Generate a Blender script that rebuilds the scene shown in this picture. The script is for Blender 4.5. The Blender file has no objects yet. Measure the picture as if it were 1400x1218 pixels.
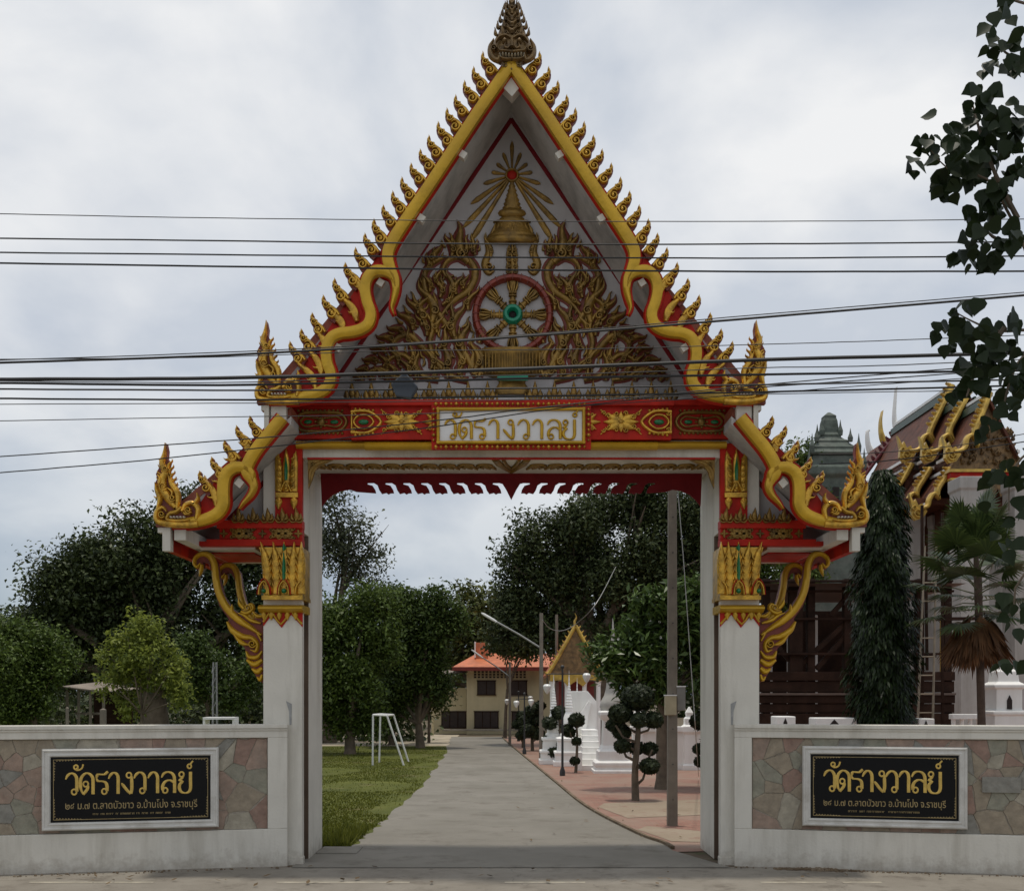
import bpy, bmesh, math, random
import numpy as np
from mathutils import Vector, Matrix

scene = bpy.context.scene
COL = scene.collection
rnd = random.Random(11)
rng = np.random.default_rng(5)
PI = math.pi

# ------------------------------------------------------------------ camera
CAM_H, CAM_D, FPX, HOR, CX = 2.31, 15.0, 1500.0, 950.0, 699.0
cam = bpy.data.cameras.new('camera')
cam.sensor_width = 36.0
cam.lens = 36.0 * FPX / 1400.0
cam.shift_x = (700.0 - CX) / 1400.0
cam.shift_y = (HOR - 609.0) / 1400.0
cam.clip_start = 0.1
cam.clip_end = 4000
cam_ob = bpy.data.objects.new('camera', cam)
COL.objects.link(cam_ob)
cam_ob.location = (0, -CAM_D, CAM_H)
cam_ob.rotation_euler = (PI / 2, 0, 0)
scene.camera = cam_ob

# ------------------------------------------------------------------ sky: grey broken cloud over a blue sky
SUN_EL, SUN_AZ = math.radians(87), math.radians(15)      # azimuth from +Y (behind the gate) towards +X
world = bpy.data.worlds.new('World')
scene.world = world
world.use_nodes = True
wn, wl = world.node_tree.nodes, world.node_tree.links
wn.clear()
w_out = wn.new('ShaderNodeOutputWorld')
w_bg = wn.new('ShaderNodeBackground')
w_sky = wn.new('ShaderNodeTexSky')
w_sky.sky_type = 'NISHITA'
w_sky.sun_disc = False
w_sky.sun_elevation = SUN_EL
w_sky.sun_rotation = SUN_AZ
w_tc = wn.new('ShaderNodeTexCoord')
w_sep = wn.new('ShaderNodeSeparateXYZ')
wl.new(w_tc.outputs['Generated'], w_sep.inputs[0])


def wmath(op, a, b=None):
    n = wn.new('ShaderNodeMath')
    n.operation = op
    for i, v in enumerate((a, b)):
        if v is None:
            continue
        if isinstance(v, (int, float)):
            n.inputs[i].default_value = v
        else:
            wl.new(v, n.inputs[i])
    return n.outputs[0]


w_z = wmath('ADD', wmath('MAXIMUM', w_sep.outputs[2], 0.0), 0.42)
w_cmb = wn.new('ShaderNodeCombineXYZ')
wl.new(wmath('DIVIDE', w_sep.outputs[0], w_z), w_cmb.inputs[0])
wl.new(wmath('DIVIDE', w_sep.outputs[1], w_z), w_cmb.inputs[1])
w_cmb.inputs[2].default_value = 7.9
w_n1 = wn.new('ShaderNodeTexNoise')
w_n1.inputs['Scale'].default_value = 2.6
w_n1.inputs['Detail'].default_value = 7
w_n1.inputs['Roughness'].default_value = 0.5
w_n1.inputs['Distortion'].default_value = 0.2
wl.new(w_cmb.outputs[0], w_n1.inputs['Vector'])
w_n2 = wn.new('ShaderNodeTexNoise')
w_n2.inputs['Scale'].default_value = 1.2
w_n2.inputs['Detail'].default_value = 4
wl.new(w_cmb.outputs[0], w_n2.inputs['Vector'])
w_r1 = wn.new('ShaderNodeValToRGB')                       # body of the cloud: grey to white
w_r1.color_ramp.elements[0].position = 0.41
w_r1.color_ramp.elements[0].color = (5.6, 6.05, 6.75, 1)
w_r1.color_ramp.elements[1].position = 0.60
w_r1.color_ramp.elements[1].color = (8.6, 8.65, 8.7, 1)
wl.new(w_n1.outputs[0], w_r1.inputs[0])
w_r2 = wn.new('ShaderNodeValToRGB')                       # thin places where the blue comes through
w_r2.color_ramp.elements[0].position = 0.30
w_r2.color_ramp.elements[0].color = (0.45, 0.45, 0.45, 1)
w_r2.color_ramp.elements[1].position = 0.52
w_r2.color_ramp.elements[1].color = (0.97, 0.97, 0.97, 1)
wl.new(w_n2.outputs[0], w_r2.inputs[0])
w_mix = wn.new('ShaderNodeMix')
w_mix.data_type = 'RGBA'
wl.new(w_r2.outputs[0], w_mix.inputs[0])
wl.new(w_sky.outputs[0], w_mix.inputs[6])
wl.new(w_r1.outputs[0], w_mix.inputs[7])
w_hz = wn.new('ShaderNodeMapRange')                       # thicker, bluer cloud low down
w_hz.inputs['From Min'].default_value = 0.02
w_hz.inputs['From Max'].default_value = 0.30
wl.new(w_sep.outputs[2], w_hz.inputs['Value'])
w_lowc = wn.new('ShaderNodeMix')
w_lowc.data_type = 'RGBA'
w_lowc.inputs[6].default_value = (0.56, 0.63, 0.70, 1)
w_lowc.inputs[7].default_value = (1, 1, 1, 1)
wl.new(w_hz.outputs[0], w_lowc.inputs[0])
w_mul = wn.new('ShaderNodeMix')
w_mul.data_type = 'RGBA'
w_mul.blend_type = 'MULTIPLY'
w_mul.inputs[0].default_value = 1.0
wl.new(w_mix.outputs[2], w_mul.inputs[6])
wl.new(w_lowc.outputs[2], w_mul.inputs[7])
wl.new(w_mul.outputs[2], w_bg.inputs[0])
w_bg.inputs[1].default_value = 0.097
wl.new(w_bg.outputs[0], w_out.inputs[0])

# ------------------------------------------------------------------ sun through thin cloud, high behind the gate
sun = bpy.data.lights.new('sun', 'SUN')
sun.energy = 1.8
sun.angle = math.radians(3)
sun.color = (1.0, 0.93, 0.82)
sun_ob = bpy.data.objects.new('sun', sun)
COL.objects.link(sun_ob)
sdir = Vector((math.sin(SUN_AZ) * math.cos(SUN_EL), math.cos(SUN_AZ) * math.cos(SUN_EL), math.sin(SUN_EL)))
sun_ob.rotation_euler = (-sdir).to_track_quat('-Z', 'Y').to_euler()
sun_ob.location = sdir * 60

scene.view_settings.view_transform = 'Standard'
scene.view_settings.look = 'None'
scene.view_settings.gamma = 1
scene.view_settings.use_curve_mapping = False
scene.view_settings.exposure = 0.1
scene.render.engine = 'CYCLES'
scene.cycles.use_denoising = True
scene.cycles.max_bounces = 6
scene.cycles.transparent_max_bounces = 8


# ------------------------------------------------------------------ mapping from the photo's plane to metres
def W(px, py, Y=0.0):
    """world point of the spot seen at (px, py) on the plane at depth Y"""
    k = (CAM_D + Y) / FPX
    return Vector(((px - CX) * k, Y, CAM_H + (HOR - py) * k))


def G(px, py):
    """ground point seen at (px, py)"""
    d = CAM_H * FPX / (py - HOR)
    return Vector(((px - CX) * d / FPX, d - CAM_D, 0.0))


def yd(py):
    """depth Y of ground seen at row py"""
    return CAM_H * FPX / (py - HOR) - CAM_D


# ------------------------------------------------------------------ materials
MATS = {}


def mat(name, col, rough=0.6, metal=0.0, var=0.18, scale=3.0, bump=0.0, bscale=None, dirt=None, dirt_amt=0.0,
        dirt_scale=1.2, streak=False, spec=0.5, detail=5, splash=None):
    if name in MATS:
        return MATS[name]
    m = bpy.data.materials.new(name)
    m.use_nodes = True
    nt = m.node_tree
    n, l = nt.nodes, nt.links
    b = n['Principled BSDF']
    b.inputs['Roughness'].default_value = rough
    b.inputs['Metallic'].default_value = metal
    b.inputs['Specular IOR Level'].default_value = spec
    tc = n.new('ShaderNodeTexCoord')
    nz = n.new('ShaderNodeTexNoise')
    nz.inputs['Scale'].default_value = scale
    nz.inputs['Detail'].default_value = detail
    nz.inputs['Roughness'].default_value = 0.6
    l.new(tc.outputs['Object'], nz.inputs['Vector'])
    rp = n.new('ShaderNodeValToRGB')
    rp.color_ramp.elements[0].position = 0.3
    rp.color_ramp.elements[1].position = 0.7
    rp.color_ramp.elements[0].color = tuple(max(0, c * (1 - var)) for c in col[:3]) + (1,)
    rp.color_ramp.elements[1].color = tuple(min(1, c * (1 + var)) for c in col[:3]) + (1,)
    l.new(nz.outputs[0], rp.inputs[0])
    out = rp.outputs[0]
    if dirt is not None:
        mp = n.new('ShaderNodeMapping')
        l.new(tc.outputs['Object'], mp.inputs[0])
        if streak:
            mp.inputs['Scale'].default_value = (1.0, 1.0, 0.12)
        n2 = n.new('ShaderNodeTexNoise')
        n2.inputs['Scale'].default_value = dirt_scale
        n2.inputs['Detail'].default_value = 8
        n2.inputs['Roughness'].default_value = 0.68
        l.new(mp.outputs[0], n2.inputs['Vector'])
        r2 = n.new('ShaderNodeValToRGB')
        r2.color_ramp.elements[0].position = 0.46
        r2.color_ramp.elements[0].color = (0, 0, 0, 1)
        r2.color_ramp.elements[1].position = 0.74
        r2.color_ramp.elements[1].color = (dirt_amt,) * 3 + (1,)
        l.new(n2.outputs[0], r2.inputs[0])
        mx = n.new('ShaderNodeMix')
        mx.data_type = 'RGBA'
        l.new(r2.outputs[0], mx.inputs[0])
        l.new(out, mx.inputs[6])
        mx.inputs[7].default_value = tuple(dirt[:3]) + (1,)
        out = mx.outputs[2]
    if splash is not None:                                # mud thrown up from the ground, ragged upper edge
        sp = n.new('ShaderNodeSeparateXYZ')
        l.new(tc.outputs['Object'], sp.inputs[0])
        n3 = n.new('ShaderNodeTexNoise')
        n3.inputs['Scale'].default_value = 7
        n3.inputs['Detail'].default_value = 8
        n3.inputs['Roughness'].default_value = 0.7
        l.new(tc.outputs['Object'], n3.inputs['Vector'])
        mr_ = n.new('ShaderNodeMapRange')
        mr_.inputs['From Min'].default_value = 0.02
        mr_.inputs['From Max'].default_value = 0.36
        mr_.inputs['To Min'].default_value = 0.34
        mr_.inputs['To Max'].default_value = -0.10
        l.new(sp.outputs[2], mr_.inputs['Value'])
        ad = n.new('ShaderNodeMath')
        ad.operation = 'ADD'
        l.new(n3.outputs[0], ad.inputs[0])
        l.new(mr_.outputs[0], ad.inputs[1])
        r3 = n.new('ShaderNodeValToRGB')
        r3.color_ramp.elements[0].position = 0.60
        r3.color_ramp.elements[0].color = (0, 0, 0, 1)
        r3.color_ramp.elements[1].position = 0.95
        r3.color_ramp.elements[1].color = (0.5, 0.5, 0.5, 1)
        l.new(ad.outputs[0], r3.inputs[0])
        mx3 = n.new('ShaderNodeMix')
        mx3.data_type = 'RGBA'
        l.new(r3.outputs[0], mx3.inputs[0])
        l.new(out, mx3.inputs[6])
        mx3.inputs[7].default_value = tuple(splash) + (1,)
        out = mx3.outputs[2]
    l.new(out, b.inputs['Base Color'])
    if bump:
        bn = n.new('ShaderNodeTexNoise')
        bn.inputs['Scale'].default_value = bscale or scale * 8
        bn.inputs['Detail'].default_value = 6
        l.new(tc.outputs['Object'], bn.inputs['Vector'])
        bp = n.new('ShaderNodeBump')
        bp.inputs['Strength'].default_value = bump
        bp.inputs['Distance'].default_value = 0.02
        l.new(bn.outputs[0], bp.inputs['Height'])
        l.new(bp.outputs[0], b.inputs['Normal'])
    MATS[name] = m
    return m


def leaf_mat(name, col, var=0.45, rough=0.45, trans=0.25):
    """foliage: colour changes from leaf to leaf, some light passes through"""
    if name in MATS:
        return MATS[name]
    m = bpy.data.materials.new(name)
    m.use_nodes = True
    nt = m.node_tree
    n, l = nt.nodes, nt.links
    b = n['Principled BSDF']
    b.inputs['Roughness'].default_value = rough
    b.inputs['Specular IOR Level'].default_value = 0.2
    gi = n.new('ShaderNodeNewGeometry')
    rp = n.new('ShaderNodeValToRGB')
    e = rp.color_ramp.elements
    e[0].position, e[1].position = 0.0, 1.0
    e[0].color = tuple(c * (1 - var) for c in col) + (1,)
    e[1].color = (min(1, col[0] * (1 + var) * 1.15), min(1, col[1] * (1 + var)), col[2] * (1 + var * 0.4), 1)
    l.new(gi.outputs['Random Per Island'], rp.inputs[0])
    l.new(rp.outputs[0], b.inputs['Base Color'])
    tr = n.new('ShaderNodeBsdfTranslucent')
    l.new(rp.outputs[0], tr.inputs[0])
    ms = n.new('ShaderNodeMixShader')
    ms.inputs[0].default_value = trans
    l.new(b.outputs[0], ms.inputs[1])
    l.new(tr.outputs[0], ms.inputs[2])
    l.new(ms.outputs[0], n['Material Output'].inputs[0])
    MATS[name] = m
    return m


M_WHITE = mat('white_paint', (0.64, 0.61, 0.54), 0.6, var=0.07, scale=1.5, bump=0.2, bscale=30, dirt=(0.33, 0.30, 0.24), dirt_amt=0.7, dirt_scale=2.0, streak=True, splash=(0.22, 0.17, 0.12), spec=.3)
M_SOFFIT = mat('soffit_paint', (0.50, 0.485, 0.46), 0.7, var=0.08, scale=1.2, dirt=(0.10, 0.10, 0.095), dirt_amt=0.8, dirt_scale=1.4)
M_TYMP = mat('tympanum_paint', (0.43, 0.405, 0.40), 0.7, var=0.1, scale=1.5, dirt=(0.16, 0.16, 0.15), dirt_amt=0.65, dirt_scale=1.1, streak=True)
M_GOLD = mat('gold_paint', (0.56, 0.33, 0.016), 0.36, 0.35, var=0.25, scale=5, bump=0.3, bscale=18, dirt=(0.20, 0.11, 0.02), dirt_amt=0.6, dirt_scale=2.5)
M_GILT = mat('gilded_carving', (0.62, 0.355, 0.045), 0.28, 0.6, var=0.35, scale=9, bump=0.25, bscale=60, dirt=(0.10, 0.045, 0.02), dirt_amt=0.75, dirt_scale=6)
M_OLDGILT = mat('weathered_gilding', (0.27, 0.155, 0.03), 0.36, 0.5, var=0.4, scale=6, bump=0.3, bscale=50, dirt=(0.05, 0.032, 0.018), dirt_amt=0.85, dirt_scale=4)
M_BRONZE = mat('dark_gilded_bronze', (0.21, 0.13, 0.05), 0.42, 0.4, var=0.4, scale=9, bump=0.3, bscale=60, dirt=(0.03, 0.02, 0.015), dirt_amt=0.9, dirt_scale=7)
M_RED = mat('red_paint', (0.43, 0.018, 0.008), 0.55, var=0.18, scale=3, dirt=(0.13, 0.008, 0.006), dirt_amt=0.7, dirt_scale=2.5, spec=.18)
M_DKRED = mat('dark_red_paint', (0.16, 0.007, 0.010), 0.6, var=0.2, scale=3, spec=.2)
M_BACK = mat('carving_ground_red', (0.16, 0.03, 0.018), 0.6, var=0.3, scale=8)
M_GREEN = mat('green_glass_mosaic', (0.006, 0.14, 0.045), 0.15, var=0.3, scale=20)
M_JADE = mat('green_enamel', (0.01, 0.24, 0.13), 0.3, var=0.15, scale=8)
M_BLACKHOLE = mat('dark_recess', (0.02, 0.012, 0.01), 0.8)
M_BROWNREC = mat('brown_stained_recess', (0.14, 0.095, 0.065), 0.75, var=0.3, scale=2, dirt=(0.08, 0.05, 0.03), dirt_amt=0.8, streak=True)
M_TILE = mat('roof_tile', (0.27, 0.07, 0.035), 0.6, var=0.3, scale=4, bump=0.3)
M_STEEL = mat('galvanised_steel', (0.30, 0.30, 0.29), 0.45, 0.6, var=0.2, scale=10)
M_WIRE = mat('black_cable', (0.012, 0.012, 0.013), 0.6)
M_CONC = mat('concrete', (0.30, 0.27, 0.22), 0.85, var=0.18, scale=3, bump=0.2, dirt=(0.13, 0.10, 0.07), dirt_amt=0.7, streak=True)
M_BARK = mat('bark', (0.13, 0.10, 0.07), 0.9, var=0.35, scale=4, bump=0.6, bscale=14)


# ------------------------------------------------------------------ mesh building
def cat(pts, n=6, closed=False):
    """Catmull-Rom through points of any dimension"""
    P = [np.array(p, float) for p in pts]
    if closed:
        P = [P[-1]] + P + [P[0], P[1]]
    else:
        P = [2 * P[0] - P[1]] + P + [2 * P[-1] - P[-2]]
    out = []
    for i in range(1, len(P) - 2):
        a, b, c, d = P[i - 1], P[i], P[i + 1], P[i + 2]
        for j in range(n):
            t = j / n
            out.append(0.5 * ((2 * b) + (c - a) * t + (2 * a - 5 * b + 4 * c - d) * t * t + (3 * b - a - 3 * c + d) * t ** 3))
    if not closed:
        out.append(P[-2])
    return out


class MB:
    def __init__(self):
        self.v, self.f, self.m = [], [], []
        self.mi = 0

    def add(self, vs, fs):
        o = len(self.v)
        self.v.extend([tuple(p) for p in vs])
        self.f.extend([tuple(i + o for i in q) for q in fs])
        self.m.extend([self.mi] * len(fs))

    def box(self, x0, x1, y0, y1, z0, z1):
        self.add([(x0, y0, z0), (x1, y0, z0), (x1, y1, z0), (x0, y1, z0), (x0, y0, z1), (x1, y0, z1), (x1, y1, z1), (x0, y1, z1)],
                 [(0, 1, 5, 4), (1, 2, 6, 5), (2, 3, 7, 6), (3, 0, 4, 7), (4, 5, 6, 7), (3, 2, 1, 0)])
        return self

    def pbox(self, px0, px1, py0, py1, Y, dep):
        """box whose front face fills a rectangle of the photo at plane Y"""
        a, b = W(px0, py1, Y), W(px1, py0, Y)
        return self.box(a.x, b.x, Y, Y + dep, a.z, b.z)

    def prism(self, poly, Y, dep):
        """poly: list of (x, z); extruded from Y to Y + dep"""
        n = len(poly)
        a = sum(poly[i][0] * poly[(i + 1) % n][1] - poly[(i + 1) % n][0] * poly[i][1] for i in range(n))
        if a < 0:
            poly = poly[::-1]
        vs = [(x, Y, z) for x, z in poly] + [(x, Y + dep, z) for x, z in poly]
        fs = [tuple(range(n)), tuple(range(2 * n - 1, n - 1, -1))]
        fs += [(i, n + i, n + (i + 1) % n, (i + 1) % n) for i in range(n)]
        self.add(vs, fs)
        return self

    def pprism(self, pts, Y, dep):
        return self.prism([(p.x, p.z) for p in (W(a, b, Y) for a, b in pts)], Y, dep)

    def relief(self, pts, ws, h, Y, back=0.0):
        """raised tapering stroke on the plane Y: pts (x, z), ws half widths, h height towards -Y"""
        n = len(pts)
        if not hasattr(h, '__len__'):
            h = [h] * n
        vs, fs = [], []
        for i in range(n):
            p = np.array(pts[i], float)
            t = np.array(pts[min(i + 1, n - 1)], float) - np.array(pts[max(i - 1, 0)], float)
            L = math.hypot(*t) or 1
            nx, nz = -t[1] / L, t[0] / L
            w, hh = ws[i], h[i]
            for s, q in ((-1, -back), (-0.85, 0.55), (-0.35, 0.92), (0.35, 0.92), (0.85, 0.55), (1, -back)):
                dy = -hh * q if q > 0 else back
                vs.append((p[0] + nx * w * s, Y + dy, p[1] + nz * w * s))
        for i in range(n - 1):
            for j in range(5):
                a = i * 6 + j
                fs.append((a, a + 1, a + 7, a + 6))
        fs.append(tuple(range(5, -1, -1)))
        o = (n - 1) * 6
        fs.append(tuple(range(o, o + 6)))
        self.add(vs, fs)
        return self

    def prelief(self, pts, ws, h, Y, n=5, back=0.0, closed=False):
        """the same from photo points: pts (px, py), ws half widths in px, smoothed"""
        if not hasattr(ws, '__len__'):
            ws = [ws] * len(pts)
        q = cat([(p[0], p[1], w) for p, w in zip(pts, ws)], n, closed)
        if closed:
            q.append(q[0])
        k = (CAM_D + Y) / FPX
        P = [(W(a[0], a[1], Y).x, W(a[0], a[1], Y).z) for a in q]
        return self.relief(P, [max(0.0, a[2]) * k for a in q], h, Y, back)

    def flame(self, b, t, w, Y, h=0.03, bend=0.35, curl=True, n=5, back=0.0):
        """a kranok flame in photo px: base b, tip t, half width w, S-bent to one side"""
        bx, by = b
        tx, ty = t
        dx, dy = tx - bx, ty - by
        L = math.hypot(dx, dy)
        nx, ny = -dy / L, dx / L
        s = bend * L
        pts = [(bx, by), (bx + dx * .3 + nx * s * .55, by + dy * .3 + ny * s * .55), (bx + dx * .55 + nx * s * .35, by + dy * .55 + ny * s * .35),
               (bx + dx * .8 - nx * s * .15, by + dy * .8 - ny * s * .15), (tx, ty)]
        self.prelief(pts, [w * .55, w, w * .8, w * .42, 0.1], h, Y, n, back)
        if curl:
            r = w * .95
            c = (bx + dx * .22 + nx * (s * .5), by + dy * .22 + ny * (s * .5))
            self.spiral(c, r, math.atan2(dy, dx), 1.35 * (1 if bend > 0 else -1), w * .3, h * 1.5, Y)
        return self

    def spiral(self, c, r, a0, turns, w, h, Y, n=11, back=0.0):
        pts, ws = [], []
        for i in range(n):
            t = i / (n - 1)
            a = a0 + turns * 2 * PI * t
            rr = r * (1 - .8 * t)
            pts.append((c[0] + rr * math.cos(a), c[1] + rr * math.sin(a)))
            ws.append(w * (1 - .35 * t))
        return self.prelief(pts, ws, h, Y, 2, back)

    def dome(self, c, r, h, Y, seg=8, rz=None):
        """half ball on plane Y in photo px"""
        p = W(c[0], c[1], Y)
        k = (CAM_D + Y) / FPX
        rx, rzz = r * k, (rz or r) * k
        vs, fs = [], []
        for j, (q, u) in enumerate(((1, 0), (.82, .6), (.45, .92))):
            for i in range(seg):
                a = 2 * PI * i / seg
                vs.append((p.x + rx * q * math.cos(a), Y - h * u, p.z + rzz * q * math.sin(a)))
        vs.append((p.x, Y - h, p.z))
        for j in range(2):
            for i in range(seg):
                fs.append((j * seg + i, j * seg + (i + 1) % seg, (j + 1) * seg + (i + 1) % seg, (j + 1) * seg + i))
        for i in range(seg):
            fs.append((2 * seg + i, 2 * seg + (i + 1) % seg, 3 * seg))
        self.add(vs, fs)
        return self

    def tube(self, pts, rad, seg=8, cap=True):
        n = len(pts)
        if not hasattr(rad, '__len__'):
            rad = [rad] * n
        P = [Vector(p) for p in pts]
        up = None
        vs, fs = [], []
        for i in range(n):
            t = (P[min(i + 1, n - 1)] - P[max(i - 1, 0)])
            t = t.normalized() if t.length > 1e-9 else Vector((0, 0, 1))
            if up is None:
                up = Vector((0, 0, 1)) if abs(t.z) < .9 else Vector((1, 0, 0))
            a = t.cross(up)
            a = a.normalized() if a.length > 1e-6 else Vector((1, 0, 0))
            b = a.cross(t).normalized()
            up = b
            for j in range(seg):
                q = 2 * PI * j / seg
                vs.append(P[i] + (a * math.cos(q) + b * math.sin(q)) * rad[i])
        for i in range(n - 1):
            for j in range(seg):
                fs.append((i * seg + j, i * seg + (j + 1) % seg, (i + 1) * seg + (j + 1) % seg, (i + 1) * seg + j))
        if cap:
            fs.append(tuple(range(seg - 1, -1, -1)))
            fs.append(tuple(range((n - 1) * seg, n * seg)))
        self.add(vs, fs)
        return self

    def bar(self, a, b, w, d=None):
        """square bar from a to b"""
        d = d or w
        a, b = Vector(a), Vector(b)
        t = (b - a).normalized()
        up = Vector((0, 0, 1)) if abs(t.z) < .9 else Vector((0, 1, 0))
        s = t.cross(up).normalized()
        u = s.cross(t)
        vs = [p + s * (w / 2 * i) + u * (d / 2 * j) for p in (a, b) for i, j in ((-1, -1), (1, -1), (1, 1), (-1, 1))]
        self.add(vs, [(0, 1, 2, 3), (7, 6, 5, 4), (0, 4, 5, 1), (1, 5, 6, 2), (2, 6, 7, 3), (3, 7, 4, 0)])
        return self

    def lathe(self, prof, c=(0, 0, 0), seg=16, sy=1.0, sq=None):
        """prof: (radius, z). sq: make it four sided with this rotation"""
        if sq is not None:
            seg = 4
        vs, fs = [], []
        for r, z in prof:
            for i in range(seg):
                a = 2 * PI * i / seg + (sq if sq is not None else 0)
                k = math.sqrt(2) if sq is not None else 1
                vs.append((c[0] + r * k * math.cos(a), c[1] + r * k * math.sin(a) * sy, c[2] + z))
        n = len(prof)
        for j in range(n - 1):
            for i in range(seg):
                fs.append((j * seg + i, j * seg + (i + 1) % seg, (j + 1) * seg + (i + 1) % seg, (j + 1) * seg + i))
        fs.append(tuple(range(seg - 1, -1, -1)))
        fs.append(tuple(range((n - 1) * seg, n * seg)))
        self.add(vs, fs)
        return self

    def ball(self, c, r, seg=12, rings=8, sx=1, sy=1, sz=1):
        prof = [(max(1e-4, r * math.sin(PI * i / rings)), -r * math.cos(PI * i / rings) * sz) for i in range(rings + 1)]
        vs0 = len(self.v)
        self.lathe(prof, c, seg)
        for i in range(vs0, len(self.v)):
            x, y, z = self.v[i]
            self.v[i] = (c[0] + (x - c[0]) * sx, c[1] + (y - c[1]) * sy, z)
        return self

    def build(self, name, mats, parent=None, smooth=False, bevel=0.0, loc=None, rot=None):
        me = bpy.data.meshes.new(name)
        me.from_pydata(self.v, [], self.f)
        if not isinstance(mats, (list, tuple)):
            mats = [mats]
        for m in mats:
            me.materials.append(m)
        if len(mats) > 1:
            me.polygons.foreach_set('material_index', self.m)
        if smooth:
            me.polygons.foreach_set('use_smooth', [True] * len(me.polygons))
            try:
                me.set_sharp_from_angle(angle=math.radians(42))
            except Exception:
                pass
        me.update()
        ob = bpy.data.objects.new(name, me)
        COL.objects.link(ob)
        if parent is not None:
            ob.parent = parent
        if loc is not None:
            ob.location = loc
        if rot is not None:
            ob.rotation_euler = rot
        if bevel:
            md = ob.modifiers.new('bevel', 'BEVEL')
            md.width = bevel
            md.segments = 2
            md.limit_method = 'ANGLE'
        return ob


def empty(name, loc=(0, 0, 0), rz=0.0, parent=None):
    o = bpy.data.objects.new(name, None)
    COL.objects.link(o)
    o.location = loc
    o.rotation_euler = (0, 0, rz)
    o.empty_display_size = 0.2
    if parent is not None:
        o.parent = parent
    return o


def tag(o, label, category, group=None, kind=None):
    o['label'] = label
    o['category'] = category
    if group:
        o['group'] = group
    if kind:
        o['kind'] = kind
    return o


def struct(o):
    o['kind'] = 'structure'
    return o


def copy_tree(o, parent=None, name=None):
    c = o.copy()
    COL.objects.link(c)
    c.parent = parent
    for ch in list(o.children):
        copy_tree(ch, c)
    return c


def mirror(o, parent=None):
    """the same part on the other side of the gate's centre line"""
    c = o.copy()
    COL.objects.link(c)
    c.parent = parent if parent is not None else o.parent
    if parent is None or not getattr(mirror, 'sub', False):
        c.scale.x = -c.scale.x
        c.location.x = -c.location.x
        r = c.rotation_euler
        c.rotation_euler = (r[0], -r[1], -r[2])
    mirror.sub = True
    for ch in list(o.children):
        mirror(ch, c)
    if parent is None:
        mirror.sub = False
    return c

# ================================================================== Thai lettering drawn as strokes (unit: letter height 1)
def circ(cx, cy, r, a0=0.0, n=9):
    return [(cx + r * math.cos(a0 + 2 * PI * i / n), cy + r * math.sin(a0 + 2 * PI * i / n)) for i in range(n + 1)]


GLYPH = {
    'wo': (0.62, [[(0, .72), (.10, .90), (.27, 1), (.44, .94), (.54, .76), (.55, .45), (.55, .14)], circ(.42, .12, .125, 0)]),
    'do': (0.72, [[(.17, 0), (.06, .25), (.03, .55), (.10, .82), (.30, .99), (.5, .95), (.64, .78), (.66, .5), (.66, 0)], circ(.30, .48, .125, -.4), [(.42, .43), (.36, .22), (.17, 0)]]),
    'ro': (0.62, [[(.02, .74), (.08, .92), (.24, .93), (.42, .93), (.60, 1.06)], [(.02, .74), (.10, .62), (.34, .60), (.50, .52), (.55, .36), (.55, .14)], circ(.42, .12, .125, 0)]),
    'aa': (0.56, [[(0, .72), (.10, .90), (.25, 1), (.40, .94), (.48, .76), (.48, .4), (.48, 0)]]),
    'ngo': (0.60, [circ(.38, .87, .125, 0), [(.505, .87), (.52, .5), (.52, .2), (.47, .0)], [(.0, .50), (.12, .36), (.30, .14), (.47, .0)]]),
    'lo': (0.74, [[(.02, .74), (.12, .92), (.32, 1), (.54, .94), (.66, .76), (.68, .4), (.68, 0)], [(.67, .44), (.52, .58), (.34, .60), (.16, .50), (.07, .32), (.08, .14)], circ(.20, .12, .125, PI)]),
    'yo': (0.70, [circ(.16, .87, .12, 0), [(.28, .87), (.20, .70), (.06, .60), (.20, .53), (.07, .40), (.05, .20), (.16, .03), (.36, -.02), (.54, .04), (.62, .22), (.62, .6), (.62, 1.0)]]),
    'mai': (0.0, [circ(.0, 1.28, .10, 0), [(.10, 1.27), (.0, 1.16), (.16, 1.15), (.30, 1.24), (.36, 1.42)]]),
    'than': (0.0, [circ(.0, 1.26, .10, PI / 3), [(.05, 1.35), (.10, 1.42), (.19, 1.52)]]),
}


def letters(mb, items, x0, z0, H, Y, hw, h, sx=1.0):
    """items: (glyph, x) with x in metres from x0; strokes laid on the plane Y"""
    for g, x in items:
        for st in GLYPH[g][1]:
            q = cat(st, 3)
            P = [(x0 + x + a[0] * H * sx, z0 + a[1] * H) for a in q]
            n = len(P)
            small = g in ('mai', 'than') or len(st) == 10
            ww = []
            for i in range(n):
                t = i / (n - 1)
                a = P[min(i + 1, n - 1)]
                b = P[max(i - 1, 0)]
                L = math.hypot(a[0] - b[0], a[1] - b[1]) or 1
                v = abs(a[1] - b[1]) / L                       # upright strokes are the thick ones
                w = hw * (0.62 if small else 0.55 + 0.6 * v)
                if not small:
                    w *= min(1, 0.45 + 3.0 * t)
                ww.append(w)
            mb.relief(P, ww, h, Y)


# ================================================================== the gate
gate = empty('temple_gate', (0, 0, 0))
tag(gate, 'ornate red, white and gold temple gateway with steep flame-edged gable over the drive', 'gate')


def half(mb, name, mats, parent=gate, **kw):
    """a part left of the centre line and its mirror image on the right"""
    o = mb.build(name, mats, parent, **kw)
    return o, mirror(o)


def tower():
    return MB()


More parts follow.
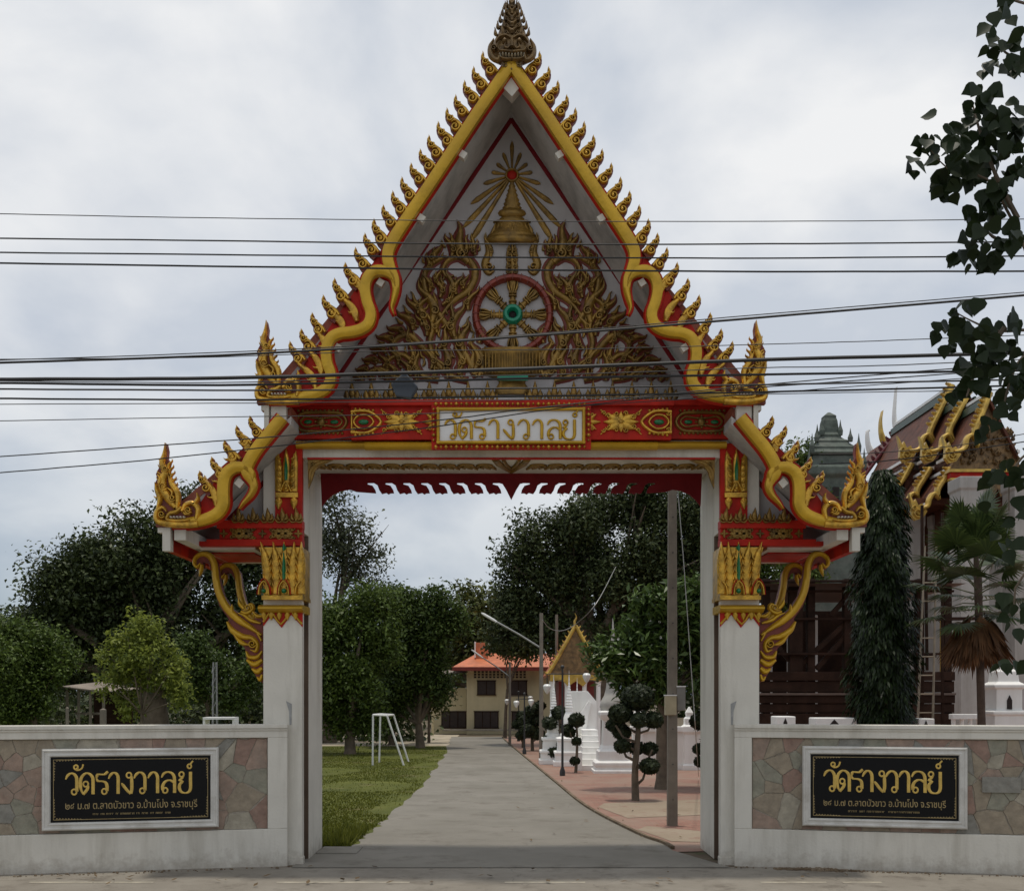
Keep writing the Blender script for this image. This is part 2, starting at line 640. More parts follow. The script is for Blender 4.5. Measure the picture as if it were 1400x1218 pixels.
# ---- pillars: front and rear shaft with a recess for the gate leaf between
zn = 4.55
zt = W(0, 590).z
m = MB()
xo, xi = W(360, 0).x, W(413, 0).x
m.box(xo, xi, 0.0, 0.14, 0, zt)
m.box(xo, xi, .50, 1.6, 0, zt - .01)
m.box(xo + .004, xi - .004, 0.14, .50, zn, zt - .004)
m.box(xo - .012, xi + .012, -.012, .13, -.1, .10)
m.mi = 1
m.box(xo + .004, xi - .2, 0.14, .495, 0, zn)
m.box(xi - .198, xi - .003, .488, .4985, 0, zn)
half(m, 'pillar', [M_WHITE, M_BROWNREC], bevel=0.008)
m = MB()
m.pprism([(391, 958), (399, 962), (398.5, 990), (396, 991), (395, 972)], -.004, .02)
half(m, 'hinge_plate', M_STEEL)

# ---- lintel over the opening
m = MB()
m.pbox(413.5, 984.5, 560, 626, 0.004, 1.09)
m.box(W(413.5, 0).x, W(984.5, 0).x, 1.1, 1.59, W(0, 626).z, W(0, 560).z)
m.build('lintel', M_WHITE, gate, bevel=0.006)
m = MB()
m.pbox(420, 978, 625.4, 628, -.006, .03)
m.build('lintel_edge_strip', M_RED, gate)
m = MB()
m.pprism([(420.5, 628.5), (455, 628.5), (446, 633), (436, 636), (430, 644), (427, 655), (421.5, 668)], .02, .05)
m.prelief([(423, 660), (424, 645), (431, 636), (440, 632), (450, 630)], [1, 2.5, 3, 2.5, .5], .02, .02)
m.spiral((428, 634), 4, 0, 1.3, 1.2, .03, .02)
half(m, 'corner_bracket', M_OLDGILT)

# leaf scrolls painted in relief on the lintel's underside, facing down
m = MB()
k = 0.125
S0 = lambda pts: [(x * k, z * k) for x, z in pts]
def ls(pts, w):
    q = cat([(a, b, c) for (a, b), c in zip(pts, w)], 4)
    m.relief([(a[0] * k, a[1] * k) for a in q], [a[2] * k for a in q], .03, 0)
ls([(-.8, .7), (-.3, .95), (.3, .8), (.62, .3), (.45, -.25), (.0, -.35), (-.3, -.05), (-.1, .35), (.2, .3)], [.1, .2, .22, .22, .2, .18, .16, .14, .08])
ls([(.4, -.2), (.75, -.5), (.9, -1.0), (1.2, -1.45)], [.2, .25, .18, .02])
ls([(.0, -.3), (.1, -.7), (.45, -1.0), (.5, -1.3)], [.12, .2, .14, .02])
ls([(-.35, -.1), (-.55, -.5), (-.3, -.9), (-.35, -1.2)], [.12, .2, .14, .02])
ls([(-.8, .7), (-.95, .2), (-.75, -.3), (-.9, -.7)], [.1, .18, .14, .02])
zs = W(0, 626).z
s0 = m.build('soffit_scroll', M_OLDGILT, gate, smooth=True)
for i in range(10):
    o = s0 if i == 0 else s0.copy()
    if i:
        COL.objects.link(o)
    o.rotation_euler = (PI / 2, 0, 0)
    o.location = (-.36 - .262 * i, .5, zs - .003)
    c = o.copy()
    COL.objects.link(c)
    c.scale.x = -1
    c.location.x = -o.location.x
m = MB()
for s in (-1, 1):
    m.relief([(s * .22, .42), (s * .16, .1), (0, -.4)], [.05, .06, .03], .03, 0)
    m.relief([(s * .11, .42), (s * .07, .1), (0, -.15)], [.025, .03, .02], .03, 0)
o = m.build('soffit_pendant', M_OLDGILT, gate)
o.rotation_euler = (PI / 2, 0, 0)
o.location = (0, .52, zs - .003)

# ---- scalloped valance hanging at the back of the opening
lft = [(438, 645), (440, 692), (446, 684), (455, 676), (466, 671), (478, 669), (487, 672)]
for i in range(8):
    x = 503 + 24.5 * i
    lft += [(x + 11, 674), (x + 10, 669.5), (x + 6.5, 664), (x - 1, 661.8), (x - .5, 660), (x + 8, 659.8), (x + 13, 663), (x + 15.5, 670), (x + 19, 675)]
    if i < 7:
        lft += [(x + 25, 673.4), (x + 28, 675.6), (x + 31, 674)]
lft = [p for p in lft if p[0] < 686] + [(687, 661), (692, 669), (699, 683)]
rgt = [(2 * CX - a, b) for a, b in lft[:-1]][::-1]
m = MB()
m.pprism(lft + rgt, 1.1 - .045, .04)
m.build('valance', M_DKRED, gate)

# ---- entablature
m = MB()
m.pbox(389, 1009, 552, 600, -.10, .09)
m.pbox(480, 918, 553, 601, -.20, .09)
m.pbox(476, 922, 546, 554, -.27, .25)
m.pbox(392, 1006, 546, 553.5, -.17, .16)
m.build('entablature', M_RED, gate, bevel=.006)
m = MB()
for (a, b, y0, y1, Y, d) in ((404, 994, 602, 611.5, -.15, .14), (498, 900, 603, 613, -.24, .12)):
    A, B = W(a, y1, Y), W(b, y0, Y)
    h = B.z - A.z
    prof = [(Y + d, A.z), (Y + .05, A.z), (Y + .01, A.z + h * .25), (Y, A.z + h * .55), (Y + .03, A.z + h * .9), (Y + .06, B.z), (Y + d, B.z)]
    n = len(prof)
    m.add([(A.x, y, z) for y, z in prof] + [(B.x, y, z) for y, z in prof], [tuple(range(n)), tuple(range(2 * n - 1, n - 1, -1))] + [(i, n + i, n + (i + 1) % n, (i + 1) % n) for i in range(n)])
m.build('gold_moulding', M_GOLD, gate, smooth=True)


def rosette(m, cx, cy, sx, sy, Y, h=.03):
    """four diamond petals with leafy corners round a boss"""
    for a in range(8):
        q = a * PI / 4
        L = 1.0 if a % 2 == 0 else 1.15
        ex, ey = cx + math.cos(q) * sx * L * (1 if a % 2 == 0 else .9), cy + math.sin(q) * sy * L * (1 if a % 2 == 0 else .9)
        m.prelief([(cx, cy), ((cx + ex) / 2, (cy + ey) / 2), (ex, ey)], [2.5, 6.2 if a % 2 else 5.0, .3], h, Y, 3)
    for s in (-1, 1):
        for u in (-1, 1):
            m.spiral((cx + s * sx * .72, cy + u * sy * .55), 4.2, 0, 1.2 * s * u, 1.1, h * 1.2, Y)
            m.spiral((cx + s * sx * .28, cy + u * sy * .8), 3.4, 0, -1.2 * s * u, 1.1, h * 1.2, Y)
            m.spiral((cx + s * sx * .98, cy + u * sy * .85), 3.0, 0, 1.2 * s * u, 1.0, h * 1.2, Y)
    m.dome((cx, cy), 4, h * 1.6, Y)


# oval cartouche at the outer end, pointed half cartouche and lozenge flowers towards the centre
m = MB()
Y = -.105
m.prelief([(405, 577), (412, 566), (430, 564), (448, 564), (466, 566), (474, 577), (466, 588), (448, 590), (430, 590), (412, 588)], 2.4, .04, Y, 3, closed=True)
m.prelief([(411, 577), (418, 570), (432, 572), (447, 572), (461, 570), (468, 577), (461, 584), (447, 582), (432, 582), (418, 584)], 1.4, .035, Y, 3, closed=True)
m.dome((439, 577), 6, .05, Y)
for a in range(8):
    m.dome((439 + 7.5 * math.cos(a * PI / 4), 577 + 7.5 * math.sin(a * PI / 4)), 2, .035, Y, 6)
for x in range(408, 474, 6):
    m.dome((x, 561.5), 2.2, .03, Y, 6)
    m.dome((x, 592.5), 2.2, .03, Y, 6)
g = half(m, 'oval_cartouche', M_OLDGILT, smooth=True)
for o in g:
    m = MB()
    for cxx in (421, 457):
        m.dome((cxx, 577), 6, .03, Y, 8, 3.2)
    m.build('green_inlay', M_GREEN, o)
m = MB()
Y = -.205
m.prelief([(480, 563), (500, 562), (512, 567), (521, 577), (512, 587), (500, 592), (480, 591)], 2.3, .04, Y, 3)
m.prelief([(484, 577), (490, 569), (502, 568), (511, 577), (502, 586), (490, 585)], 1.6, .04, Y, 3, closed=True)
m.prelief([(481, 563), (481, 591)], 1.6, .03, Y, 3)
for i in range(5):
    m.dome((486 + 6 * i, 559 + i * .6), 2.2, .03, Y, 6)
    m.dome((486 + 6 * i, 595 - i * .6), 2.2, .03, Y, 6)
m.spiral((484, 566), 3, 0, 1.2, 1, .04, Y)
m.spiral((484, 588), 3, 0, -1.2, 1, .04, Y)
g = half(m, 'pointed_cartouche', M_GILT, smooth=True)
for o in g:
    MB().dome((497, 577), 7.5, .03, Y, 8, 4).build('green_inlay', M_GREEN, o)
m = MB()
rosette(m, 549, 577, 24, 14, Y)
half(m, 'flower_ornament', M_GILT, smooth=True)
m = MB()
for a in range(5):
    q = PI / 2 + a * PI / 4
    m.prelief([(597, 577), (597 + 10 * math.cos(q), 577 + 8 * math.sin(q)), (597 + 20 * math.cos(q) , 577 + 15 * math.sin(q))], [1.5, 3.6, .3], .03, Y, 3)
m.spiral((589, 568), 4, 0, 1.2, 1.1, .04, Y)
m.spiral((589, 586), 4, 0, -1.2, 1.1, .04, Y)
half(m, 'half_flower_ornament', M_GILT, smooth=True)
m = MB()
for x in [516, 521, 526, 572, 577, 582]:
    pass
m.prelief([(521, 560), (536, 577), (521, 594)], .9, .012, Y, 2)
m.prelief([(577, 560), (562, 577), (577, 594)], .9, .012, Y, 2)
half(m, 'chevron_line', M_GILT)

# ---- tympanum
TY = 0.30
m = MB()
m.pprism([(700, 149), (436, 560), (962, 560)], TY, .16)
m.build('tympanum', M_TYMP, gate)
m = MB()
m.prelief([(699.5, 163), (585, 333), (452, 531)], 3.0, .012, TY, 2)
half(m, 'tympanum_border', M_DKRED)
m = MB()
m.pbox(452, 946, 542, 560, TY - .14, .15)
m.build('tympanum_sill', M_SOFFIT, gate)
# lotus buds along the foot
m = MB()
bud = MB()
for i in range(8):
    x = 481 + 26.5 * i
    for s in (-1, 0, 1):
        m.flame((x + s * 5, 547), (x + s * 8 if s else x, 532 if s else 520), 4.4, TY - .12, .035, 0.12 * s, False, 3)
    m.dome((x, 541), 3.2, .05, TY - .12, 6)
    m.flame((x + 13, 548), (x + 13, 538), 2.2, TY - .12, .03, 0.05, False, 3)
half(m, 'lotus_bud_row', M_OLDGILT, smooth=True)

# sun and rays
m = MB()
m.prelief(circ(700, 240, 8.2, n=12)[:-1], 1.8, .03, TY, 2, closed=True)
o = m.build('sun_ring', M_OLDGILT, gate, smooth=True)
MB().dome((700, 240), 7, .02, TY, 10).build('sun_disc', M_RED, o, smooth=True)
m0 = None
for a, L, w in [(-90, 46, 3.0), (-112, 32, 2.9), (-68, 32, 2.9), (-143, 26, 2.9), (-37, 26, 2.9), (-172, 28, 2.9), (-8, 28, 2.9), (163, 41, 3.2), (17, 41, 3.2),
                (145, 69, 3.7), (35, 69, 3.7), (133, 100, 4.0), (47, 100, 4.0), (122, 109, 4.4), (58, 109, 4.4)]:
    q = math.radians(a)
    c, s = math.cos(q), math.sin(q)
    m = MB()
    m.prelief([(700 + c * r, 240 + s * r) for r in (10, 10 + (L - 10) * .4, 10 + (L - 10) * .82, L)], [w * .45, w * .7, w, .4 if L > 36 else w * .5], .03, TY, 2)
    m.build('sun_ray', M_OLDGILT, gate)

# crown on its tray
k = (CAM_D + TY) / FPX
def rel_lathe(m, prof, flat=.35, seg=18):
    c = W(700, HOR, TY)
    m.lathe([(r * k, (HOR - y) * k) for y, r in prof], (c.x, TY, c.z), seg, flat)
m = MB()
rel_lathe(m, [(304, 12), (302.5, 16.5), (299, 17), (297, 13.5), (295, 18), (292, 19.5), (288.5, 17.5), (286, 12), (284.5, 13.5), (281, 10.5), (279.5, 12), (275.5, 9), (274, 10.2), (269, 7.2), (267.5, 8.2), (263, 5.4), (261, 6.6), (257, 4), (255, 5), (251, 2.6), (249, 3.2), (245, 1.2), (241, .3)])
m.build('crown', M_OLDGILT, gate, smooth=True)
m = MB()
rel_lathe(m, [(335, 20), (334, 32), (331, 37), (327, 37), (324.5, 33), (323, 34), (320, 31), (306, 23), (305, 26), (303.5, 26), (303, 14)])
for i in range(11):
    x = 675 + 5 * i
    t = (x - 700) / 25
    m.flame((x + t * 3, 320), (x - t * 3, 305), 2.6, TY - .09 + abs(t) * .05, .02, 0.05, False, 2)
m.build('offering_tray', M_OLDGILT, gate, smooth=True)
m = MB()
m.prelief([(664, 319), (665, 330), (668, 345), (663, 362), (668, 374), (676, 371)], [.6, 3, 4.4, 5.4, 3.6, 1], .04, TY)
m.flame((671, 352), (662, 320), 3.5, TY - .02, .03, .15)
m.spiral((669, 365), 6.5, 0, 1.4, 1.5, .06, TY)
half(m, 'tray_scroll_leg', M_OLDGILT, smooth=True)
m = MB()
for i, (y, w) in enumerate(((374, 9), (366, 8), (358, 8.5), (350, 7.5), (344, 5))):
    for s in (-1, 1):
        m.flame((700 + s * 1, y), (700 + s * w, y - 9), 3, TY, .04, .3 * s, True, 3)
m.flame((700, 348), (700, 331), 3, TY, .05, .1, False)
m.flame((700, 376), (700, 345), 5, TY, .04, .1, False)
m.build('tray_flame_stem', M_OLDGILT, gate, smooth=True)

# wheel of the law
wheel = empty('dharma_wheel', (0, 0, 0), parent=gate)
WC = (701, 431)
m = MB()
m.prelief(circ(WC[0], WC[1], 50.5, n=28)[:-1], 5.2, .10, TY, 2, closed=True)
for i in range(28):
    a = 2 * PI * i / 28
    m.prelief([(WC[0] + r * math.cos(a), WC[1] + r * math.sin(a)) for r in (46, 55)], .8, .112, TY, 1)
m.build('rim', mat('wheel_red', (0.22, 0.035, 0.018), .4, .1, var=.25, scale=8), wheel, smooth=True)
m = MB()
m.prelief(circ(WC[0], WC[1], 9.5, n=14)[:-1], 4.6, .11, TY, 2, closed=True)
hub = m.build('hub', M_JADE, wheel, smooth=True)
MB().dome(WC, 6, .03, TY, 12).build('hub_bore', M_BLACKHOLE, hub)
for i in range(8):
    a = PI / 4 * i
    m = MB()
    def sp(r, t):
        return (WC[0] + r * math.cos(a) - t * math.sin(a), WC[1] + r * math.sin(a) + t * math.cos(a))
    m.prelief([sp(12, 0), sp(20, 0), sp(25, 0), sp(34, 0), sp(46, 0)], [5, 4.5, 3.5, 4.5, 6], .04, TY, 2)
    for t in (-6, -2.2, 2.2, 6):
        m.prelief([sp(30, t * .5), sp(38, t), sp(44.5, t * 1.15)], [1, 2, .4], .07, TY, 3)
    for r in (18, 25.5, 29):
        m.prelief([sp(r, -5.5), sp(r, 5.5)], 1.2, .07, TY, 1)
    m.build('spoke', M_OLDGILT, wheel)
# pedestal under the wheel
m = MB()
rel_lathe(m, [(540, 22), (536, 24), (530, 22), (524, 18), (520, 19), (516, 30), (512, 40), (500, 37), (490, 38), (482, 43), (478, 44), (477, 30)], .3, 24)
for i in range(17):
    x = 664 + 4.6 * i
    m.prelief([(x, 482), (x, 495), (x, 510)], 1.2, .02, TY - .125, 1)
for s in (-1, 1):
    m.flame((701 + s * 40, 512), (701 + s * 60, 478), 6, TY, .05, .4 * s)
m.build('wheel_pedestal', M_OLDGILT, wheel, smooth=True)
MB().pbox(680, 722, 513, 520, TY - .145, .03).build('pedestal_band', M_JADE, wheel)

# kranok scrollwork filling the gable, one half then its mirror image
VINES = [
    ([(652, 516), (640, 492), (622, 462), (606, 438), (590, 416), (581, 396), (580, 378), (588, 364), (600, 356), (612, 352)], [3, 4.5, 4.5, 4.2, 4.5, 4.5, 4, 3.6, 3, 1]),
    ([(604, 432), (620, 412), (638, 400), (648, 384), (649, 368), (640, 356), (626, 352), (612, 358), (606, 370), (612, 380), (621, 378)], [2.5, 4, 4.6, 5, 5, 4.6, 4, 3.4, 3, 2.4, 1]),
    ([(640, 521), (615, 513), (596, 494), (588, 470), (592, 448), (584, 430)], [3, 4, 4, 3.8, 3.6, 2]),
    ([(596, 494), (580, 478), (562, 460), (548, 460), (538, 470), (541, 482), (550, 484)], [3, 4.4, 4.4, 4, 3.4, 2.6, 1]),
    ([(600, 520), (578, 514), (566, 498), (552, 486), (536, 490), (524, 502)], [3, 3.8, 4, 3.6, 3, 1.5]),
    ([(562, 520), (540, 516), (524, 506), (508, 508), (496, 516)], [3, 3.6, 3.4, 3, 1]),
    ([(655, 515), (660, 498), (652, 480), (640, 470)], [3, 4, 4, 1]),
]
FLAMES = [((641, 360), (625, 303), 9, -.22), ((630, 352), (640, 322), 5, .25), ((618, 352), (609, 320), 5, .25), ((594, 362), (603, 334), 6, -.3), ((584, 372), (584, 346), 4.5, .25),
          ((590, 442), (573, 382), 8, .28), ((577, 446), (557, 404), 7, .3), ((565, 452), (543, 424), 6, .3), ((552, 460), (529, 446), 5, .3), ((539, 472), (514, 458), 5, .3),
          ((528, 484), (505, 474), 4.5, .3), ((516, 498), (495, 490), 4.5, .3), ((504, 510), (486, 504), 4, .3),
          ((622, 462), (634, 412), 7, -.3), ((612, 444), (620, 416), 5, .3), ((634, 482), (640, 438), 7, -.28), ((648, 508), (646, 462), 6, .3), ((628, 505), (624, 470), 6, .28),
          ((606, 508), (607, 462), 6.5, .25), ((590, 505), (580, 470), 5.5, .3), ((575, 512), (570, 478), 5.5, -.3), ((558, 514), (548, 488), 5, .3), ((540, 516), (530, 494), 5, .3), ((522, 518), (512, 500), 4.5, .3),
          ((614, 408), (612, 366), 6, .3), ((624, 404), (633, 374), 5, -.3), ((602, 408), (594, 376), 5, .3), ((600, 392), (603, 366), 4, -.3), ((634, 396), (640, 376), 4, -.3),
          ((565, 470), (556, 446), 4.5, -.3), ((598, 456), (606, 430), 5, -.3), ((666, 500), (664, 474), 5, .3),
          ((650, 350), (652, 328), 4.5, -.25), ((572, 430), (586, 404), 5, -.25), ((640, 425), (655, 392), 5, -.25), ((600, 478), (612, 446), 5.5, .25), ((584, 460), (568, 428), 5, .25), ((655, 470), (650, 436), 5, .25),
          ((560, 498), (562, 466), 5, .25), ((545, 500), (532, 474), 5, .25), ((530, 505), (518, 482), 4.5, .25), ((612, 518), (596, 486), 5, .25), ((632, 518), (636, 486), 5.5, -.25), ((590, 520), (596, 500), 4.5, .2),
          ((570, 521), (560, 503), 4.5, .25), ((548, 521), (540, 505), 4.5, .25), ((510, 521), (498, 507), 4.2, .25), ((530, 522), (522, 508), 4, .25), ((496, 522), (482, 512), 3.6, .25), ((605, 418), (620, 388), 4.5, .25), ((588, 400), (578, 372), 4.5, .25)]
m = MB()
for p, w in VINES:
    m.mi = 0
    m.prelief(p, [a * 1.1 for a in w], .055, TY, 4)
    m.mi = 1
    m.prelief(p, [a * 1.3 + 1.7 for a in w], .022, TY, 4)
half(m, 'scroll_vine', [M_OLDGILT, M_BACK], smooth=True)
for b, t, w, bd in FLAMES:
    m = MB()
    m.flame(b, t, w * .86, TY - .01, .06, bd, True, 4)
    dx, dy = t[0] - b[0], t[1] - b[1]
    for s, f in ((1, .3), (-1, .45)):
        q = (b[0] + dx * f + s * -dy * .12, b[1] + dy * f + s * dx * .12)
        m.flame(q, (q[0] + dx * .34 - s * dy * .14, q[1] + dy * .34 + s * dx * .14), w * .42, TY - .005, .045, .25 * s, False, 3)
    m.mi = 1
    m.flame(b, (t[0] + dx * .04, t[1] + dy * .04), w * 1.25 + 1.8, TY - .002, .02, bd, False, 4)
    half(m, 'kranok_flame', [M_OLDGILT, M_BACK], smooth=True)

# ---- main roof
BY = -0.75
m = MB()
L_o = [(699, 80), (526, 342), (356, 546)]
L_i = [(699, 92), (534, 346), (366, 551)]
L_s = [(699, 101), (541, 350), (376, 556)]
mr = lambda pts: [(2 * CX - a, b) for a, b in pts]
def shell(mb, A, B, Y, dep):
    mb.pprism(A + B[::-1] + mr(B)[0:] [:-0 or None][0:] if False else A + B[::-1], Y, dep)
for name, A, B, mt, y0, dep in (('roof_tiles', L_o, L_i, M_TILE, -.60, 2.9), ('roof_soffit', L_i, L_s, M_SOFFIT, -.645, 2.92)):
    m = MB()
    m.pprism(A + B[::-1], y0, dep)
    half(m, name, mt)
# purlins and the ridge beam, their white ends showing under the gold edge
m = MB()
m.pprism([(699, 102), (711, 119), (700, 132), (687, 119)], -.70, .18)
m.build('ridge_beam', M_WHITE, gate)
def purlin(cx, cy, r, ang, Y0=-.70, Y1=-.60):
    m = MB()
    pts = []
    for i in range(4):
        a = ang + PI / 4 + i * PI / 2
        pts.append((cx + r * math.cos(a), cy + r * math.sin(a)))
    m.pprism(pts, Y0, Y1 - Y0)
    return half(m, 'purlin', M_WHITE)
for cx_, cy_ in ((633, 211), (576, 298), (520, 386), (462, 475)):
    purlin(cx_, cy_, 6.4, math.radians(33))

# roof teeth
def shifted(m, p):
    m.v = [(x - p.x, y - p.y, z - p.z) for x, y, z in m.v]
    return m
T0 = (600, 300)
def toothmesh():
    m = MB()
    ox, oy = T0
    m.mi = 1
    m.pprism([(ox + a, oy + b) for a, b in [(0, 0), (2.2, 3), (2, 6), (5, 8), (7.5, 12), (11, 14.5), (16, 18), (23, 25), (13, 37), (6.5, 31.5), (3, 26), (2.5, 20), (-1, 15.5), (-3, 10.5), (-1.8, 5), (-1.6, 2)]], BY + .01, .08)
    m.mi = 0
    m.spiral((ox + 9.6, oy + 24.5), 6.4, -1.2, 1.5, 1.9, .05, BY + .01, 12)
    m.dome((ox + 10.2, oy + 24.6), 2.2, .055, BY + .01, 6)
    m.spiral((ox + 3.0, oy + 13), 4.4, -.6, 1.3, 1.5, .05, BY + .01, 10)
    m.prelief([(ox + 4, oy + 11), (ox - .6, oy + 7), (ox + .6, oy + 3), (ox, oy)], [2.2, 2.2, 1.6, .2], .045, BY + .01, 3)
    m.prelief([(ox + 20, oy + 27), (ox + 15, oy + 20), (ox + 9, oy + 15), (ox + 5, oy + 10)], [2.2, 2.6, 2.2, .5], .045, BY + .01, 3)
    m.prelief([(ox + 5, oy + 19), (ox + 8, oy + 17), (ox + 12, oy + 18)], [.4, 1.4, .4], .05, BY + .01, 2)
    return shifted(m, W(ox, oy, BY))
tm = toothmesh()
TEETH = [(660, 72), (647.5, 92.5), (635, 111.5), (623, 131), (611, 149), (599, 167.5), (586.5, 186), (574.5, 205), (562, 224), (549.5, 243), (537, 262), (524, 281), (511.5, 300), (499, 319.5), (486, 339), (472, 359.5), (457.5, 381), (442, 404), (427, 428), (412, 450), (396.5, 467)]
WTEETH = [(342, 569), (323.5, 582), (307, 602), (289.5, 625), (273, 644)]
# gold snake-bodied edge boards with red backing
def edgeboard(name, strokes, back, teeth, stems):
    m = MB()
    for p, w in strokes:
        m.prelief(p, w, .06, BY, 5, .05)
    b = m.build(name, M_GOLD, gate, smooth=True)
    m = MB()
    for p, w in strokes:
        m.prelief(p, [a + 3.0 for a in w], .03, BY + .045, 5, .05)
    m.build('red_backing', M_RED, b)
    m = MB()
    m.pprism(back, BY + .07, .03)
    m.build('red_spandrel', M_RED, b)
    me = None
    for i, (x, y) in enumerate(teeth):
        if me is None:
            t = toothmesh().build('roof_tooth', [M_GILT, M_BACK], b, smooth=True)
            me = t
        else:
            t = me.copy()
            COL.objects.link(t)
        t.location = W(x, y, BY)
        t.rotation_euler = (0, rnd.uniform(-.07, .07), 0)
        sc__ = rnd.uniform(.93, 1.06)
        t.scale = (sc__, 1, sc__ * rnd.uniform(.96, 1.04))
    for (a, c) in stems:
        m = MB()
        m.flame(a, c, 5.5, BY + .02, .05, .15, False, 4, .05)
        m.flame((a[0] - 1, a[1] - 6), (a[0] - 12, a[1] - 14), 2.5, BY + .02, .04, .3, False, 3, .03)
        m.build('tooth_stem', M_GILT, b, smooth=True)
    return b
B1 = ([(699, 88), (660, 144), (622, 201), (585, 257), (555, 301), (535, 333), (530, 351), (534, 368), (540, 382), (541, 396), (538, 411), (536, 421), (539, 431)], [8.5, 8.5, 8.5, 8.5, 8.7, 8.8, 8.6, 8, 6.5, 5, 3.6, 2.2, .3])
B2 = ([(541, 394), (537, 379), (526, 371), (512, 371), (502, 381), (499, 396), (502, 413), (507, 428), (504, 442), (494, 450), (480, 454), (464, 456), (452, 463), (446, 478), (447, 495), (452, 511), (450, 525), (438, 536), (413, 543), (388, 546), (362, 547)],
      [2, 5.5, 7.5, 8, 8, 8, 8, 8, 8, 8, 8, 8, 8, 8, 8, 8, 8, 8, 7.5, 7, 6])
BACK1 = [(534, 336), (519, 346), (500, 374), (482, 402), (464, 428), (446, 454), (428, 480), (410, 505), (396, 522), (375, 542), (430, 541), (452, 522), (446, 480), (455, 460), (500, 449), (506, 430), (499, 396), (512, 372), (533, 366)]
eb = edgeboard('gable_edge_board', [B1, B2], BACK1, TEETH, [((497, 405), (478, 372)), ((488, 440), (464, 398)), ((470, 452), (450, 420)), ((447, 486), (432, 445)), ((440, 515), (420, 470)), ((432, 532), (404, 488))])
mirror(eb)
C1 = ([(386, 571), (367, 594), (350, 615), (339, 634), (338, 646), (344, 656), (347, 665), (343, 676), (333, 688), (328, 696)], [8.8, 9, 9, 9, 8.6, 7, 5.4, 4, 2, .3])
C2 = ([(347, 660), (344, 648), (335, 640), (322, 639), (311, 646), (306, 658), (305, 674), (305, 690), (297, 702), (283, 709), (267, 713), (250, 715), (235, 716)], [2, 5.5, 7.5, 8.5, 8.8, 8.8, 8.8, 8.8, 8.8, 8.5, 8, 7, 6])
BACK2 = [(374, 580), (352, 594), (334, 610), (318, 630), (300, 648), (287, 668), (276, 684), (266, 700), (268, 712), (296, 704), (305, 690), (305, 656), (322, 640), (340, 634)]
eb = edgeboard('wing_edge_board', [C1, C2], BACK2, WTEETH, [((296, 692), (280, 650)), ((302, 670), (296, 632)), ((318, 640), (313, 608)), ((338, 618), (330, 590))])
mirror(eb)

# ---- naga finials at the four eaves
def naga(px, py, s):
    """origin at the lower outer corner; unit: the wing finial's pixels"""
    q = lambda pts: [(px + a * s, py + b * s) for a, b in pts]
    m = MB()
    m.mi = 1
    m.pprism(q([(0, 0), (0, -22), (3, -30), (6, -34), (2, -48), (-2, -58), (2, -66), (0, -72), (5, -82), (7, -92), (11, -104), (14, -114), (16, -104), (15, -94), (19, -88), (16, -78), (21, -66), (27, -58), (32, -44), (33, -32), (40, -30), (52, -34), (57, -42), (60, -30), (56, -14), (58, 0)]), BY - .02, .10)
    m.mi = 0
    Y = BY - .02
    R = lambda pts, w, h=.06: m.prelief(q(pts), [a * s for a in w], h, Y, 4)
    R([(28, -26), (18, -38), (10, -52), (9, -64), (14, -74), (9, -86), (12, -98), (14, -114)], [4, 6, 7, 6, 5, 4.5, 3, .2])
    R([(30, -24), (30, -44), (22, -58), (18, -70)], [3, 4.5, 4, .4])
    R([(3, -24), (6, -38), (2, -50), (0, -60)], [2, 4, 3.4, .3])
    R([(58, -4), (40, -3), (20, -4), (3, -8), (2, -20), (10, -26), (16, -20)], [5, 5, 5, 4.5, 4, 3, 1])
    R([(56, -10), (58, -24), (50, -32), (40, -28), (40, -18), (48, -16)], [3, 4, 4, 3.6, 3, 1])
    R([(52, -30), (58, -38), (57, -46)], [2.5, 3, .2])
    R([(36, -26), (28, -20), (20, -18), (16, -10), (26, -8), (38, -8), (48, -9)], [3, 3.4, 3, 3, 2.4, 2.4, 1])
    R([(18, -52), (24, -46), (21, -36)], [1, 2.5, .6], .075)
    R([(4, -70), (8, -64), (6, -56)], [1, 2.5, .6], .075)
    for c, r in (((12, -54), 6), ((46, -22), 5), ((10, -16), 5), ((15, -78), 4), ((24, -38), 5)):
        m.spiral((px + c[0] * s, py + c[1] * s), r * s, .6, 1.5, 1.4 * s, .085, Y)
    m.dome((px + 38 * s, py - 21 * s), 3 * s, .1, Y, 7)
    for i in range(7):
        m.flame((px + (27 + i * -1.4) * s, py - (36 + i * 7) * s), (px + (34 - i * 1.8) * s, py - (44 + i * 8) * s), 2.4 * s, Y + .01, .04, -.3, False, 3)
        m.flame((px + (6 + i * .6) * s, py - (34 + i * 8) * s), (px + (-2 + i * 1.2) * s, py - (42 + i * 8.5) * s), 2.2 * s, Y + .01, .04, .3, False, 3)
    m.mi = 2
    for i in range(5):
        m.dome((px + (22 + 4.4 * i) * s, py - 12.5 * s), 1.7 * s, .075, Y, 6)
    return m
M_TOOTHW = mat('bone_white_paint', (0.62, 0.58, 0.50), .5)
for px, py, s in ((213, 720, 1.0), (351, 552, .99)):
    half(naga(px, py, s), 'naga_finial', [M_GILT, M_BACK, M_TOOTHW], smooth=True)

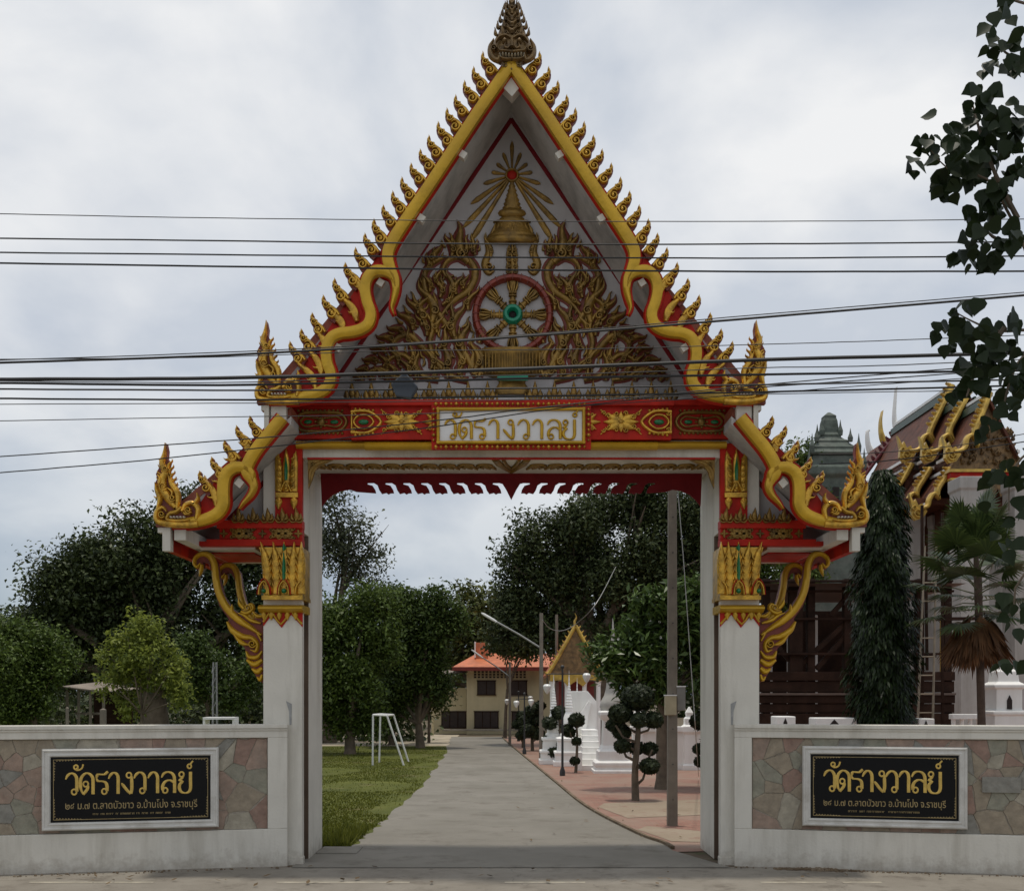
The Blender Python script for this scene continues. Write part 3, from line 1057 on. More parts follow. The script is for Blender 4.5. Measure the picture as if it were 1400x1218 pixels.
# ---- apex finial: a fanged guardian mask under a tall pointed crown
m = MB()
Y = BY - .02
kk = (CAM_D + Y) / FPX
c = W(700, HOR, Y)
prof = [(92, 6), (88, 11), (84, 17), (80, 25), (73, 29), (64, 29), (57, 26), (51, 24), (45, 20), (38, 17.5), (31, 14.5), (23, 11), (15, 8.5), (6, 6), (-4, 3), (-12, .4)]
m.lathe([(r * kk, (HOR - y) * kk) for y, r in prof], (c.x, Y + .06, c.z), 16, .55)
fx = lambda y: Y + .06 - .55 * kk * np.interp(y, [a for a, b in prof][::-1], [b for a, b in prof][::-1])
def fr(pts, w, h, y):
    m.prelief(pts, w, h, fx(y) + .025, 4)
for s in (-1, 1):
    X = lambda a: 700 + s * a
    fr([(X(2), 55), (X(9), 51), (X(17), 53), (X(22), 60)], [1, 2.4, 2.4, .5], .07, 56)
    fr([(X(25), 56), (X(30), 66), (X(28), 78), (X(20), 84), (X(17), 77)], [1, 3.2, 4, 3, 1], .06, 75)
    m.spiral((X(25), 70), 4.5, 0, 1.3 * s, 1.4, .09, fx(70) + .06)
    m.dome((X(10), 59), 4, .09, fx(59) + .02, 8)
    fr([(X(2), 66), (X(6), 70), (X(10), 68), (X(9), 63)], [1, 2.2, 2.2, .5], .09, 67)
    fr([(X(1), 74), (X(9), 73), (X(17), 72), (X(20), 66)], [1.6, 1.8, 1.8, .5], .08, 73)
    fr([(X(1), 84), (X(8), 84), (X(15), 82), (X(17), 76)], [1.6, 2, 1.8, .5], .08, 83)
    for i in range(5):
        y = 48 - i * 9
        m.flame((X(4), y), (X(17 - i * 2.4), y - 10), 3.6 - i * .4, fx(y) + .03, .05, .3 * s)
        m.flame((X(1), y), (X(7 - i * .8), y - 11), 3 - i * .3, fx(y) + .01, .05, -.3 * s, False)
        m.flame((X(20 - i * 2.9), y + 2), (X(24 - i * 3.6), y - 8), 2.6, fx(y) + .07, .05, .2 * s, False)
    m.flame((X(6), 94), (X(15), 84), 3.5, fx(88) + .02, .05, .2 * s)
fr([(700, 56), (700, 62), (700, 69)], [1.5, 2.6, 4], .12, 64)
m.dome((700, 46), 3.2, .09, fx(46) + .02, 8)
m.dome((700, 36), 3.0, .09, fx(36) + .02, 8)
m.prelief([(692, 86), (700, 97), (708, 86)], [2.5, 3, 2.5], .05, fx(86) + .03, 3)
m.mi = 1
for i in range(-3, 4):
    m.dome((700 + i * 4.2, 78.5 - abs(i) * .5), 2.0, .085, fx(78) + .03, 6, 2.4)
for s in (-1, 1):
    m.prelief([(700 + s * 16, 82), (700 + s * 16.5, 76), (700 + s * 15, 71)], [1.8, 1.6, .2], .08, fx(78) + .05, 3)
m.build('apex_finial', [M_BRONZE, mat('aged_ivory', (.34, .29, .2), .5)], gate, smooth=True)

# ---- beam ends below the eaves
def beamend(x0, x1, y0, y1, Y, dep, name='beam_end'):
    m = MB()
    m.pbox(x0, x1, y0, y1, Y, dep)
    half(m, name, M_WHITE, bevel=.006)
beamend(370, 391, 554, 574, -.70, 1.1)
beamend(238, 254, 721, 738.5, -.70, 1.3)
m = MB()
m.pprism([(357, 554), (367.5, 554), (367.5, 590), (361, 590), (361, 561), (357, 561)], -.73, .12)
half(m, 'eave_hook', M_WHITE)
m = MB()
m.pprism([(215.5, 721), (233, 721), (233, 753), (222, 753), (222, 728), (215.5, 728)], -.73, .12)
half(m, 'eave_hook', M_WHITE)
m = MB()
m.pbox(361.5, 367, 556, 588, -.60, 2.7)
half(m, 'eave_fascia', M_RED)
m = MB()
m.pbox(223, 232.5, 724, 752, -.60, 2.6)
half(m, 'eave_fascia', M_RED)

# ---- wings
m = MB()
m.pprism([(398, 556), (356, 592), (213, 716), (225, 722), (362, 600), (398, 568)], -.60, 2.7)
half(m, 'wing_roof_tiles', M_TILE)
m = MB()
m.pprism([(398, 569), (362, 601), (226, 722), (236, 724), (368, 608), (398, 580)], -.645, 2.72)
half(m, 'wing_roof_soffit', M_SOFFIT)
m = MB()
m.pprism([(414, 590), (414, 720), (285, 720)], .10, .12)
half(m, 'wing_tympanum', M_TYMP)
m = MB()
m.prelief([(400, 619), (365, 655), (312, 711)], 3.2, .012, .10, 2)
half(m, 'wing_tympanum_border', M_DKRED)
m = MB()
m.pbox(391, 413.2, 564, 612, .05, .08)
half(m, 'shoulder_wall', M_SOFFIT)
purlin(327, 660, 7.2, math.radians(40), -.70, -.60)
m = MB()
m.pbox(376, 413, 606, 716, -.05, .10)
half(m, 'pilaster', M_RED, bevel=.004)
# pilaster ornament with a green inlay
m = MB()
Y = -.055
for x in (381, 391.5, 402):
    top = 617 if x != 391.5 else 614
    m.prelief([(x, 672), (x, 645), (x + (x - 391.5) * .12, 628), (x + (x - 391.5) * .3, top)], [5, 5.2, 4, .3], .035, Y, 3)
for s in (-1, 1):
    for i in range(6):
        m.flame((391.5 + s * 7, 668 - i * 8), (391.5 + s * 12.5, 660 - i * 8), 2.2, Y - .02, .03, .3 * s, False, 3)
m.prelief([(384, 673), (391.5, 659), (399, 673)], [1.6, 2, 1.6], .06, Y, 3)
m.dome((391.5, 668), 3.5, .06, Y, 8)
m.pbox(376.5, 407, 673, 679.5, -.10, .06)
for x in (381, 402):
    m.flame((x, 680), (x, 697), 5.2, Y, .035, .02, False, 3)
    m.spiral((x, 684), 3, 0, 1.2, 1, .05, Y)
g = half(m, 'pilaster_ornament', M_GILT, smooth=True)
for o in g:
    m = MB()
    m.prelief([(391.5, 657), (391.5, 640), (391.5, 626)], [2.6, 2.9, .5], .055, Y, 3)
    m.build('green_inlay', M_GREEN, o)
# wing entablature with its lotus cresting
m = MB()
m.pbox(296, 413.1, 711, 722, -.10, .19)
m.pbox(300, 413.1, 722, 737, -.06, .16)
m.pbox(282, 413.1, 737, 746, -.10, .19)
half(m, 'wing_entablature', M_RED, bevel=.005)
for i, x in enumerate((326, 346, 366, 386, 405)):
    m = MB()
    Y = -.105
    for s in (-1, 1):
        m.flame((x + s * 3, 711), (x + s * 7, 702), 2.6, Y, .03, .3 * s, False, 3)
        m.prelief([(x, 713), (x + s * 6, 714), (x + s * 10, 709)], [1, 1.4, .5], .03, Y, 3)
    m.flame((x, 712), (x, 694), 4, Y, .04, .05, False, 3)
    m.dome((x, 708), 2.6, .05, Y, 6)
    half(m, 'cresting_lotus', M_OLDGILT, smooth=True)
for x, big in ((306, 0), (332, 1), (359, 0), (386, 1), (408, 0)):
    m = MB()
    Y = -.065
    if big:
        rosette(m, x, 729.5, 15, 6, Y, .025)
    else:
        for a in range(4):
            q = a * PI / 2
            m.prelief([(x, 729.5), (x + 3 * math.cos(q), 729.5 + 3 * math.sin(q)), (x + 6 * math.cos(q), 729.5 + 6 * math.sin(q))], [.8, 2, .2], .025, Y, 2)
    half(m, 'frieze_flower', M_OLDGILT, smooth=True)
# coffered soffit of the wing
m = MB()
z0 = W(0, 746, -.10).z
xa, xb = W(228, 0, -.6).x, W(360, 0).x - .003
m.box(xa, xb, -.095, 1.95, z0 + .002, z0 + .06)
m.mi = 1
m.box(xa + .25, xb - .12, .05, 1.65, z0 - .03, z0 + .02)
m.mi = 0
m.box(xa + .3, xb - .2, .35, 1.35, z0 - .05, z0 + .0)
half(m, 'wing_soffit', [M_RED, M_WHITE])

# ---- capitals
m = MB()
Y = -.10
m.pprism([(354, 748), (362, 770), (364, 800), (360, 814), (413.6, 814), (413.6, 748)], Y + .002, .54)
m.mi = 0
for i, (xb_, xt) in enumerate(((366, 357), (378, 374), (389, 389), (400, 403), (411, 412.5))):
    w = 6.4
    ctr = [(xb_, 812), (xb_, 790), (xb_ + (xt - xb_) * .3, 766), (xt, 741)]
    m.prelief(ctr, [w, w, w * .95, .4], .05, Y, 4)
    for s in (-1, 1):
        for j in range(5):
            y = 800 - j * 9.5
            m.prelief([(xb_ + s * 1, y + 4), (xb_ + s * 4.2, y), (xb_ + s * 5.4, y - 6)], [.5, 1.5, .2], .06, Y, 2)
for x in (362, 389, 412):
    m.prelief([(x - 7, 813), (x - 5.5, 802), (x, 795), (x + 5.5, 802), (x + 7, 813)] if x < 410 else [(x - 7, 813), (x - 5.5, 802), (x, 795)], [1.6] * (5 if x < 410 else 3), .09, Y, 3)
m.pbox(357.5, 413.7, 814, 819.5, -.15, .6)
g = half(m, 'lotus_capital', M_GILT, smooth=True)
for o in g:
    m = MB()
    m.prelief([(389, 793), (389, 775), (389, 756)], [2.6, 3, .8], .085, Y, 3)
    m.prelief([(389, 754), (389, 750), (389, 744)], [.8, 3, .4], .075, Y, 3)
    m.dome((389, 808), 4.5, .08, Y, 8)
    m.dome((361.5, 808), 4, .09, Y, 8)
    m.build('green_inlay', M_GREEN, o)
    m = MB()
    for x in (389, 362):
        m.prelief([(x - 9, 813), (x - 7.5, 801), (x, 791), (x + 7.5, 801), (x + 9, 813)], .9, .075, Y, 3)
    m.build('red_outline', M_RED, o)
m = MB()
A, B = W(353, 837, -.10), W(413.7, 826.5, -.10)
prof = [(.45, A.z), (-.03, A.z), (-.08, A.z + .02), (-.13, A.z + .05), (-.13, A.z + .07), (-.07, B.z), (.45, B.z)]
n = len(prof)
m.add([(A.x, y, z) for y, z in prof] + [(B.x, y, z) for y, z in prof], [tuple(range(n)), tuple(range(2 * n - 1, n - 1, -1))] + [(i, n + i, n + (i + 1) % n, (i + 1) % n) for i in range(n)])
Y = -.015
for x in (361, 371, 382, 393, 404):
    m.flame((x, 837), (x, 848), 3.6, Y, .03, .03, False, 3)
for x in (384,):
    m.prelief([(x - 11, 838), (x, 853), (x + 11, 838)], 1.5, .02, Y, 2)
m.prelief([(400, 838), (413, 853)], 1.5, .02, Y, 2)
m.prelief([(368, 838), (360, 850)], 1.5, .02, Y, 2)
g = half(m, 'collar_moulding', M_GOLD, smooth=True)
for o in g:
    m = MB()
    m.pprism([(359.5, 837), (413.6, 837), (413.6, 857), (398, 840), (385, 858), (371, 841), (359.8, 856)], -.012, .02)
    m.build('red_ground', M_RED, o)

# ---- carved eave brackets, one in front and one behind on each side
def bracket():
    Y = .20
    m = MB()
    m.mi = 1
    m.pprism([(296, 768), (299, 790), (305, 814), (316, 831), (330, 842), (345, 846), (359.8, 842), (359.8, 934), (352, 928), (344, 914), (337, 902), (335, 886), (322, 874), (310, 853), (313, 846), (300, 828), (292, 805), (289, 780), (284, 770), (277, 768), (277, 776), (270, 779), (263, 772), (264, 762), (272, 754), (284, 754)], Y, .14)
    m.mi = 0
    Y2 = Y
    R = lambda pts, w, h=.05: m.prelief(pts, w, h, Y2, 4)
    R([(275, 770), (270, 775), (266, 770), (268, 762), (277, 757), (287, 760), (293, 772), (295, 790), (300, 812), (311, 832), (326, 847), (340, 856), (358, 868)], [1, 2.2, 2.6, 3, 3.6, 4.5, 4.6, 4.8, 5, 5.2, 5, 4, 1.5], .06)
    R([(276, 772), (275, 780), (273, 788)], [2.5, 3, .3])
    R([(318, 838), (317, 832), (318, 826)], [2, 2.5, .2])
    R([(311, 850), (318, 862), (332, 870), (344, 872), (352, 880), (350, 890), (343, 888)], [1.5, 4, 4, 3.4, 3, 2.6, .8])
    R([(320, 866), (330, 878), (342, 882)], [1, 3.4, .6])
    R([(337, 890), (341, 898), (352, 898), (359, 890)], [1, 3, 3, 1.5])
    R([(338, 902), (348, 908), (359, 902)], [2, 4, 3])
    R([(345, 914), (352, 918), (359, 913)], [1.5, 4, 3])
    R([(352, 925), (356, 929), (359, 922)], [1.2, 3, 2])
    R([(326, 838), (334, 841), (344, 848), (357, 852)], [.6, 2.4, 3, 1.5])
    R([(334, 832), (328, 825), (327, 817)], [3, 3, .2])
    R([(330, 836), (338, 838), (346, 832), (344, 826), (338, 828)], [2, 3, 3, 2.4, .6])
    R([(346, 836), (352, 842), (359, 842)], [1.5, 3, 2])
    R([(340, 858), (350, 862), (358, 876)], [1, 2.4, 1.5])
    m.spiral((346, 880), 5.5, .4, 1.4, 1.4, .08, Y)
    m.spiral((340, 831), 4.5, .4, -1.4, 1.3, .08, Y)
    return m
b0 = bracket().build('eave_bracket', [M_GOLD, M_BACK], gate, smooth=True)
mirror(b0)
b1 = b0.copy()
COL.objects.link(b1)
b1.location = (0, 1.3, 0)
mirror(b1)

# ---- name plaque on the entablature
plaque = empty('name_plaque', (0, 0, 0))
tag(plaque, 'white name plaque with raised gold Thai lettering and gold frame above the gateway opening', 'sign')
m = MB()
m.pbox(598, 799, 558, 606, -.29, .088)
m.build('panel', mat('plaque_white', (.70, .69, .68), .5, var=.05, scale=2), plaque)
m = MB()
for p in ([(597, 559.5), (800, 559.5)], [(597, 605), (800, 605)]):
    m.prelief(p, 2.4, .045, -.295, 1)
for p in ([(599, 557.5), (599, 607)], [(798, 557.5), (798, 607)]):
    m.prelief(p, 2.4, .044, -.295, 1)
m.build('frame', M_GOLD, plaque)
m = MB()
for x in range(596, 803, 7):
    for y in (552.5, 611):
        m.dome((x, y), 3.4 if (x // 7) % 2 else 2.4, .04, -.275, 4)
for y in range(560, 608, 7):
    for x in (593, 804.5):
        m.dome((x, y), 3.4 if (y // 7) % 2 else 2.4, .04, -.275, 4)
m.build('bead_border', M_GILT, plaque)
m = MB()
m.pbox(590, 808, 549, 614, -.275, .07)
m.build('backing', M_RED, plaque)
kp = (CAM_D - .295) / FPX
seq = [('wo', 608), ('mai', 622), ('do', 627), ('ro', 648), ('aa', 668), ('ngo', 688), ('wo', 708), ('aa', 728), ('lo', 748), ('yo', 769), ('than', 786)]
for g_, x in seq:
    m = MB()
    letters(m, [(g_, 0)], W(x, 0, -.295).x, W(0, 600, -.295).z, 26 * kp, -.290, 2.0 * kp, .035, sx=1.02)
    m.build('letter', M_GOLD, plaque)

# ================================================================== ground, road, drive, lawn
def noise_ground(name, c1, c2, scale, rough=.9, c3=None, s3=6.0, bump=.3, bs=40, t0=.35, t1=.65, thr=(.52, .68), cracks=0):
    m = bpy.data.materials.new(name)
    m.use_nodes = True
    n, l = m.node_tree.nodes, m.node_tree.links
    b = n['Principled BSDF']
    b.inputs['Roughness'].default_value = rough
    b.inputs['Specular IOR Level'].default_value = .25
    tc = n.new('ShaderNodeTexCoord')
    def nz(s, d=6, r=.6):
        q = n.new('ShaderNodeTexNoise')
        q.inputs['Scale'].default_value = s
        q.inputs['Detail'].default_value = d
        q.inputs['Roughness'].default_value = r
        l.new(tc.outputs['Object'], q.inputs['Vector'])
        return q.outputs[0]
    rp = n.new('ShaderNodeValToRGB')
    rp.color_ramp.elements[0].position, rp.color_ramp.elements[1].position = t0, t1
    rp.color_ramp.elements[0].color, rp.color_ramp.elements[1].color = tuple(c1) + (1,), tuple(c2) + (1,)
    l.new(nz(scale, 8, .65), rp.inputs[0])
    out = rp.outputs[0]
    if c3:
        r3 = n.new('ShaderNodeValToRGB')
        r3.color_ramp.elements[0].position, r3.color_ramp.elements[1].position = thr
        l.new(nz(s3, 9, .7), r3.inputs[0])
        mx = n.new('ShaderNodeMix')
        mx.data_type = 'RGBA'
        l.new(r3.outputs[0], mx.inputs[0])
        l.new(out, mx.inputs[6])
        mx.inputs[7].default_value = tuple(c3) + (1,)
        out = mx.outputs[2]
    if cracks:                                            # thin wandering cracks
        dn = n.new('ShaderNodeTexNoise')
        dn.inputs['Scale'].default_value = 1.6
        dn.inputs['Detail'].default_value = 5
        l.new(tc.outputs['Object'], dn.inputs['Vector'])
        va = n.new('ShaderNodeVectorMath')
        va.operation = 'MULTIPLY_ADD'
        l.new(dn.outputs['Color'], va.inputs[0])
        va.inputs[1].default_value = (1.1, 1.1, 0)
        l.new(tc.outputs['Object'], va.inputs[2])
        vo = n.new('ShaderNodeTexVoronoi')
        vo.feature = 'DISTANCE_TO_EDGE'
        vo.inputs['Scale'].default_value = cracks
        l.new(va.outputs[0], vo.inputs['Vector'])
        rc = n.new('ShaderNodeValToRGB')
        rc.color_ramp.elements[0].position = 0.0
        rc.color_ramp.elements[0].color = (.45, .45, .45, 1)
        rc.color_ramp.elements[1].position = 0.005
        rc.color_ramp.elements[1].color = (0, 0, 0, 1)
        l.new(vo.outputs['Distance'], rc.inputs[0])
        mc = n.new('ShaderNodeMix')
        mc.data_type = 'RGBA'
        rk = n.new('ShaderNodeValToRGB')                  # cracks only in some places
        rk.color_ramp.elements[0].position, rk.color_ramp.elements[1].position = .48, .62
        l.new(nz(.35, 3), rk.inputs[0])
        mk = n.new('ShaderNodeMath')
        mk.operation = 'MULTIPLY'
        l.new(rc.outputs[0], mk.inputs[0])
        l.new(rk.outputs[0], mk.inputs[1])
        l.new(mk.outputs[0], mc.inputs[0])
        l.new(out, mc.inputs[6])
        mc.inputs[7].default_value = (.05, .045, .04, 1)
        out = mc.outputs[2]
    l.new(out, b.inputs['Base Color'])
    bp = n.new('ShaderNodeBump')
    bp.inputs['Strength'].default_value = bump
    bp.inputs['Distance'].default_value = .02
    l.new(nz(bs), bp.inputs['Height'])
    l.new(bp.outputs[0], b.inputs['Normal'])
    return m


M_SOIL = noise_ground('bare_soil', (.085, .062, .042), (.17, .135, .095), .7, c3=(.05, .07, .02), s3=1.5)
M_ROAD = noise_ground('worn_asphalt', (.215, .192, .158), (.275, .25, .21), .9, c3=(.15, .13, .105), s3=2.2, bump=.35, bs=120, cracks=.35)
M_PATH = noise_ground('concrete_drive', (.185, .172, .145), (.245, .228, .197), .45, c3=(.15, .135, .11), s3=1.1, bump=.3, bs=90, cracks=.28)
M_LAWN = noise_ground('lawn_turf', (.062, .074, .012), (.112, .122, .02), .8, c3=(.20, .155, .085), s3=.5, bump=.6, bs=60, thr=(.57, .72))
M_SAND = noise_ground('pale_sandy_ground', (.34, .29, .21), (.46, .40, .31), .6, c3=(.25, .20, .14), s3=1.4)
M_SAND2 = noise_ground('sandy_mortar_strip', (.27, .21, .15), (.34, .28, .21), 1.2, c3=(.24, .15, .11), s3=2.4)
M_DIRT = noise_ground('brown_verge_dirt', (.10, .07, .045), (.19, .14, .09), 2.5, c3=(.28, .23, .17), s3=4, bump=.8, bs=30)


def brick_mat():
    m = bpy.data.materials.new('red_brick_paving')
    m.use_nodes = True
    n, l = m.node_tree.nodes, m.node_tree.links
    b = n['Principled BSDF']
    b.inputs['Roughness'].default_value = .85
    tc = n.new('ShaderNodeTexCoord')
    br = n.new('ShaderNodeTexBrick')
    br.inputs['Scale'].default_value = 1.0
    br.inputs['Brick Width'].default_value = .22
    br.inputs['Row Height'].default_value = .11
    br.inputs['Mortar Size'].default_value = .008
    br.inputs['Color1'].default_value = (.25, .11, .08, 1)
    br.inputs['Color2'].default_value = (.31, .165, .12, 1)
    br.inputs['Mortar'].default_value = (.20, .14, .10, 1)
    l.new(tc.outputs['Object'], br.inputs[0])
    nz = n.new('ShaderNodeTexNoise')
    nz.inputs['Scale'].default_value = .8
    nz.inputs['Detail'].default_value = 8
    l.new(tc.outputs['Object'], nz.inputs['Vector'])
    rp = n.new('ShaderNodeValToRGB')
    rp.color_ramp.elements[0].position, rp.color_ramp.elements[1].position = .38, .72
    l.new(nz.outputs[0], rp.inputs[0])
    mx = n.new('ShaderNodeMix')
    mx.data_type = 'RGBA'
    l.new(rp.outputs[0], mx.inputs[0])
    l.new(br.outputs[0], mx.inputs[6])
    mx.inputs[7].default_value = (.28, .205, .155, 1)
    l.new(mx.outputs[2], b.inputs['Base Color'])
    return m


def sheet(name, pts, z, m):
    b = MB()
    b.add([(p[0], p[1], z) for p in pts], [tuple(range(len(pts)))])
    o = b.build(name, m)
    a = o.data.polygons[0].normal.z
    if a < 0:
        o.data.flip_normals()
    return struct(o)


sheet('ground', [(-1500, -60), (1500, -60), (1500, 2500), (-1500, 2500)], -.012, M_SOIL)
sheet('road', [(-60, -40), (60, -40), (60, -.95), (5, -.22), (-5, -.22), (-60, -.95)], -.004, M_ROAD)
LE = [(478, 1158), (498, 1143), (520, 1126), (545, 1105), (575, 1075), (595, 1050), (607, 1032), (613, 1019), (616, 1007)]
RE = [(922, 1164), (905, 1153), (868, 1139), (800, 1103), (760, 1071), (730, 1046), (706, 1026), (690, 1012), (686, 1007)]
def wob(p, a):
    return (p.x + rnd.uniform(-a, a), p.y)
le = [G(*a) for a in LE]
re_ = [G(*a) for a in RE]
lec = [tuple(q) for q in cat([(p.x, p.y) for p in le], 6)]
rec = [tuple(q) for q in cat([(p.x, p.y) for p in re_], 6)]
lec = [(x + rnd.uniform(-.09, .09), y) for x, y in lec]
drive = [(2.95, -.3), (-2.95, -.3), (-2.95, 1.55), (-2.5, 1.7)] + lec[1:] + rec[::-1][:-1]
sheet('drive', drive, .004, M_PATH)
# concrete kerb between drive and brick paving
k = MB()
kk_ = [(x + .03, y) for x, y in rec[2:]]
for (x0, y0), (x1, y1) in zip(kk_[:-1], kk_[1:]):
    k.bar((x0, y0, .015), (x1, y1, .015), .06, .06)
struct(k.build('kerb', M_DIRT))
# lawn and the pale yard behind it
sheet('lawn', [(-2.95, 1.72), (-2.55, 1.76)] + [(x + .02, y) for x, y in lec[1:]] + [(G(613, 1019).x, yd(1019)), (-60, yd(1019)), (-60, 1.2), (-3.6, 1.2)], 0.0, M_LAWN)
sheet('yard', [(-60, yd(1019.5)), (G(612, 1019.5).x, yd(1019.5)), (G(630, 1003).x, yd(1004)), (-60, yd(1004))], .002, M_SAND)
sheet('brick_pavement', [(x, y) for x, y in rec] + [(30, rec[-1][1]), (30, 1.3), (3.1, 1.3)], 0.0, brick_mat())
sheet('sandy_strip', [G(818, 1103)[:2], G(826, 1098)[:2], G(990, 1092)[:2], G(1010, 1112)[:2], G(858, 1118)[:2]], .006, M_SAND2)
sheet('sandy_strip', [G(872, 1134)[:2], G(885, 1129)[:2], G(1000, 1140)[:2], G(1000, 1152)[:2], G(918, 1150)[:2]], .006, M_SAND2)
# worn edge line on the road
M_LINE = mat('worn_road_paint', (.44, .40, .31), .8, var=.25, scale=6, dirt=(.2, .18, .15), dirt_amt=.9, dirt_scale=5)
for x0, x1 in ((40, 210), (378, 560), (690, 800), (1040, 1130), (1152, 1205)):
    a, b = G(x0, 1205.5), G(x1, 1205.5)
    sheet('edge_line', [(a.x, a.y - .035), (b.x, b.y - .035), (b.x, b.y + .035), (a.x, a.y + .035)], .0, M_LINE)

# grass blades, thickest by the gate and along the ragged edge of the drive
def blades(name, pts, hmin, hmax, m):
    n = len(pts)
    P = np.array(pts)
    a = rng.uniform(0, 2 * PI, n)
    h = rng.uniform(hmin, hmax, n)
    w = rng.uniform(.008, .018, n)
    lean = rng.normal(0, .35, (n, 2)) * h[:, None]
    v = np.zeros((n, 3, 3))
    v[:, 0, 0] = P[:, 0] - np.cos(a) * w
    v[:, 0, 1] = P[:, 1] - np.sin(a) * w
    v[:, 1, 0] = P[:, 0] + np.cos(a) * w
    v[:, 1, 1] = P[:, 1] + np.sin(a) * w
    v[:, 2, :2] = P[:, :2] + lean
    v[:, 2, 2] = h
    return tri_mesh(name, v, m)


def tri_mesh(name, v, m, parent=None):
    """v: (n, k, 3) separate faces"""
    n, kk, _ = v.shape
    me = bpy.data.meshes.new(name)
    me.vertices.add(n * kk)
    me.vertices.foreach_set('co', v.reshape(-1).astype(np.float32))
    me.loops.add(n * kk)
    me.loops.foreach_set('vertex_index', np.arange(n * kk, dtype=np.int32))
    me.polygons.add(n)
    me.polygons.foreach_set('loop_start', np.arange(0, n * kk, kk, dtype=np.int32))
    me.polygons.foreach_set('loop_total', np.full(n, kk, dtype=np.int32))
    me.materials.append(m)
    me.update()
    me.validate()
    o = bpy.data.objects.new(name, me)
    COL.objects.link(o)
    if parent is not None:
        o.parent = parent
    return o


M_GRASS = leaf_mat('grass_blade', (.10, .122, .018), .45, .6, .3)
LX = [p.x for p in le]
LYy = [p.y for p in le]
gp = []
while len(gp) < 42000:
    y = 1.75 + (rng.uniform(0, 1) ** 1.6) * 32
    edge = np.interp(y, LYy, LX)
    x = rng.uniform(-(y + 15) * .2 - 1.2, edge)
    if edge - x < .5 and rng.uniform() < .35:
        continue
    if edge - x < rng.uniform(0, .9) and math.sin(y * 2.1) + math.sin(y * .8 + 1) > .2:
        continue
    if math.sin(x * 1.3 + y * .5) + math.sin(y * .9 - x * .7) > .75 and rng.uniform() < .9:
        continue
    gp.append((x, y))
o = blades('lawn_grass', gp, .012, .045, M_GRASS)
tag(o, 'short mown green grass on the lawn left of the drive', 'grass', kind='stuff')
gp = [(rng.normal(-2.35, .42), rng.normal(2.6, .75)) for _ in range(2600)]
gp = [p for p in gp if p[1] > 1.72 and p[0] < np.interp(p[1], LYy, LX) - .05]
o = blades('weed_grass', gp, .06, .2, M_GRASS)
tag(o, 'taller weedy grass tuft at the foot of the left gate pillar', 'grass', kind='stuff')

# dirt washed up along the wall foot, and fallen leaves and litter
dm = MB()
for i in range(420):
    t = rng.uniform()
    if i < 260:
        x, y = 3.5 + abs(rng.normal(0, .55)), -.28 - abs(rng.normal(0, .05))
        y -= (x - 3.2) * .22
    else:
        s = -1 if t < .5 else 1
        x = s * rng.uniform(3.0, 6.8)
        y = -.26 - (abs(x) - 3.2) * .22 - abs(rng.normal(0, .06))
    r = rng.uniform(.006, .028) * (1.9 * max(.4, 1 - abs(x - 4.1)) if i < 260 else .8)
    dm.lathe([(r, -.003), (r * .8, r * .5), (r * .2, r * .8)], (x, y, 0), 5, rng.uniform(.6, 1))
o = dm.build('verge_dirt', M_DIRT)
tag(o, 'loose brown dirt and crumbs swept against the wall foot', 'dirt', kind='stuff')
lm = []
for i in range(90):
    if i < 45:
        p = G(rng.uniform(700, 960), rng.uniform(1062, 1158))
    else:
        p = G(rng.uniform(30, 1380), rng.uniform(1186, 1212))
    a = rng.uniform(0, 2 * PI)
    L = rng.uniform(.03, .07)
    u = np.array([math.cos(a), math.sin(a), rng.uniform(-.1, .4)]) * L
    s = np.array([-math.sin(a), math.cos(a), rng.uniform(0, .3)]) * L * .4
    c = np.array([p.x, p.y, .03])
    lm.append([c - u, c + s, c + u, c - s])
o = tri_mesh('fallen_leaves', np.array(lm), mat('dead_leaf', (.12, .075, .03), .8, var=.4))
tag(o, 'scattered brown fallen leaves on the road and paving', 'leaves', kind='stuff')
# a low concrete ramp slab at the left pillar
m = MB()
m.box(-2.84, -2.25, .95, 1.62, -.05, .022)
struct(m.build('threshold_slab', M_PATH, bevel=.006))

# ================================================================== boundary walls with crazy stone cladding
M_STONES = [mat('stone_' + n_, c_, .8, var=.22, scale=9, bump=.5, bscale=22, dirt=d_, dirt_amt=.6, dirt_scale=7) for n_, c_, d_ in (
    ('buff', (.285, .235, .17), (.22, .185, .14)), ('greygreen', (.245, .235, .18), (.29, .25, .195)), ('pink', (.30, .215, .165), (.24, .20, .16)),
    ('bluegrey', (.23, .22, .19), (.20, .18, .15)), ('cream', (.345, .31, .24), (.26, .225, .17)), ('russet', (.27, .175, .135), (.22, .17, .13)))]
M_MORTAR = mat('stone_joint', (.30, .265, .215), .9, var=.2, scale=8)


def clip(poly, a, b, c):
    """keep the part with a x + b y <= c"""
    out = []
    for i in range(len(poly)):
        p, q = poly[i], poly[(i + 1) % len(poly)]
        dp, dq = a * p[0] + b * p[1] - c, a * q[0] + b * q[1] - c
        if dp <= 0:
            out.append(p)
        if dp * dq < 0:
            t = dp / (dp - dq)
            out.append((p[0] + t * (q[0] - p[0]), p[1] + t * (q[1] - p[1])))
    return out


ANG = math.radians(12.0)
M_BOARD = mat('black_granite', (.004, .004, .0045), .35, var=.3, scale=30, spec=.2)
M_GOLDLET = mat('gold_leaf_lettering', (.62, .42, .10), .35, .35, var=.2, scale=12)
M_DIMLET = mat('dull_gold_lettering', (.36, .27, .12), .5, .1, var=.2, scale=20)
M_BFRAME = mat('white_frame_paint', (.60, .585, .545), .55, var=.08, scale=4, dirt=(.30, .27, .22), dirt_amt=.6, dirt_scale=3, spec=.3)


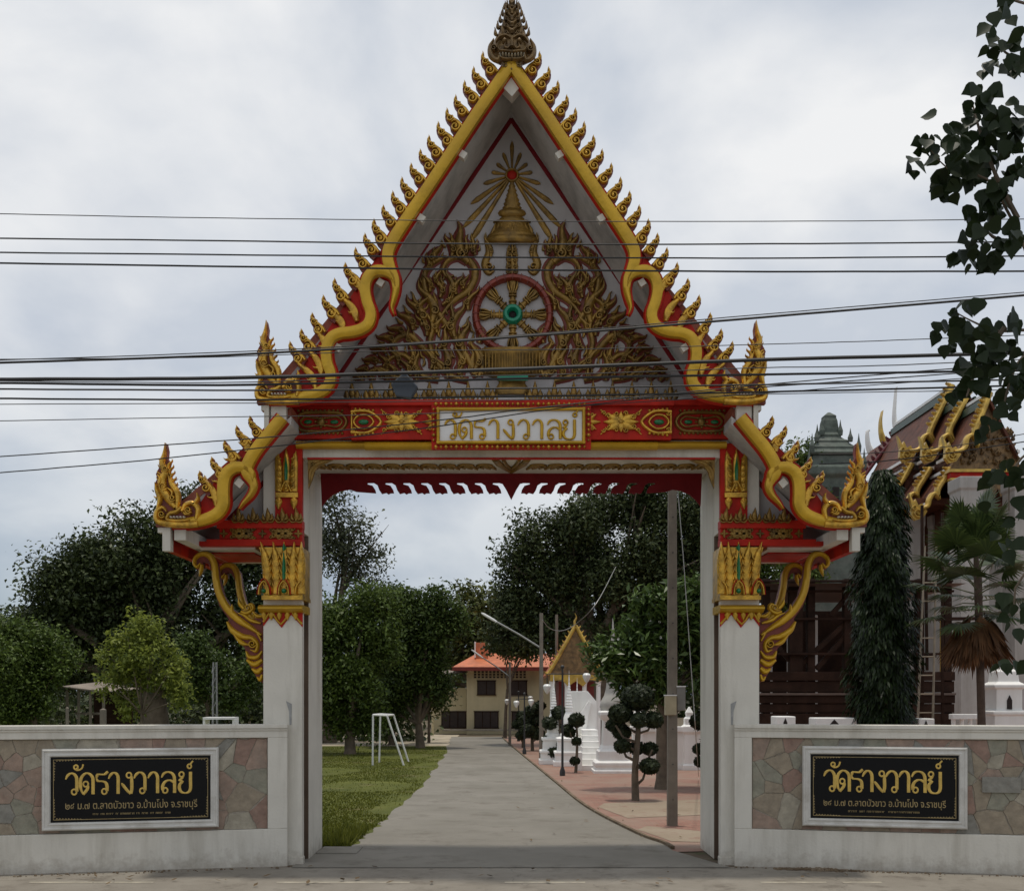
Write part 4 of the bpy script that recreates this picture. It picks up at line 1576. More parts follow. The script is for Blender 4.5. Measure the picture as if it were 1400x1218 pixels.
def boundary(s):
    """s = -1 left of the gate, +1 right"""
    px0 = 393 if s < 0 else 1004
    x0 = W(px0, 0, -.10).x
    root = empty('boundary_wall', (x0, -.10, 0), -s * ANG)
    side = 'left' if s < 0 else 'right'
    tag(root, 'white boundary wall with crazy stone cladding on the %s of the gateway' % side, 'wall')
    def pu(px):
        """distance along the wall of the spot seen at column px"""
        t = (px - CX) / FPX
        return abs((x0 - t * (CAM_D - .10)) / (s * math.cos(ANG) + t * math.sin(ANG)))
    def zz(u, py):
        d = CAM_D - .10 - u * math.sin(ANG)
        return CAM_H + (HOR - py) * d / FPX
    L = 6.4
    ua = pu(366 if s < 0 else 1028)
    z1, z2, zt = .50, 1.735, 1.915
    m = MB()
    bx = lambda a, b, y0, y1, z0, z1_: m.box(*sorted((s * a, s * b)), y0, y1, z0, z1_)
    bx(0, L, 0.0, .22, -.1, z1)                      # plinth
    bx(0, ua, .0, .22, z1, z2)
    bx(ua + 4.3, L, .0, .22, z1, z2)
    bx(0, L, .0, .22, z2, zt - .055)
    bx(ua, ua + 4.3, .055, .21, z1, z2)
    m.build('wall_frame', M_WHITE, root, bevel=.008)
    m = MB()
    bx(-.0, L, -.035, .25, zt - .055, zt)
    bx(0, L, -.018, .24, zt - .085, zt - .0552)
    m.build('coping', M_WHITE, root, bevel=.008)
    m = MB()
    bx(ua + .002, ua + 4.298, .045, .0545, z1 + .002, z2 - .002)
    m.build('mortar_bed', M_MORTAR, root)
    # board rectangle
    pa, pb = (299, 58) if s < 0 else (1097, 1322)
    b0, b1 = pu(pa), pu(pb)
    bz1 = (zz(b0, 1020 if s < 0 else 1018) + zz(b1, 1025 if s < 0 else 1023)) / 2
    bz0 = (zz(b0, 1127 if s < 0 else 1124) + zz(b1, 1138 if s < 0 else 1137)) / 2
    # stones
    seeds = []
    nx, nz_ = 20, 6
    for i in range(nx):
        for j in range(nz_):
            if rnd.random() < .26:
                continue
            seeds.append((ua + (i + .5 + rnd.uniform(-.46, .46)) * 4.3 / nx, z1 + (j + .5 + rnd.uniform(-.46, .46)) * (z2 - z1) / nz_))
    for k, (a, b) in enumerate(seeds):
        poly = [(ua + .004, z1 + .004), (ua + 4.296, z1 + .004), (ua + 4.296, z2 - .004), (ua + .004, z2 - .004)]
        for k2, (c, d) in enumerate(seeds):
            if k2 == k or abs(c - a) > .9:
                continue
            dx, dz = c - a, d - b
            D = math.hypot(dx, dz)
            poly = clip(poly, dx / D, dz / D, (dx * (a + c) / 2 + dz * (b + d) / 2) / D - .001)
            if len(poly) < 3:
                break
        if len(poly) < 3:
            continue
        us, zs_ = [p[0] for p in poly], [p[1] for p in poly]
        if min(us) > b0 + .06 and max(us) < b1 - .06 and min(zs_) > bz0 + .05 and max(zs_) < bz1 - .05:
            continue
        # break the straight edges a little
        q = []
        for i in range(len(poly)):
            p, r = poly[i], poly[(i + 1) % len(poly)]
            q.append(p)
            if math.hypot(p[0] - r[0], p[1] - r[1]) > .07:
                cx_, cz_ = (p[0] + r[0]) / 2, (p[1] + r[1]) / 2
                for w_ in (.25, .5, .75):
                    f = rnd.uniform(.0, .075)
                    mx_, mz_ = p[0] + (r[0] - p[0]) * w_, p[1] + (r[1] - p[1]) * w_
                    q.append((mx_ + (a - mx_) * f, mz_ + (b - mz_) * f))
        m = MB()
        dep = rnd.uniform(.006, .014)
        m.prism([(s * u, z) for u, z in q], .045 - dep, dep)
        n = len(q)
        for i in range(n):                               # chamfered face
            x, y, z = m.v[i]
            m.v[i] = (x + (s * a - x) * .02, y, z + (b - z) * .02)
        m.build('stone', rnd.choice(M_STONES[:5] + M_STONES[:3] + [M_STONES[5]]), root)
    if s > 0:
        u0, u1 = pu(1343), pu(1385)
        m = MB()
        bx(u0, u1 + .1, .0, .03, 1.05, 1.25)
        m.build('concrete_patch', M_STONES[3], root)
    # name board
    bd = empty('name_board', root.location, root.rotation_euler[2])
    tag(bd, 'black granite name board with gold Thai lettering in white frame on %s wall' % side, 'sign')
    lo, hi = sorted((s * b0, s * b1))
    fw = .105
    m = MB()
    m.box(lo + fw, hi - fw, -.028, .05, bz0 + fw, bz1 - fw)
    m.build('panel', M_BOARD, bd)
    m = MB()
    prof = [(0.0, .05), (0.0, -.04), (.015, -.06), (.03, -.06), (.04, -.045), (.065, -.045), (.08, -.055), (.095, -.05), (fw, -.03), (fw, .05)]
    ring = []
    for cxs, czs in ((0, 0), (1, 0), (1, 1), (0, 1)):
        X, Z = (hi if cxs else lo), (bz1 if czs else bz0)
        ring.append([(X + (-d if cxs else d), y, Z + (-d if czs else d)) for d, y in prof])
    vs = [p for r in ring for p in r]
    n = len(prof)
    fs = [(i * n + j, ((i + 1) % 4) * n + j, ((i + 1) % 4) * n + j + 1, i * n + j + 1) for i in range(4) for j in range(n - 1)]
    m.add(vs, fs)
    m.build('frame', M_BFRAME, bd)
    il, ir, ib, it = lo + fw, hi - fw, bz0 + fw, bz1 - fw
    wI, hI = ir - il, it - ib
    m = MB()
    yb = -.029
    e = .035
    for p in ([(il + e, it - e), (ir - e, it - e)], [(il + e, ib + e), (ir - e, ib + e)], [(il + e, ib + e), (il + e, it - e)], [(ir - e, ib + e), (ir - e, it - e)]):
        m.relief(p, [.0035] * 2, .003, yb)
    for cx_, sx_ in ((il + e, 1), (ir - e, -1)):
        for cz_, sz_ in ((it - e, -1), (ib + e, 1)):
            for t in range(9):
                d = .03 + t * .036
                r = .013 * (1 - t / 12)
                m.relief([(cx_ + sx_ * d, cz_), (cx_ + sx_ * (d + .012), cz_ + sz_ * r * 1.6), (cx_ + sx_ * (d + .03), cz_ + sz_ * .004)], [.003, .006, .001], .003, yb)
                if t < 7:
                    m.relief([(cx_, cz_ + sz_ * d), (cx_ + sx_ * r * 1.6, cz_ + sz_ * (d + .012)), (cx_ + sx_ * .004, cz_ + sz_ * (d + .03))], [.003, .006, .001], .003, yb)
    m.build('corner_scrollwork', M_DIMLET, bd)
    H = hI * .325
    zb = it - hI * .575
    for g_, f in (('wo', .092), ('mai', .155), ('do', .178), ('ro', .278), ('aa', .356), ('ngo', .436), ('wo', .515), ('aa', .603), ('lo', .686), ('yo', .795), ('than', .865)):
        m = MB()
        letters(m, [(g_, 0)], il + f * wI, zb, H, yb, .0185, .006, sx=.90)
        m.build('letter', M_GOLDLET, bd)
    cu = bpy.data.curves.new('address_line', 'FONT')
    cu.body = '๒๔ ม.๗ ต.ลาดบัวขาว อ.บ้านโป่ง จ.ราชบุรี'
    cu.size = 1
    cu.extrude = .02
    to = bpy.data.objects.new('address_line', cu)
    COL.objects.link(to)
    bpy.context.view_layer.update()
    me = bpy.data.meshes.new_from_object(to)
    bpy.data.objects.remove(to)
    co = [v.co.x for v in me.vertices]
    if co:
        sc = .825 * wI / (max(co) - min(co))
        me.transform(Matrix.Translation((il + .09 * wI - min(co) * sc, yb, it - hI * .80)) @ Matrix.Rotation(PI / 2, 4, 'X') @ Matrix.Diagonal((sc, sc * 1.28, sc * .3, 1)))
        me.materials.clear()
        me.materials.append(M_DIMLET)
        xs = sorted(set(round(v.co.x, 4) for v in me.vertices))
        cuts = [-1e9] + [(p_ + q_) / 2 for p_, q_ in zip(xs[:-1], xs[1:]) if q_ - p_ > .022] + [1e9]
        for c0, c1 in zip(cuts[:-1], cuts[1:]):           # one part for each word
            bm = bmesh.new()
            bm.from_mesh(me)
            bmesh.ops.delete(bm, geom=[v for v in bm.verts if not c0 < v.co.x < c1], context='VERTS')
            mw = bpy.data.meshes.new('address_word')
            bm.to_mesh(mw)
            bm.free()
            mw.materials.append(M_DIMLET)
            ao = bpy.data.objects.new('address_word', mw)
            COL.objects.link(ao)
            ao.parent = bd
    # the donor line is only a row of specks
    m = MB()
    x = il + .26 * wI
    while x < il + .74 * wI:
        w_ = rnd.uniform(.008, .02)
        if rnd.random() < .86:
            z = it - hI * .895
            m.relief([(x, z), (x, z + .022)], [.0022] * 2, .002, yb)
            m.relief([(x, z + .022), (x + w_ * .8, z + .020)], [.0018] * 2, .0018, yb)
            if rnd.random() < .5:
                m.relief([(x + w_ * .8, z + .02), (x + w_ * .8, z)], [.002] * 2, .0016, yb)
        x += w_ + .006
    m.build('small_print', M_DIMLET, bd)
    return root


boundary(-1)
boundary(1)

# ================================================================== overhead wires along the road
WIRES = [
    # points (px, py), half width px, depth Y, label
    ([(16, 293), (350, 299), (700, 302.5), (1050, 303), (1385, 300)], .6, -4.6, 'thin topmost overhead wire crossing in front of the gable'),
    ([(16, 326), (350, 330), (700, 334), (1050, 333.5), (1385, 331)], 1.0, -4.6, 'second overhead wire from the top, crossing the gable tray'),
    ([(16, 345.5), (350, 349), (700, 352), (1050, 353), (1385, 350.5)], 1.0, -4.6, 'third overhead wire from the top, just under the tray'),
    ([(16, 360), (350, 365), (700, 369), (1050, 371.5), (1385, 371)], 1.2, -4.6, 'fourth overhead wire from the top, above the wheel'),
    ([(16, 495.5), (300, 486), (560, 471), (800, 453.5), (1040, 434), (1385, 405)], 1.6, -5.4, 'sloping black cable that crosses the lower half of the wheel'),
    ([(16, 492), (300, 482), (560, 469), (800, 451), (1040, 430), (1385, 401)], .7, -5.4, 'thin wire running just above the sloping black cable'),
    ([(16, 491), (300, 488), (520, 480), (760, 478), (1040, 471), (1200, 466), (1385, 459)], .6, -5.2, 'hair-thin wire below the sloping cable near the wheel'),
    ([(16, 518.5), (300, 517), (560, 509.5), (800, 501), (1040, 492), (1385, 483)], 2.5, -5.6, 'thickest black cable, crossing above the lotus bud row'),
    ([(16, 524), (300, 526.5), (560, 521), (800, 516), (1040, 512), (1385, 507)], 1.6, -5.6, 'black cable directly under the thickest cable'),
    ([(16, 521), (300, 523), (560, 516), (800, 511), (1040, 503), (1200, 500), (1385, 492)], .7, -5.7, 'thin wire between the two heaviest black cables'),
    ([(16, 532), (350, 533.5), (700, 531), (1040, 526), (1385, 519)], 1.2, -5.5, 'black cable over the lotus bud row'),
    ([(16, 545), (350, 546.5), (700, 542), (1040, 536), (1385, 527.5)], 1.3, -5.5, 'lowest level black cable, just above the name plaque'),
    ([(16, 552.5), (350, 551), (700, 547), (1040, 539), (1200, 536), (1385, 533)], .6, -5.3, 'thin wire under the lowest level black cable'),
    ([(16, 575), (300, 570), (600, 565), (900, 548), (1040, 538), (1385, 512)], .6, -5.0, 'thin wire meeting the left top corner of the name plaque'),
    ([(16, 623), (200, 610), (385, 596), (597, 575), (740, 557), (1000, 530), (1385, 497)], .8, -5.0, 'upper of two slack wires slanting across the name plaque'),
    ([(16, 645), (200, 629), (385, 609), (597, 583), (760, 559), (1000, 533), (1385, 505)], .8, -5.0, 'lower of two slack wires slanting across the name plaque'),
    ([(1120, 621), (1200, 619), (1300, 610), (1385, 596), (1500, 575)], .6, 4.0, 'thin wire in front of the hall roof, upper of two'),
    ([(1120, 634), (1200, 631), (1300, 619), (1385, 606), (1500, 588)], .8, 4.0, 'thin wire in front of the hall roof, lower of two'),
]
for pts, hw, Y, lab in WIRES:
    (xa, ya), (xb, yb_) = pts[0], pts[1]
    (xc, yc), (xd, yd_) = pts[-2], pts[-1]
    P = list(pts)
    if xa < 20:
        P = [(xa - 260, ya - 260 * (yb_ - ya) / (xb - xa))] + P
    if xd < 1400:
        P = P + [(xd + 260, yd_ + 260 * (yd_ - yc) / (xd - xc))]
    q = cat(P, 6)
    m = MB()
    m.tube([W(a[0], a[1] + rnd.uniform(-.25, .25), Y) for a in q], hw * (CAM_D + Y) / FPX, 6)
    o = m.build('overhead_wire', M_WIRE, smooth=True)
    tag(o, lab, 'wire', 'overhead wires along the road')
# grey splice box hung on the cables
sb = empty('splice_box', W(552, 508, -5.5))
tag(sb, 'dark blue-grey splice box hanging from the cables before the gable', 'box')
kx = (CAM_D - 5.5) / FPX
m = MB()
m.prism([(-17 * kx, -18 * kx), (2 * kx, -2 * kx), (20 * kx, -22 * kx), (10 * kx, -38 * kx), (-10 * kx, -35 * kx)], -.04, .08)
m.build('case', mat('grey_plastic', (.045, .055, .07), .5), sb, bevel=.01)
m = MB()
m.tube([(0, 0, .02), (0, 0, -.03)], .01, 6)
m.build('hanger', M_WIRE, sb)

# ================================================================== trees
def leaf_cloud(lobes, n, size, clump=10, spread=.35, shell=.62, droop=0.0, aspect=2.0, seed=0, zmin=.1, rough=.18, up=.7):
    """leaf quads gathered in clumps through the volume of the lobes (centre, rx, ry, rz)"""
    g = np.random.default_rng(seed)
    C = np.array([l[0] for l in lobes])
    Rr = np.array([l[1] for l in lobes])
    wgt = (Rr[:, 0] * Rr[:, 2])
    wgt = wgt / wgt.sum()
    nc = max(1, n // clump)
    li = g.choice(len(lobes), nc, p=wgt)
    d = g.normal(size=(nc, 3))
    d /= np.linalg.norm(d, axis=1)[:, None]
    r = np.where(g.uniform(size=nc) < .8, g.uniform(shell, 1.0, nc), g.uniform(.15, shell, nc))
    # uneven outline: lumpy radius
    ph = g.uniform(0, 2 * PI, (len(lobes), 3))
    f = 1 + rough * (np.sin(d[:, 0] * 5 + ph[li, 0]) + np.sin(d[:, 1] * 6 + ph[li, 1]) + np.sin(d[:, 2] * 7 + ph[li, 2])) / 2
    cc = C[li] + d * Rr[li] * (r * f)[:, None]
    csz = g.uniform(.6, 1.25, nc)
    idx = np.repeat(np.arange(nc), clump)
    N = len(idx)
    P = cc[idx] + np.clip(g.normal(size=(N, 3)), -1.5, 1.5) * (spread * csz[idx])[:, None]
    P[:, 2] = np.maximum(P[:, 2], zmin)
    nrm = g.normal(size=(N, 3)) * .6 + d[idx] * .6 + np.array([0, 0, up])
    nrm /= np.linalg.norm(nrm, axis=1)[:, None]
    a = g.normal(size=(N, 3))
    a[:, 2] -= droop
    a -= nrm * (a * nrm).sum(1)[:, None]
    a /= np.linalg.norm(a, axis=1)[:, None]
    s = np.cross(nrm, a)
    L = size * g.uniform(.6, 1.3, N)
    w = L / aspect
    v = np.zeros((N, 4, 3))
    v[:, 0] = P - a * (L / 2)[:, None]
    v[:, 1] = P + s * (w / 2)[:, None] + nrm * (w * .12)[:, None] - a * (L * .08)[:, None]
    v[:, 2] = P + a * (L / 2)[:, None] - nrm * (L * .12)[:, None]
    v[:, 3] = P - s * (w / 2)[:, None] + nrm * (w * .12)[:, None] - a * (L * .08)[:, None]
    return v


def limb(m, a, b, r0, r1, seg=6, bow=.12, n=5):
    a, b = Vector(a), Vector(b)
    L = (b - a).length
    off = Vector((rnd.uniform(-1, 1), rnd.uniform(-1, 1), rnd.uniform(-.2, .6))) * L * bow
    pts, rr = [], []
    for i in range(n + 1):
        t = i / n
        pts.append(a.lerp(b, t) + off * math.sin(PI * t))
        rr.append(r0 + (r1 - r0) * t)
    m.tube(pts, rr, seg)
    return pts


def tree(name, label, base, lobes_px, Y, lm, n, size, trunk=.25, fork=.45, clump=12, spread=.4, category='tree', group=None, bark=None, ry=.9, rz=1.0, shell=.6, droop=0., aspect=2., seed=1, twigs=True, rough=.2):
    """lobes_px: (px, py, radius px[, dY]) read at depth Y"""
    k = (CAM_D + Y) / FPX
    lobes, main = [], []
    for l in lobes_px:
        dy = l[3] if len(l) > 3 else rnd.uniform(-.5, .5) * l[2] * k
        kk = (CAM_D + Y + dy) / FPX
        c = W(l[0], l[1], Y + dy)
        r = l[2] * kk
        main.append((np.array(c), np.array((r, r * ry, r * rz))))
        if l[2] < 15:
            lobes.append(main[-1])
            continue
        for j in range(6):                               # break the lobe into uneven boughs
            q = np.array([rnd.gauss(0, 1), rnd.gauss(0, 1), rnd.gauss(0, 1)])
            q = q / np.linalg.norm(q) * r * rnd.uniform(.35, .82)
            rr_ = r * rnd.uniform(.26, .52)
            lobes.append((np.array(c) + q, np.array((rr_, rr_ * ry, rr_ * rz * rnd.uniform(.6, .95)))))
    b = W(base, HOR, Y)
    b.z = 0
    root = empty(name, b)
    tag(root, label, category, group)
    zs_ = [l[0][2] for l in lobes]
    top = max(zs_)
    cx_ = sum(l[0][0] for l in lobes) / len(lobes)
    fk = Vector((b.x + (cx_ - b.x) * .3, b.y, min(min(zs_), top * fork) if min(zs_) > .6 else top * fork))
    m = MB()
    m.tube([(b.x, b.y, -.1), (b.x + .02, b.y, fk.z * .12), ((b.x * .6 + fk.x * .4), b.y, fk.z * .55), fk], [trunk * 1.35, trunk * 1.05, trunk * .9, trunk * .75], 10)
    for c, r in main:
        pts = limb(m, fk, c, trunk * .5, trunk * .12)
        if twigs:
            for j in range(3):
                q = pts[rnd.choice((2, 3, 4))]
                e = Vector(c) + Vector((rnd.uniform(-1, 1) * r[0], rnd.uniform(-1, 1) * r[1], rnd.uniform(-.5, 1) * r[2])) * .8
                limb(m, q, e, trunk * .16, trunk * .03, 5, .1, 3)
    m.v = [(x - b.x, y - b.y, z - b.z) for x, y, z in m.v]
    m.build('trunk', bark or M_BARK, root, smooth=True)
    v = leaf_cloud(lobes, n, size, clump, spread, shell, droop, aspect, seed, rough=rough)
    v = v - np.array(b)
    tri_mesh('crown', v, lm, root)
    return root


LM_DARK = leaf_mat('dark_leaf', (.050, .074, .032), .5, .45, .18)
LM_DEEP = leaf_mat('deep_green_leaf', (.062, .104, .030), .5, .45, .22)
LM_MID = leaf_mat('mid_green_leaf', (.078, .128, .032), .5, .45, .25)
LM_OLIVE = leaf_mat('olive_leaf', (.075, .095, .030), .45, .5, .2)
LM_BRIGHT = leaf_mat('bright_green_leaf', (.19, .25, .055), .4, .45, .4)
LM_FRANG = leaf_mat('glossy_long_leaf', (.065, .115, .034), .45, .3, .2)
LM_GREY = leaf_mat('grey_green_leaf', (.075, .095, .058), .4, .5, .2)

GB = 'trees behind the boundary wall'
tree('broad_tree', 'large dark broad-crowned tree rising over the left wall behind the wing', 215, [(30, 850, 46), (62, 835, 46), (95, 805, 46), (125, 775, 44), (150, 800, 60), (165, 755, 58), (222, 730, 60), (270, 712, 46), (315, 730, 40), (335, 775, 60), (255, 790, 80), (150, 840, 85), (60, 905, 70), (230, 880, 85), (320, 860, 70), (400, 810, 50)], 30, LM_DARK, 115000, .21, .55, group=GB, clump=44, spread=.5, seed=3, shell=.6, rough=.24)
tree('feathery_tree', 'tall airy tree with see-through crown beside the left pillar', 450, [(478, 722, 42), (512, 742, 32), (465, 775, 40), (505, 790, 34), (455, 690, 28), (430, 740, 40)], 38, LM_GREY, 5600, .21, .3, group=GB, clump=14, spread=.42, seed=4, shell=.35, rough=.26)
tree('round_tree', 'dark green tree with trunk by the yard, left of the drive', 574, [(555, 830, 32), (592, 830, 32), (615, 856, 22), (535, 862, 38), (578, 870, 40), (555, 905, 36), (596, 892, 22), (575, 925, 20), (548, 948, 24), (600, 940, 14), (530, 975, 22)], 33, LM_DEEP, 34000, .19, .2, group=GB, clump=40, spread=.36, seed=5)
tree('round_tree', 'mid green bushy tree half hidden by the left pillar', 478, [(468, 842, 38), (500, 830, 32), (480, 890, 46), (515, 880, 36), (455, 930, 40), (500, 935, 36), (440, 870, 40), (462, 975, 26), (500, 985, 20), (430, 960, 34), (520, 830, 22)], 28, LM_MID, 32000, .18, .22, group=GB, clump=40, spread=.36, seed=6)
tree('round_tree', 'dark tree filling the gap between round tree and yard building', 536, [(520, 935, 34), (540, 910, 30), (505, 965, 28), (545, 955, 26)], 36, LM_DARK, 7000, .3, .18, group=GB, spread=.4, seed=16)
tree('far_tree', 'far tree behind the orange roof, low on the skyline', 655, [(640, 835, 34), (668, 832, 30), (695, 835, 34), (650, 870, 40), (690, 870, 40), (622, 862, 30), (612, 895, 28), (598, 930, 24), (640, 895, 24)], 62, LM_OLIVE, 9000, .42, .4, group=GB, spread=.6, seed=7)
tree('spreading_tree', 'huge dark spreading tree behind the utility pole', 815, [(712, 775, 32), (735, 735, 34), (775, 712, 42), (825, 692, 48), (880, 690, 50), (935, 705, 50), (990, 740, 60), (745, 800, 52), (800, 775, 62), (870, 770, 72), (945, 790, 70), (715, 850, 42), (770, 855, 52), (840, 850, 60), (705, 815, 26), (920, 860, 60)], 36, LM_DARK, 110000, .21, .6, group=GB, clump=48, spread=.5, seed=8, shell=.55, rough=.24)
tree('drooping_tree', 'small drooping tree before the orange roofed building', 690, [(680, 874, 13), (700, 866, 15), (718, 876, 13), (700, 886, 10), (722, 890, 8)], 44, LM_OLIVE, 4200, .26, .1, group=GB, spread=.3, seed=9, droop=.8)
tree('thin_tree', 'slim young tree with pale trunk standing in the yard', 586, [(584, 930, 16), (596, 945, 12), (575, 955, 12), (600, 962, 9)], 38, LM_OLIVE, 2200, .24, .07, group=GB, spread=.25, seed=10)
fr_ = tree('frangipani_tree', 'frangipani tree with long glossy leaves and white blossoms beside the utility pole', 905, [(940, 812, 34), (905, 838, 34), (868, 868, 32), (838, 905, 28), (880, 905, 40), (925, 880, 44), (955, 850, 40), (960, 920, 36), (905, 935, 30), (860, 932, 22), (990, 870, 40), (822, 892, 18)], 12, LM_FRANG, 13000, .27, .16, group=GB, spread=.2, clump=14, seed=11, aspect=3.4, shell=.7, rough=.2)
tree('yard_tree', 'bright yellow-green young tree behind the left wall', 193, [(190, 848, 18), (175, 872, 24), (212, 868, 24), (165, 905, 30), (200, 905, 34), (236, 905, 24), (150, 930, 24), (190, 940, 34), (232, 935, 26), (250, 955, 16), (175, 965, 20)], 16, LM_BRIGHT, 7000, .14, .06, group=GB, spread=.16, clump=9, seed=12, shell=.45, rough=.3)
tree('yard_tree', 'low olive bushy tree at the far left behind the wall', 50, [(25, 868, 32), (60, 885, 32), (85, 905, 20), (25, 915, 42), (62, 930, 32), (15, 960, 36), (45, 965, 24), (-30, 900, 60), (-25, 960, 50)], 19, LM_MID, 30000, .13, .14, group=GB, clump=36, spread=.26, seed=13)
tree('yard_tree', 'thin dark green sapling between bright tree and lattice post', 278, [(275, 890, 24), (300, 905, 20), (262, 930, 22), (290, 945, 20), (330, 950, 26), (345, 910, 24)], 21, LM_DEEP, 9000, .14, .07, group=GB, clump=14, spread=.25, seed=14)
tree('hall_tree', 'leafy tree peeping out behind the right wing of the gateway', 1085, [(1082, 640, 30), (1110, 632, 24), (1060, 690, 40), (1110, 700, 40), (1080, 780, 44), (1040, 800, 40), (1115, 790, 30), (1060, 850, 44)], 34, LM_MID, 20000, .19, .3, group=GB, clump=36, spread=.4, seed=15)

# a far wood closes the view all round
v = leaf_cloud([(np.array((x, 95 + rng.uniform(-10, 15), rng.uniform(2.5, 5.5))), np.array((7, 4, rng.uniform(4, 6.5)))) for x in np.arange(-95, 130, 7)], 52000, .75, 8, .8, .7, 0, 1.7, 77, rough=.25)
o = tri_mesh('distant_wood', v, LM_DARK)
tag(o, 'dark distant wood closing the view behind the temple grounds', 'wood', kind='stuff')
v = leaf_cloud([(np.array((x, 42 + rng.uniform(-3, 3), rng.uniform(.8, 2.2))), np.array((2.6, 2, rng.uniform(1.6, 2.8)))) for x in np.arange(-46, -5.2, 2.2)], 26000, .34, 8, .4, .7, 0, 1.8, 78, rough=.25)
o = tri_mesh('undergrowth', v, LM_DARK)
tag(o, 'dark tangled undergrowth below the trees left of the yard', 'undergrowth', kind='stuff')

# frangipani blossoms
FRL = [(905, 838, 34), (868, 868, 32), (838, 905, 28), (880, 905, 40), (925, 880, 44), (905, 935, 30), (860, 932, 22)]
fl = []
for i in range(46):
    lx_, ly_, lr_ = FRL[rng.integers(len(FRL))]
    q_ = rng.normal(size=3)
    q_[1] = -abs(q_[1]) - .3
    q_ = q_ / np.linalg.norm(q_) * lr_ * .92
    p = W(lx_ + q_[0], ly_ - q_[2], 12 + q_[1] * 27 / FPX) - fr_.location
    for j in range(5):
        a = j * 2 * PI / 5 + rng.uniform(0, 1)
        u = np.array([math.cos(a), -.3, math.sin(a)]) * .038
        s = np.array([-math.sin(a), 0, math.cos(a)]) * .016
        c = np.array(p)
        fl.append([c, c + u * .6 + s, c + u, c + u * .6 - s])
tri_mesh('blossoms', np.array(fl), mat('white_petal', (.75, .74, .66), .6), fr_)

# ---- columnar mast tree with hanging leaves
b = G(1207, 1110)
b = W(1207, HOR, 6.5)
b.z = 0
mt = empty('mast_tree', b)
tag(mt, 'tall narrow mast tree with drooping dark leaves behind the right wall', 'tree')
m = MB()
kx = (CAM_D + 6.5) / FPX
zt_ = CAM_H + (HOR - 645) * kx
m.tube([(0, 0, -.1), (.02, 0, zt_ * .5), (0, 0, zt_)], [.12, .09, .02], 8)
m.build('trunk', M_BARK, mt, smooth=True)
N = 32000
g = np.random.default_rng(31)
t = g.uniform(0, 1, N) ** .9
prof_t = [0, .05, .2, .36, .5, .7, .85, .95, 1]
prof_r = [.36, .40, .48, .62, .60, .50, .40, .30, .12]
rr = np.interp(t, prof_t, prof_r)
ang = g.uniform(0, 2 * PI, N)
rad = rr * np.sqrt(g.uniform(.25, 1.0, N)) * (1 + .16 * np.sin(ang * 3 + t * 17) + .14 * np.sin(t * 47 + ang * 5) + .1 * np.sin(t * 90 - ang * 7))
P = np.stack([rad * np.cos(ang), rad * np.sin(ang), t * (zt_ + .05)], 1)
out = np.stack([np.cos(ang), np.sin(ang), np.zeros(N)], 1)
a = out * .45 + np.array([0, 0, -1.0]) + g.normal(size=(N, 3)) * .22
a /= np.linalg.norm(a, axis=1)[:, None]
s = np.cross(a, out) + g.normal(size=(N, 3)) * .3
s -= a * (s * a).sum(1)[:, None]
s /= np.linalg.norm(s, axis=1)[:, None]
L = g.uniform(.08, .19, N)
w = L * .13
v = np.stack([P, P + a * (L * .45)[:, None] + s * w[:, None], P + a * L[:, None], P + a * (L * .45)[:, None] - s * w[:, None]], 1)
v[:, :, 2] = np.maximum(v[:, :, 2], .05)
tri_mesh('crown', v, leaf_mat('mast_leaf', (.012, .026, .007), .6, .45, .12), mt)

# ---- fan palm
PY = 5.0
b = W(1345, HOR, PY)
b.z = 0
pm = empty('fan_palm', b)
tag(pm, 'fan palm with a skirt of dead brown fronds in front of the hall columns', 'palm')
kx = (CAM_D + PY) / FPX
zc = CAM_H + (HOR - 790) * kx
m = MB()
top = Vector(((1334 - 1345) * kx, 0, CAM_H + (HOR - 760) * kx))
m.tube([(0, 0, -.1), (-.02, 0, 1.0), (-.05, 0, 2.2), ((1337 - 1345) * kx, 0, zc), top], [.085, .075, .07, .07, .04], 10)
m.build('trunk', mat('palm_trunk', (.075, .05, .035), .9, var=.35, scale=6, bump=.6, bscale=20), pm, smooth=True)
LM_PALM = leaf_mat('palm_leaf', (.045, .075, .026), .4, .4, .2)
LM_DEAD = leaf_mat('dead_palm_leaf', (.125, .070, .038), .35, .8, .1)
def fan(hub, dirv, R, n, spread, m_, droop):
    """one fan leaf: stalk from the trunk and a pleated fan of blades"""
    dirv = Vector(dirv).normalized()
    side = dirv.cross(Vector((0, 0, 1)))
    side = side.normalized() if side.length > .05 else Vector((1, 0, 0))
    nrm = side.cross(dirv)
    fs = []
    for i in range(n):
        q = (i / (n - 1) - .5) * spread
        d = dirv * math.cos(q) + side * math.sin(q)
        r = R * (1 - .18 * abs(q) / spread) * rnd.uniform(.88, 1.05)
        e = hub + d * r + Vector((0, 0, -droop * r)) + nrm * rnd.uniform(-.03, .03)
        mid = hub + d * r * .55 + Vector((0, 0, -droop * r * .12))
        w_ = r * .045
        s_ = d.cross(nrm).normalized() * w_
        fs.append([hub, mid + s_ + nrm * .01, e, mid - s_ + nrm * .01])
    return fs
cr = Vector(((1335 - 1345) * kx, 0, zc))
